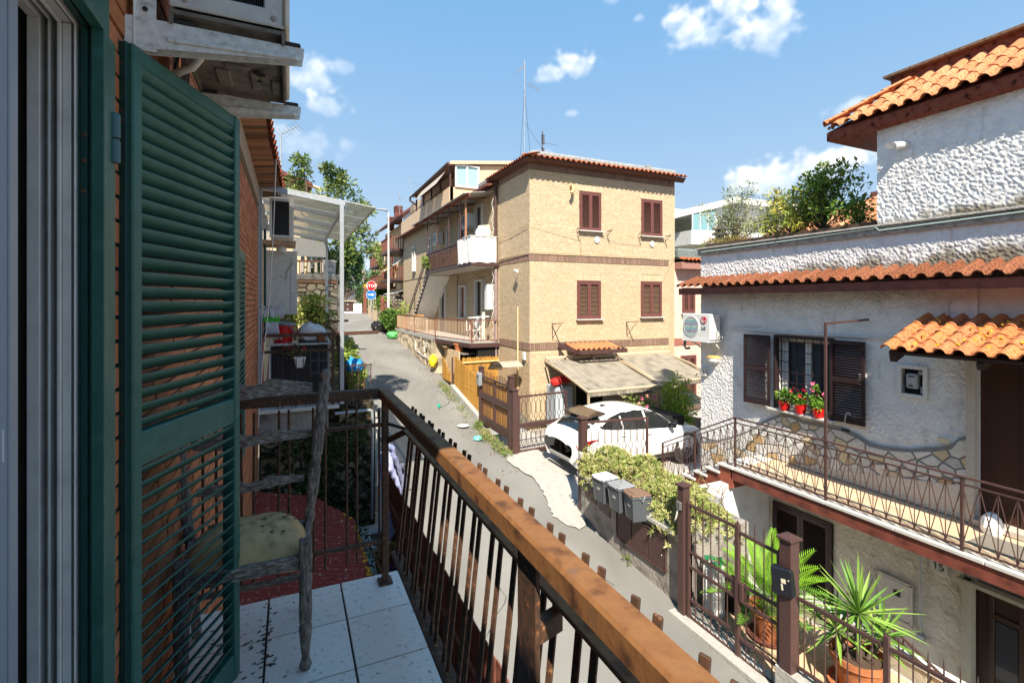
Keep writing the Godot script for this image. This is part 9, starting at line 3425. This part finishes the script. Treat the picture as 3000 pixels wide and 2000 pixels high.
	patch.call([0.25, 0.8, 1.6, 2.6, 3.4, 4.2], [0.1, 0.1, 0.1, 0.1, 0.1, 0.1], [1.6, 1.4, 1.2, 1.2, 1.4, 1.6], 0.005, mat(gy(0.05), 0.6), "sill", true)
	patch.call([0.06, 0.14, 0.3, 0.45, 0.62], [3.55, 3.6, 3.75, 4.0, 4.2], [4.6, 4.55, 4.45, 4.4, 4.3], 0.008, mat(Color(0.22, 0.006, 0.01), 0.15), "tail_lamp", true)
	var g = Mb.new()
	g.cbox(W.call(0.80, 1.44, 0), Vector3(0.55, 0.035, 1.16), 0.015, B * Basis(Vector3.BACK, 0.16))
	part(t, "spoiler", g, M.cargloss)
	g = Mb.new()
	g.cbox(W.call(0.06, 0.42, 0), Vector3(0.08, 0.10, 1.0), 0.03, B)
	part(t, "bumper_insert", g, mat(gy(0.22), 0.5))
	g = Mb.new()
	g.prism([W.call(1.32, 1.52, 0.008), W.call(1.52, 1.545, 0.008), W.call(1.34, 1.60, 0.008)], B * Vector3(0, 0, -0.016))
	part(t, "aerial_fin", g, M.black)
	g = Mb.new()
	g.bar(W.call(0.52, 1.20, 0.05), W.call(0.34, 1.09, 0.42), 0.03, 0.03, Vector3.UP, 0.005)
	part(t, "wiper", g, M.black)
	for s in [1.0, -1.0]:
		g = Mb.new()
		g.lathe(W.call(2.92, 1.08, s * 0.98), [Vector2(0, -0.1), Vector2(0.07, -0.08), Vector2(0.095, 0), Vector2(0.07, 0.08), Vector2(0, 0.1)], 16, B * Basis(Vector3.RIGHT, PI / 2) * Basis.from_scale(Vector3(0.85, 1, 0.8)))
		g.bar(W.call(2.93, 1.0, s * 0.84), W.call(2.92, 1.05, s * 0.95), 0.05, 0.04)
		part(t, "door_mirror", g, M.cargloss)
		for x in [0.86, 3.48]:
			g = Mb.new()
			g.lathe(W.call(x, 0.36, s * 0.80), [Vector2(0.24, -0.12), Vector2(0.33, -0.12), Vector2(0.345, -0.09), Vector2(0.345, 0.09), Vector2(0.33, 0.115), Vector2(0.24, 0.115)], 28, B * Basis(Vector3.RIGHT, PI / 2 * s))
			var wl = part(t, "wheel", g, mat(gy(0.025), 0.8))
			g = Mb.new()
			g.lathe(W.call(x, 0.36, s * 0.80), [Vector2(0, 0.10), Vector2(0.06, 0.11), Vector2(0.08, 0.08), Vector2(0.21, 0.07), Vector2(0.245, 0.115)], 20, B * Basis(Vector3.RIGHT, PI / 2 * s))
			part(wl, "rim", g, mat(gy(0.25), 0.3, "", 1.0, {"metal": 0.8}))
			g = Mb.new()
			g.lathe(W.call(x, 0.38, s * 0.83), [Vector2(0.40, -0.02), Vector2(0.43, 0.085), Vector2(0.36, 0.09), Vector2(0.35, 0.0)], 26, B * Basis(Vector3.RIGHT, PI / 2 * s))
			part(t, "wheel_arch", g, mat(gy(0.04), 0.6))
		g = Mb.new()
		for x in [1.02, 1.86]:
			g.bar(W.call(x + 0.25, 0.97 if x < 1.5 else 0.93, s * 0.905), W.call(x + 0.45, 0.97 if x < 1.5 else 0.93, s * 0.905), 0.03, 0.025, Vector3.UP, 0.006)
		part(t, "door_handle", g, M.carpaint)
	g = Mb.new()
	for s in [1.0, -1.0]:
		for x in [1.42, 2.26, 3.12]:
			var o = at_x.call(x)
			for j in range(1, 5):
				g.bar(W.call(x, o[j].y, o[j].x * s * 1.002), W.call(x, o[j + 1].y, o[j + 1].x * s * 1.002), 0.008, 0.006)
	part(t, "door_gap", g, M.black)
	g = Mb.new()
	g.cbox(W.call(2.2, 0.75, 0), Vector3(3.0, 0.9, 1.3), 0.05, B)
	part(t, "interior", g, M.dark)

func gate_and_pots() -> void:
	var t = thing("pedestrian_gate", "brown iron pedestrian gate with thin bars between two square posts, near right", "gate", P(5.28, 0, 4.6))
	post(t, 5.28, 5.50, -0.05, 1.90, 0.125)
	post(t, 5.27, 3.82, 0.22, 1.86, 0.15)
	var g = Mb.new()
	for q in [[5.28, 4.545, 0.0, 1.72, 0.055], [5.28, 5.40, 0.02, 1.69, 0.05], [5.28, 3.95, 0.0, 1.64, 0.05]]:
		g = Mb.new()
		g.cbox(P(q[0], (q[2] + q[3]) * 0.5, q[1]), Vector3(q[4], q[3] - q[2], q[4]), 0.004)
		g.lathe(P(q[0], q[3], q[1]), [Vector2(q[4] * 0.6, 0), Vector2(0, 0.06)], 4, Basis(Vector3.UP, PI / 4), true)
		part(t, "stile", g, M.brownpaint)
	for q in [[1.66, 5.40, 1.68, 4.57], [0.98, 5.40, 0.98, 4.57], [0.77, 5.40, 0.77, 4.57], [0.29, 5.40, 0.31, 4.57], [0.04, 5.40, 0.02, 4.57], [1.63, 4.52, 1.62, 3.96], [0.97, 4.52, 0.99, 3.96], [0.76, 4.52, 0.77, 3.96], [0.27, 4.52, 0.27, 3.96], [0.02, 4.52, 0.02, 3.96]]:
		g = Mb.new()
		g.bar(P(5.28, q[0], q[1]), P(5.28, q[2], q[3]), 0.03, 0.04, Vector3.UP, 0.003)
		part(t, "rail", g, M.brownpaint)
	for d in [5.27, 5.13, 4.99, 4.85, 4.71, 4.42, 4.29, 4.16, 4.05]:
		g = Mb.new()
		g.tube([P(5.28, 0.03, d), P(5.28, 1.80, d), P(5.28, 1.84, d)], [0.008, 0.008, 0.002], 6)
		part(t, "bar", g, M.brownpaint)
	g = Mb.new()
	g.cbox(P(5.30, 0.88, 4.62), Vector3(0.05, 0.26, 0.09), 0.008)
	g.cbox(P(5.27, 0.88, 4.47), Vector3(0.05, 0.24, 0.06), 0.008)
	part(t, "lock", g, M.brownpaint)
	g = Mb.new()
	g.cbox(P(5.19, 1.62, 5.5), Vector3(0.05, 0.12, 0.09), 0.01)
	part(t, "socket_box", g, mat(gy(0.12), 0.5))
	g = Mb.new()
	g.tube([P(5.19, 1.56, 5.52), P(5.18, 1.42, 5.55), P(5.2, 1.36, 5.6), P(5.24, 1.34, 5.64)], 0.014, 6)
	part(t, "cable", g, M.white)
	g = Mb.new()
	var ib = Basis(Vector3.UP, 0.35) * Basis(Vector3.RIGHT, -0.1)
	g.cbox(P(5.18, 1.39, 3.83), Vector3(0.11, 0.31, 0.22), 0.012, ib)
	part(t, "intercom", g, mat(Color(0.012, 0.014, 0.02), 0.4))
	g = Mb.new()
	for q in [[-0.058, 0.02, 0.02, 0.05, 0.05], [-0.058, -0.05, 0.0, 0.07, 0.02], [-0.058, 0.04, 0.075, 0.015, 0.015]]:
		g.cbox(P(5.18, 1.39, 3.83) + ib * Vector3(q[0], q[1], q[2]), Vector3(0.006, q[3], q[4]), 0.002, ib)
	part(t, "intercom_plate", g, mat(Color(0.55, 0.52, 0.40), 0.4))
	# fence to the right of the gate
	var f = thing("low_fence", "brown iron fence with thin spiked bars running down from the gate to the lower right", "fence", P(5.3, 0.3, 3.0))
	for q in [[1.21, 0.04], [0.42, 0.035]]:
		g = Mb.new()
		g.bar(P(5.30, q[0], 3.75), P(5.30, q[0] + 0.06, 1.8), 0.03, q[1], Vector3.UP, 0.003)
		part(f, "rail", g, M.brownpaint)
	for k in 16:
		g = Mb.new()
		var d = 3.66 - k * 0.118
		g.tube([P(5.30, 0.36, d), P(5.30, 1.33 + k * 0.003, d), P(5.30, 1.40 + k * 0.003, d)], [0.008, 0.007, 0.002], 5)
		part(f, "bar", g, M.brownpaint)
	g = Mb.new()
	g.cbox(P(5.30, 0.85, 2.82), Vector3(0.04, 1.0, 0.05), 0.004)
	part(f, "post", g, M.brownpaint)
	g = Mb.new()
	g.cbox(P(5.30, 0.10, 2.9), Vector3(0.22, 0.50, 2.1), 0.01)
	part(f, "kerb_wall", g, M.concrete)
	g = Mb.new()
	g.cbox(P(5.27, -0.05, 4.7), Vector3(0.30, 0.16, 1.9), 0.012)
	stru("gate_threshold", g, M.concrete)
	# sago palm in a terracotta pot
	var c = thing("sago_palm", "potted sago palm with a fan of bright green fronds just inside the iron gate", "palm", P(6.05, -0.05, 4.68))
	g = Mb.new()
	g.lathe(P(6.05, -0.03, 4.68), [Vector2(0, 0), Vector2(0.17, 0), Vector2(0.245, 0.36), Vector2(0.265, 0.36), Vector2(0.265, 0.42), Vector2(0.235, 0.42), Vector2(0.22, 0.34), Vector2(0, 0.34)], 28)
	part(c, "pot", g, M.terra)
	g = Mb.new()
	g.lathe(P(6.05, -0.045, 4.68), [Vector2(0, 0), Vector2(0.24, 0), Vector2(0.28, 0.045), Vector2(0.265, 0.045), Vector2(0.23, 0.02), Vector2(0, 0.02)], 28)
	part(c, "saucer", g, M.brownfascia)
	g = Mb.new()
	g.lathe(P(6.05, 0.3, 4.68), [Vector2(0.10, 0), Vector2(0.12, 0.12), Vector2(0.08, 0.2), Vector2(0, 0.22)], 12)
	part(c, "trunk", g, M.bark)
	for k in 38:
		g = Mb.new()
		var a = k * 2.399
		var rise = lerpf(1.35, 0.12, pow(k / 38.0, 0.8))
		var h = Vector3(cos(a), 0, sin(a))
		var ln = rng.randf_range(0.72, 0.95)
		var p = P(6.05, 0.48, 4.68) + h * 0.05
		var dir = (h * cos(rise) + Vector3.UP * sin(rise)).normalized()
		var tone = vary(Color(0.20, 0.40, 0.02) if k < 26 else Color(0.11, 0.27, 0.02), 0.15)
		var side = dir.cross(Vector3.UP).normalized()
		if side.length() < 0.5:
			side = Vector3.RIGHT
		var spine = [p]
		for m in 26:
			dir = (dir - Vector3.UP * (0.012 + 0.025 * m / 26.0)).normalized()
			p += dir * ln / 26.0
			spine.append(p)
			if m > 3:
				var ll = 0.17 * sin(PI * pow((m - 2) / 25.0, 0.7)) + 0.02
				for s in [-1.0, 1.0]:
					g.col = vary(tone, 0.15)
					var nd: Vector3 = (side * s * 0.8 + dir * 0.75 + side.cross(dir) * 0.25).normalized()
					g.leaf(p, nd, dir, ll, 0.021)
		g.col = tone
		g.tube(spine, 0.005, 4, false)
		part(c, "frond", g, M.leaf)
	# spiky yucca in a terracotta pot
	var y = thing("yucca", "potted yucca with long sword leaves in a large terracotta pot by the fence", "yucca", P(6.22, -0.05, 3.62))
	var yc = P(6.22, -0.02, 3.62)
	g = Mb.new()
	g.lathe(yc, [Vector2(0, 0), Vector2(0.20, 0), Vector2(0.27, 0.32), Vector2(0.30, 0.33), Vector2(0.30, 0.40), Vector2(0.27, 0.40), Vector2(0.25, 0.30), Vector2(0, 0.28)], 30)
	part(y, "pot", g, M.terra)
	g = Mb.new()
	g.lathe(yc + Vector3(0, -0.015, 0), [Vector2(0, 0), Vector2(0.28, 0), Vector2(0.32, 0.05), Vector2(0.30, 0.05), Vector2(0.27, 0.02), Vector2(0, 0.02)], 30)
	part(y, "saucer", g, M.terra)
	g = Mb.new()
	g.lathe(yc + Vector3(0, 0.33, 0), [Vector2(0.25, 0), Vector2(0, 0.02)], 20)
	part(y, "soil", g, M.soil)
	var heads = [[Vector3(-0.06, 0.92, 0.05), 0.58, 46], [Vector3(-0.16, 0.62, -0.14), 0.46, 26], [Vector3(0.26, 0.58, 0.12), 0.42, 30]]
	for hd in heads:
		g = Mb.new()
		var top: Vector3 = yc + hd[0]
		g.tube([yc + Vector3(hd[0].x * 0.4, 0.3, hd[0].z * 0.4), yc.lerp(top, 0.6) + Vector3(hd[0].x * 0.2, 0.1, 0), top], [0.04, 0.035, 0.03], 8)
		part(y, "stem", g, M.bark)
		for k in hd[2]:
			g = Mb.new()
			var a = k * 2.399
			var rise = lerpf(1.45, -0.5, pow(float(k) / hd[2], 0.9))
			var h = Vector3(cos(a), 0, sin(a))
			var dir = (h * cos(rise) + Vector3.UP * sin(rise)).normalized()
			var side = dir.cross(Vector3.UP).normalized()
			var p = top + dir * 0.02
			var ln: float = hd[1] * rng.randf_range(0.8, 1.15)
			g.col = vary(pick([Color(0.16, 0.30, 0.045), Color(0.11, 0.24, 0.04), Color(0.24, 0.38, 0.07)]), 0.18)
			var prev = [p + side * 0.009, p - side * 0.009, p]
			for m in 6:
				var tt = (m + 1) / 6.0
				dir = (dir - Vector3.UP * 0.035 * tt * (1.0 - absf(dir.y) * 0.6)).normalized()
				p += dir * ln / 6.0
				var wv = 0.020 * sin(PI * clampf(0.22 + tt * 0.78, 0, 1)) + 0.001
				var nn = side.cross(dir).normalized()
				var cur = [p + side * wv + nn * wv * 0.3, p - side * wv + nn * wv * 0.3, p]
				g.quad(prev[0], prev[2], cur[2], cur[0], nn)
				g.quad(prev[2], prev[1], cur[1], cur[2], nn)
				prev = cur
			part(y, "leaf", g, M.leaf)
	# things standing in the corner behind the gate
	g = Mb.new()
	g.lathe(P(5.72, -0.05, 5.35), [Vector2(0, 0), Vector2(0.13, 0), Vector2(0.14, 0.74), Vector2(0, 0.74)], 20)
	for k in 12:
		g.cbox(P(5.72 + 0.14 * cos(k * TAU / 12), 0.33, 5.35 + 0.14 * sin(k * TAU / 12)), Vector3(0.03, 0.72, 0.03), 0.01)
	var rb = solo("ribbed_bin", g, M.white, "white ribbed bin standing behind the pedestrian gate", "bin")
	g = Mb.new()
	for k in 9:
		var a = k * 0.7
		g.tube([P(5.72 + 0.10 * cos(a), 0.74 + 0.02 * (k % 3), 5.35 + 0.10 * sin(a)), P(5.72 + 0.13 * cos(a + 0.5), 0.75 + 0.02 * (k % 3), 5.35 + 0.13 * sin(a + 0.5)), P(5.72 + 0.10 * cos(a + 1.1), 0.74, 5.35 + 0.10 * sin(a + 1.1))], 0.02, 6)
	solo("green_hose", g, mat(Color(0.02, 0.16, 0.06), 0.4), "coil of dark green hose on top of the white ribbed bin", "hose")
	g = Mb.new()
	g.cbox(P(6.15, 0.12, 5.35), Vector3(0.32, 0.5, 0.3), 0.02)
	solo("dark_crate", g, M.black, "dark crate in the corner behind the sago palm", "crate")

func roof_garden() -> void:
	var defs = [
		["olive_tree", P(9.75, 5.85, 8.45), 1.45, 0.46, [Color(0.26, 0.29, 0.13), Color(0.20, 0.24, 0.11), Color(0.34, 0.36, 0.20)], 0.085, 0.024, "tall slender olive tree at the left of the roof garden", 46],
		["olive_tree", P(9.95, 5.85, 7.55), 1.15, 0.42, [Color(0.24, 0.28, 0.13), Color(0.32, 0.34, 0.18)], 0.085, 0.024, "shorter grey-green olive between the tall olive and the fruit trees", 30],
		["peach_tree", P(9.6, 5.85, 6.9), 1.05, 0.52, [Color(0.36, 0.34, 0.04), Color(0.22, 0.27, 0.04), Color(0.42, 0.38, 0.07)], 0.13, 0.032, "drooping yellow-green peach tree in the middle of the roof garden", 36],
		["lemon_tree", P(9.6, 5.85, 6.25), 1.42, 0.46, [Color(0.14, 0.24, 0.03), Color(0.24, 0.32, 0.05), Color(0.08, 0.15, 0.02)], 0.10, 0.042, "bushy lemon tree, tallest at the right of the roof garden", 60],
		["lemon_tree", P(9.55, 5.85, 5.55), 0.65, 0.2, [Color(0.10, 0.2, 0.03), Color(0.16, 0.26, 0.04)], 0.09, 0.036, "small lemon sapling beside the upper white wall", 14]]
	for q in defs:
		var t = thing(q[0], q[7], "tree", q[1], "small trees of the roof garden")
		var b: Vector3 = q[1]
		var g = Mb.new()
		var tips = []
		for k in q[8]:
			var h = rng.randf_range(0.32, 1.0)
			var sp: float = q[3] * sqrt(maxf(0.05, 1.0 - pow(absf(h - 0.55) / 0.55, 2.0)))
			tips.append(b + Vector3(rng.randfn(0, 0.55) * sp, h * q[2], rng.randfn(0, 0.75) * sp))
		g.tube([b, b + Vector3(0.03, q[2] * 0.25, 0.02), b + Vector3(-0.02, q[2] * 0.55, 0.03)], [0.03, 0.024, 0.012], 7)
		for e in tips:
			g.tube([b + Vector3(0, q[2] * 0.15, 0), b.lerp(e, 0.55) - Vector3(0, 0.04, 0), e], [0.012, 0.007, 0.002], 4, false)
		part(t, "trunk", g, M.bark)
		g = Mb.new()
		var cl = []
		for e in tips:
			cl.append([e, Vector3(0.11, 0.13, 0.11), 1.0])
			cl.append([b.lerp(e, 0.8), Vector3(0.10, 0.10, 0.10), 0.6])
		crown(g, cl, 25, q[5], q[6], q[4], 0.5 if q[0] == "peach_tree" else 0.0)
		part(t, "crown", g, M.leaf)
	var g = Mb.new()
	var cl = []
	for k in 70:
		cl.append([P(9.4 + rng.randf() * 0.4, 5.98 + rng.randf() * 0.14, rng.randf_range(7.9, 9.3)), Vector3(0.09, 0.08, 0.1), 1.0])
	crown(g, cl, 30, 0.05, 0.022, [Color(0.24, 0.22, 0.06), Color(0.34, 0.20, 0.10), Color(0.18, 0.22, 0.04), Color(0.4, 0.3, 0.14)])
	stuff(solo("succulents", g, M.leaf, "low mat of dry reddish and green succulents at the left end of the roof garden", "succulents"))
	var ct = thing("chimney_cowl", "chimney cowl of stacked grey concrete rings at the left end of the roof garden", "chimney", P(10.2, 5.9, 9.4))
	for k in 4:
		g = Mb.new()
		g.cbox(P(10.25, 6.10 + k * 0.14, 9.35), Vector3(0.34, 0.07, 0.34), 0.015, Basis(Vector3.UP, 0.3))
		part(ct, "ring", g, mat(Color(0.40, 0.37, 0.33), 0.95, "blotch", 4.0))
	g = Mb.new()
	g.cbox(P(10.25, 6.2, 9.35), Vector3(0.2, 0.6, 0.2), 0.01)
	part(ct, "core", g, M.dark)
	# wall of the roof storey behind
	g = Mb.new()
	g.box(P(9.45, 5.95, 7.0), Vector3(0.4, 0.12, 3.8))
	stru("planting_bed", g, M.soil)

func small_things() -> void:
	# shrubs beside the driveway
	bush("garden_shrub", P(10.7, 1.35, 11.4), Vector3(0.5, 1.0, 0.5), 60, 0.2, 60, 0.09, 0.045, [Color(0.30, 0.42, 0.03), Color(0.20, 0.32, 0.02), Color(0.38, 0.48, 0.06)], "tall bright lime-green shrub between the car and the white house", "shrub")
	bush("garden_shrub", P(10.3, 0.85, 11.5), Vector3(0.75, 0.5, 0.5), 50, 0.18, 60, 0.07, 0.035, [Color(0.24, 0.30, 0.03), Color(0.34, 0.36, 0.06), Color(0.16, 0.24, 0.03)], "lower yellow-green shrub in front of the lime-green one by the driveway", "shrub")
	var t = bush("rose_bush", P(9.6, 1.15, 11.7), Vector3(0.55, 0.75, 0.4), 36, 0.17, 34, 0.08, 0.045, [Color(0.10, 0.18, 0.03), Color(0.16, 0.22, 0.05)], "rose bush with pink blooms behind the roof of the white car", "rose bush")
	var g = Mb.new()
	for k in 16:
		var c = P(9.55, 1.35, 11.35) + rand_dir() * Vector3(0.55, 0.5, 0.15)
		var col: Color = pick([Color(0.72, 0.22, 0.36), Color(0.78, 0.45, 0.36), Color(0.55, 0.10, 0.30)])
		for s in 12:
			g.col = vary(col, 0.2)
			g.leaf(c, (rand_dir() + Vector3(0, 0.3, 0.4)).normalized(), rand_dir(), 0.07, 0.06)
	part(t, "blooms", g, M.leaf)
	g = Mb.new()
	var cl = []
	for k in 22:
		cl.append([P(11.4 + rng.randf() * 0.5, 2.6 - k * 0.07, 11.2 + rng.randf() * 0.2), Vector3(0.08, 0.1, 0.08), 0.5])
	crown(g, cl, 18, 0.06, 0.035, [Color(0.2, 0.28, 0.05), Color(0.3, 0.32, 0.08)])
	solo("creeper", g, M.leaf, "thin creeper hanging from the end of the second awning by the white house", "creeper")
	var u = thing("garden_parasol", "closed beige parasol in the shade behind the lime-green shrub", "parasol", P(11.6, 0.3, 12.0))
	g = Mb.new()
	g.lathe(P(11.7, 1.4, 12.3), [Vector2(0.75, 0.0), Vector2(0.35, 0.28), Vector2(0, 0.5)], 8, Basis.IDENTITY, true)
	part(u, "cloth", g, M.beige)
	g = Mb.new()
	g.tube([P(11.7, 0.3, 12.3), P(11.7, 1.9, 12.3)], 0.025, 8)
	part(u, "pole", g, M.beige)
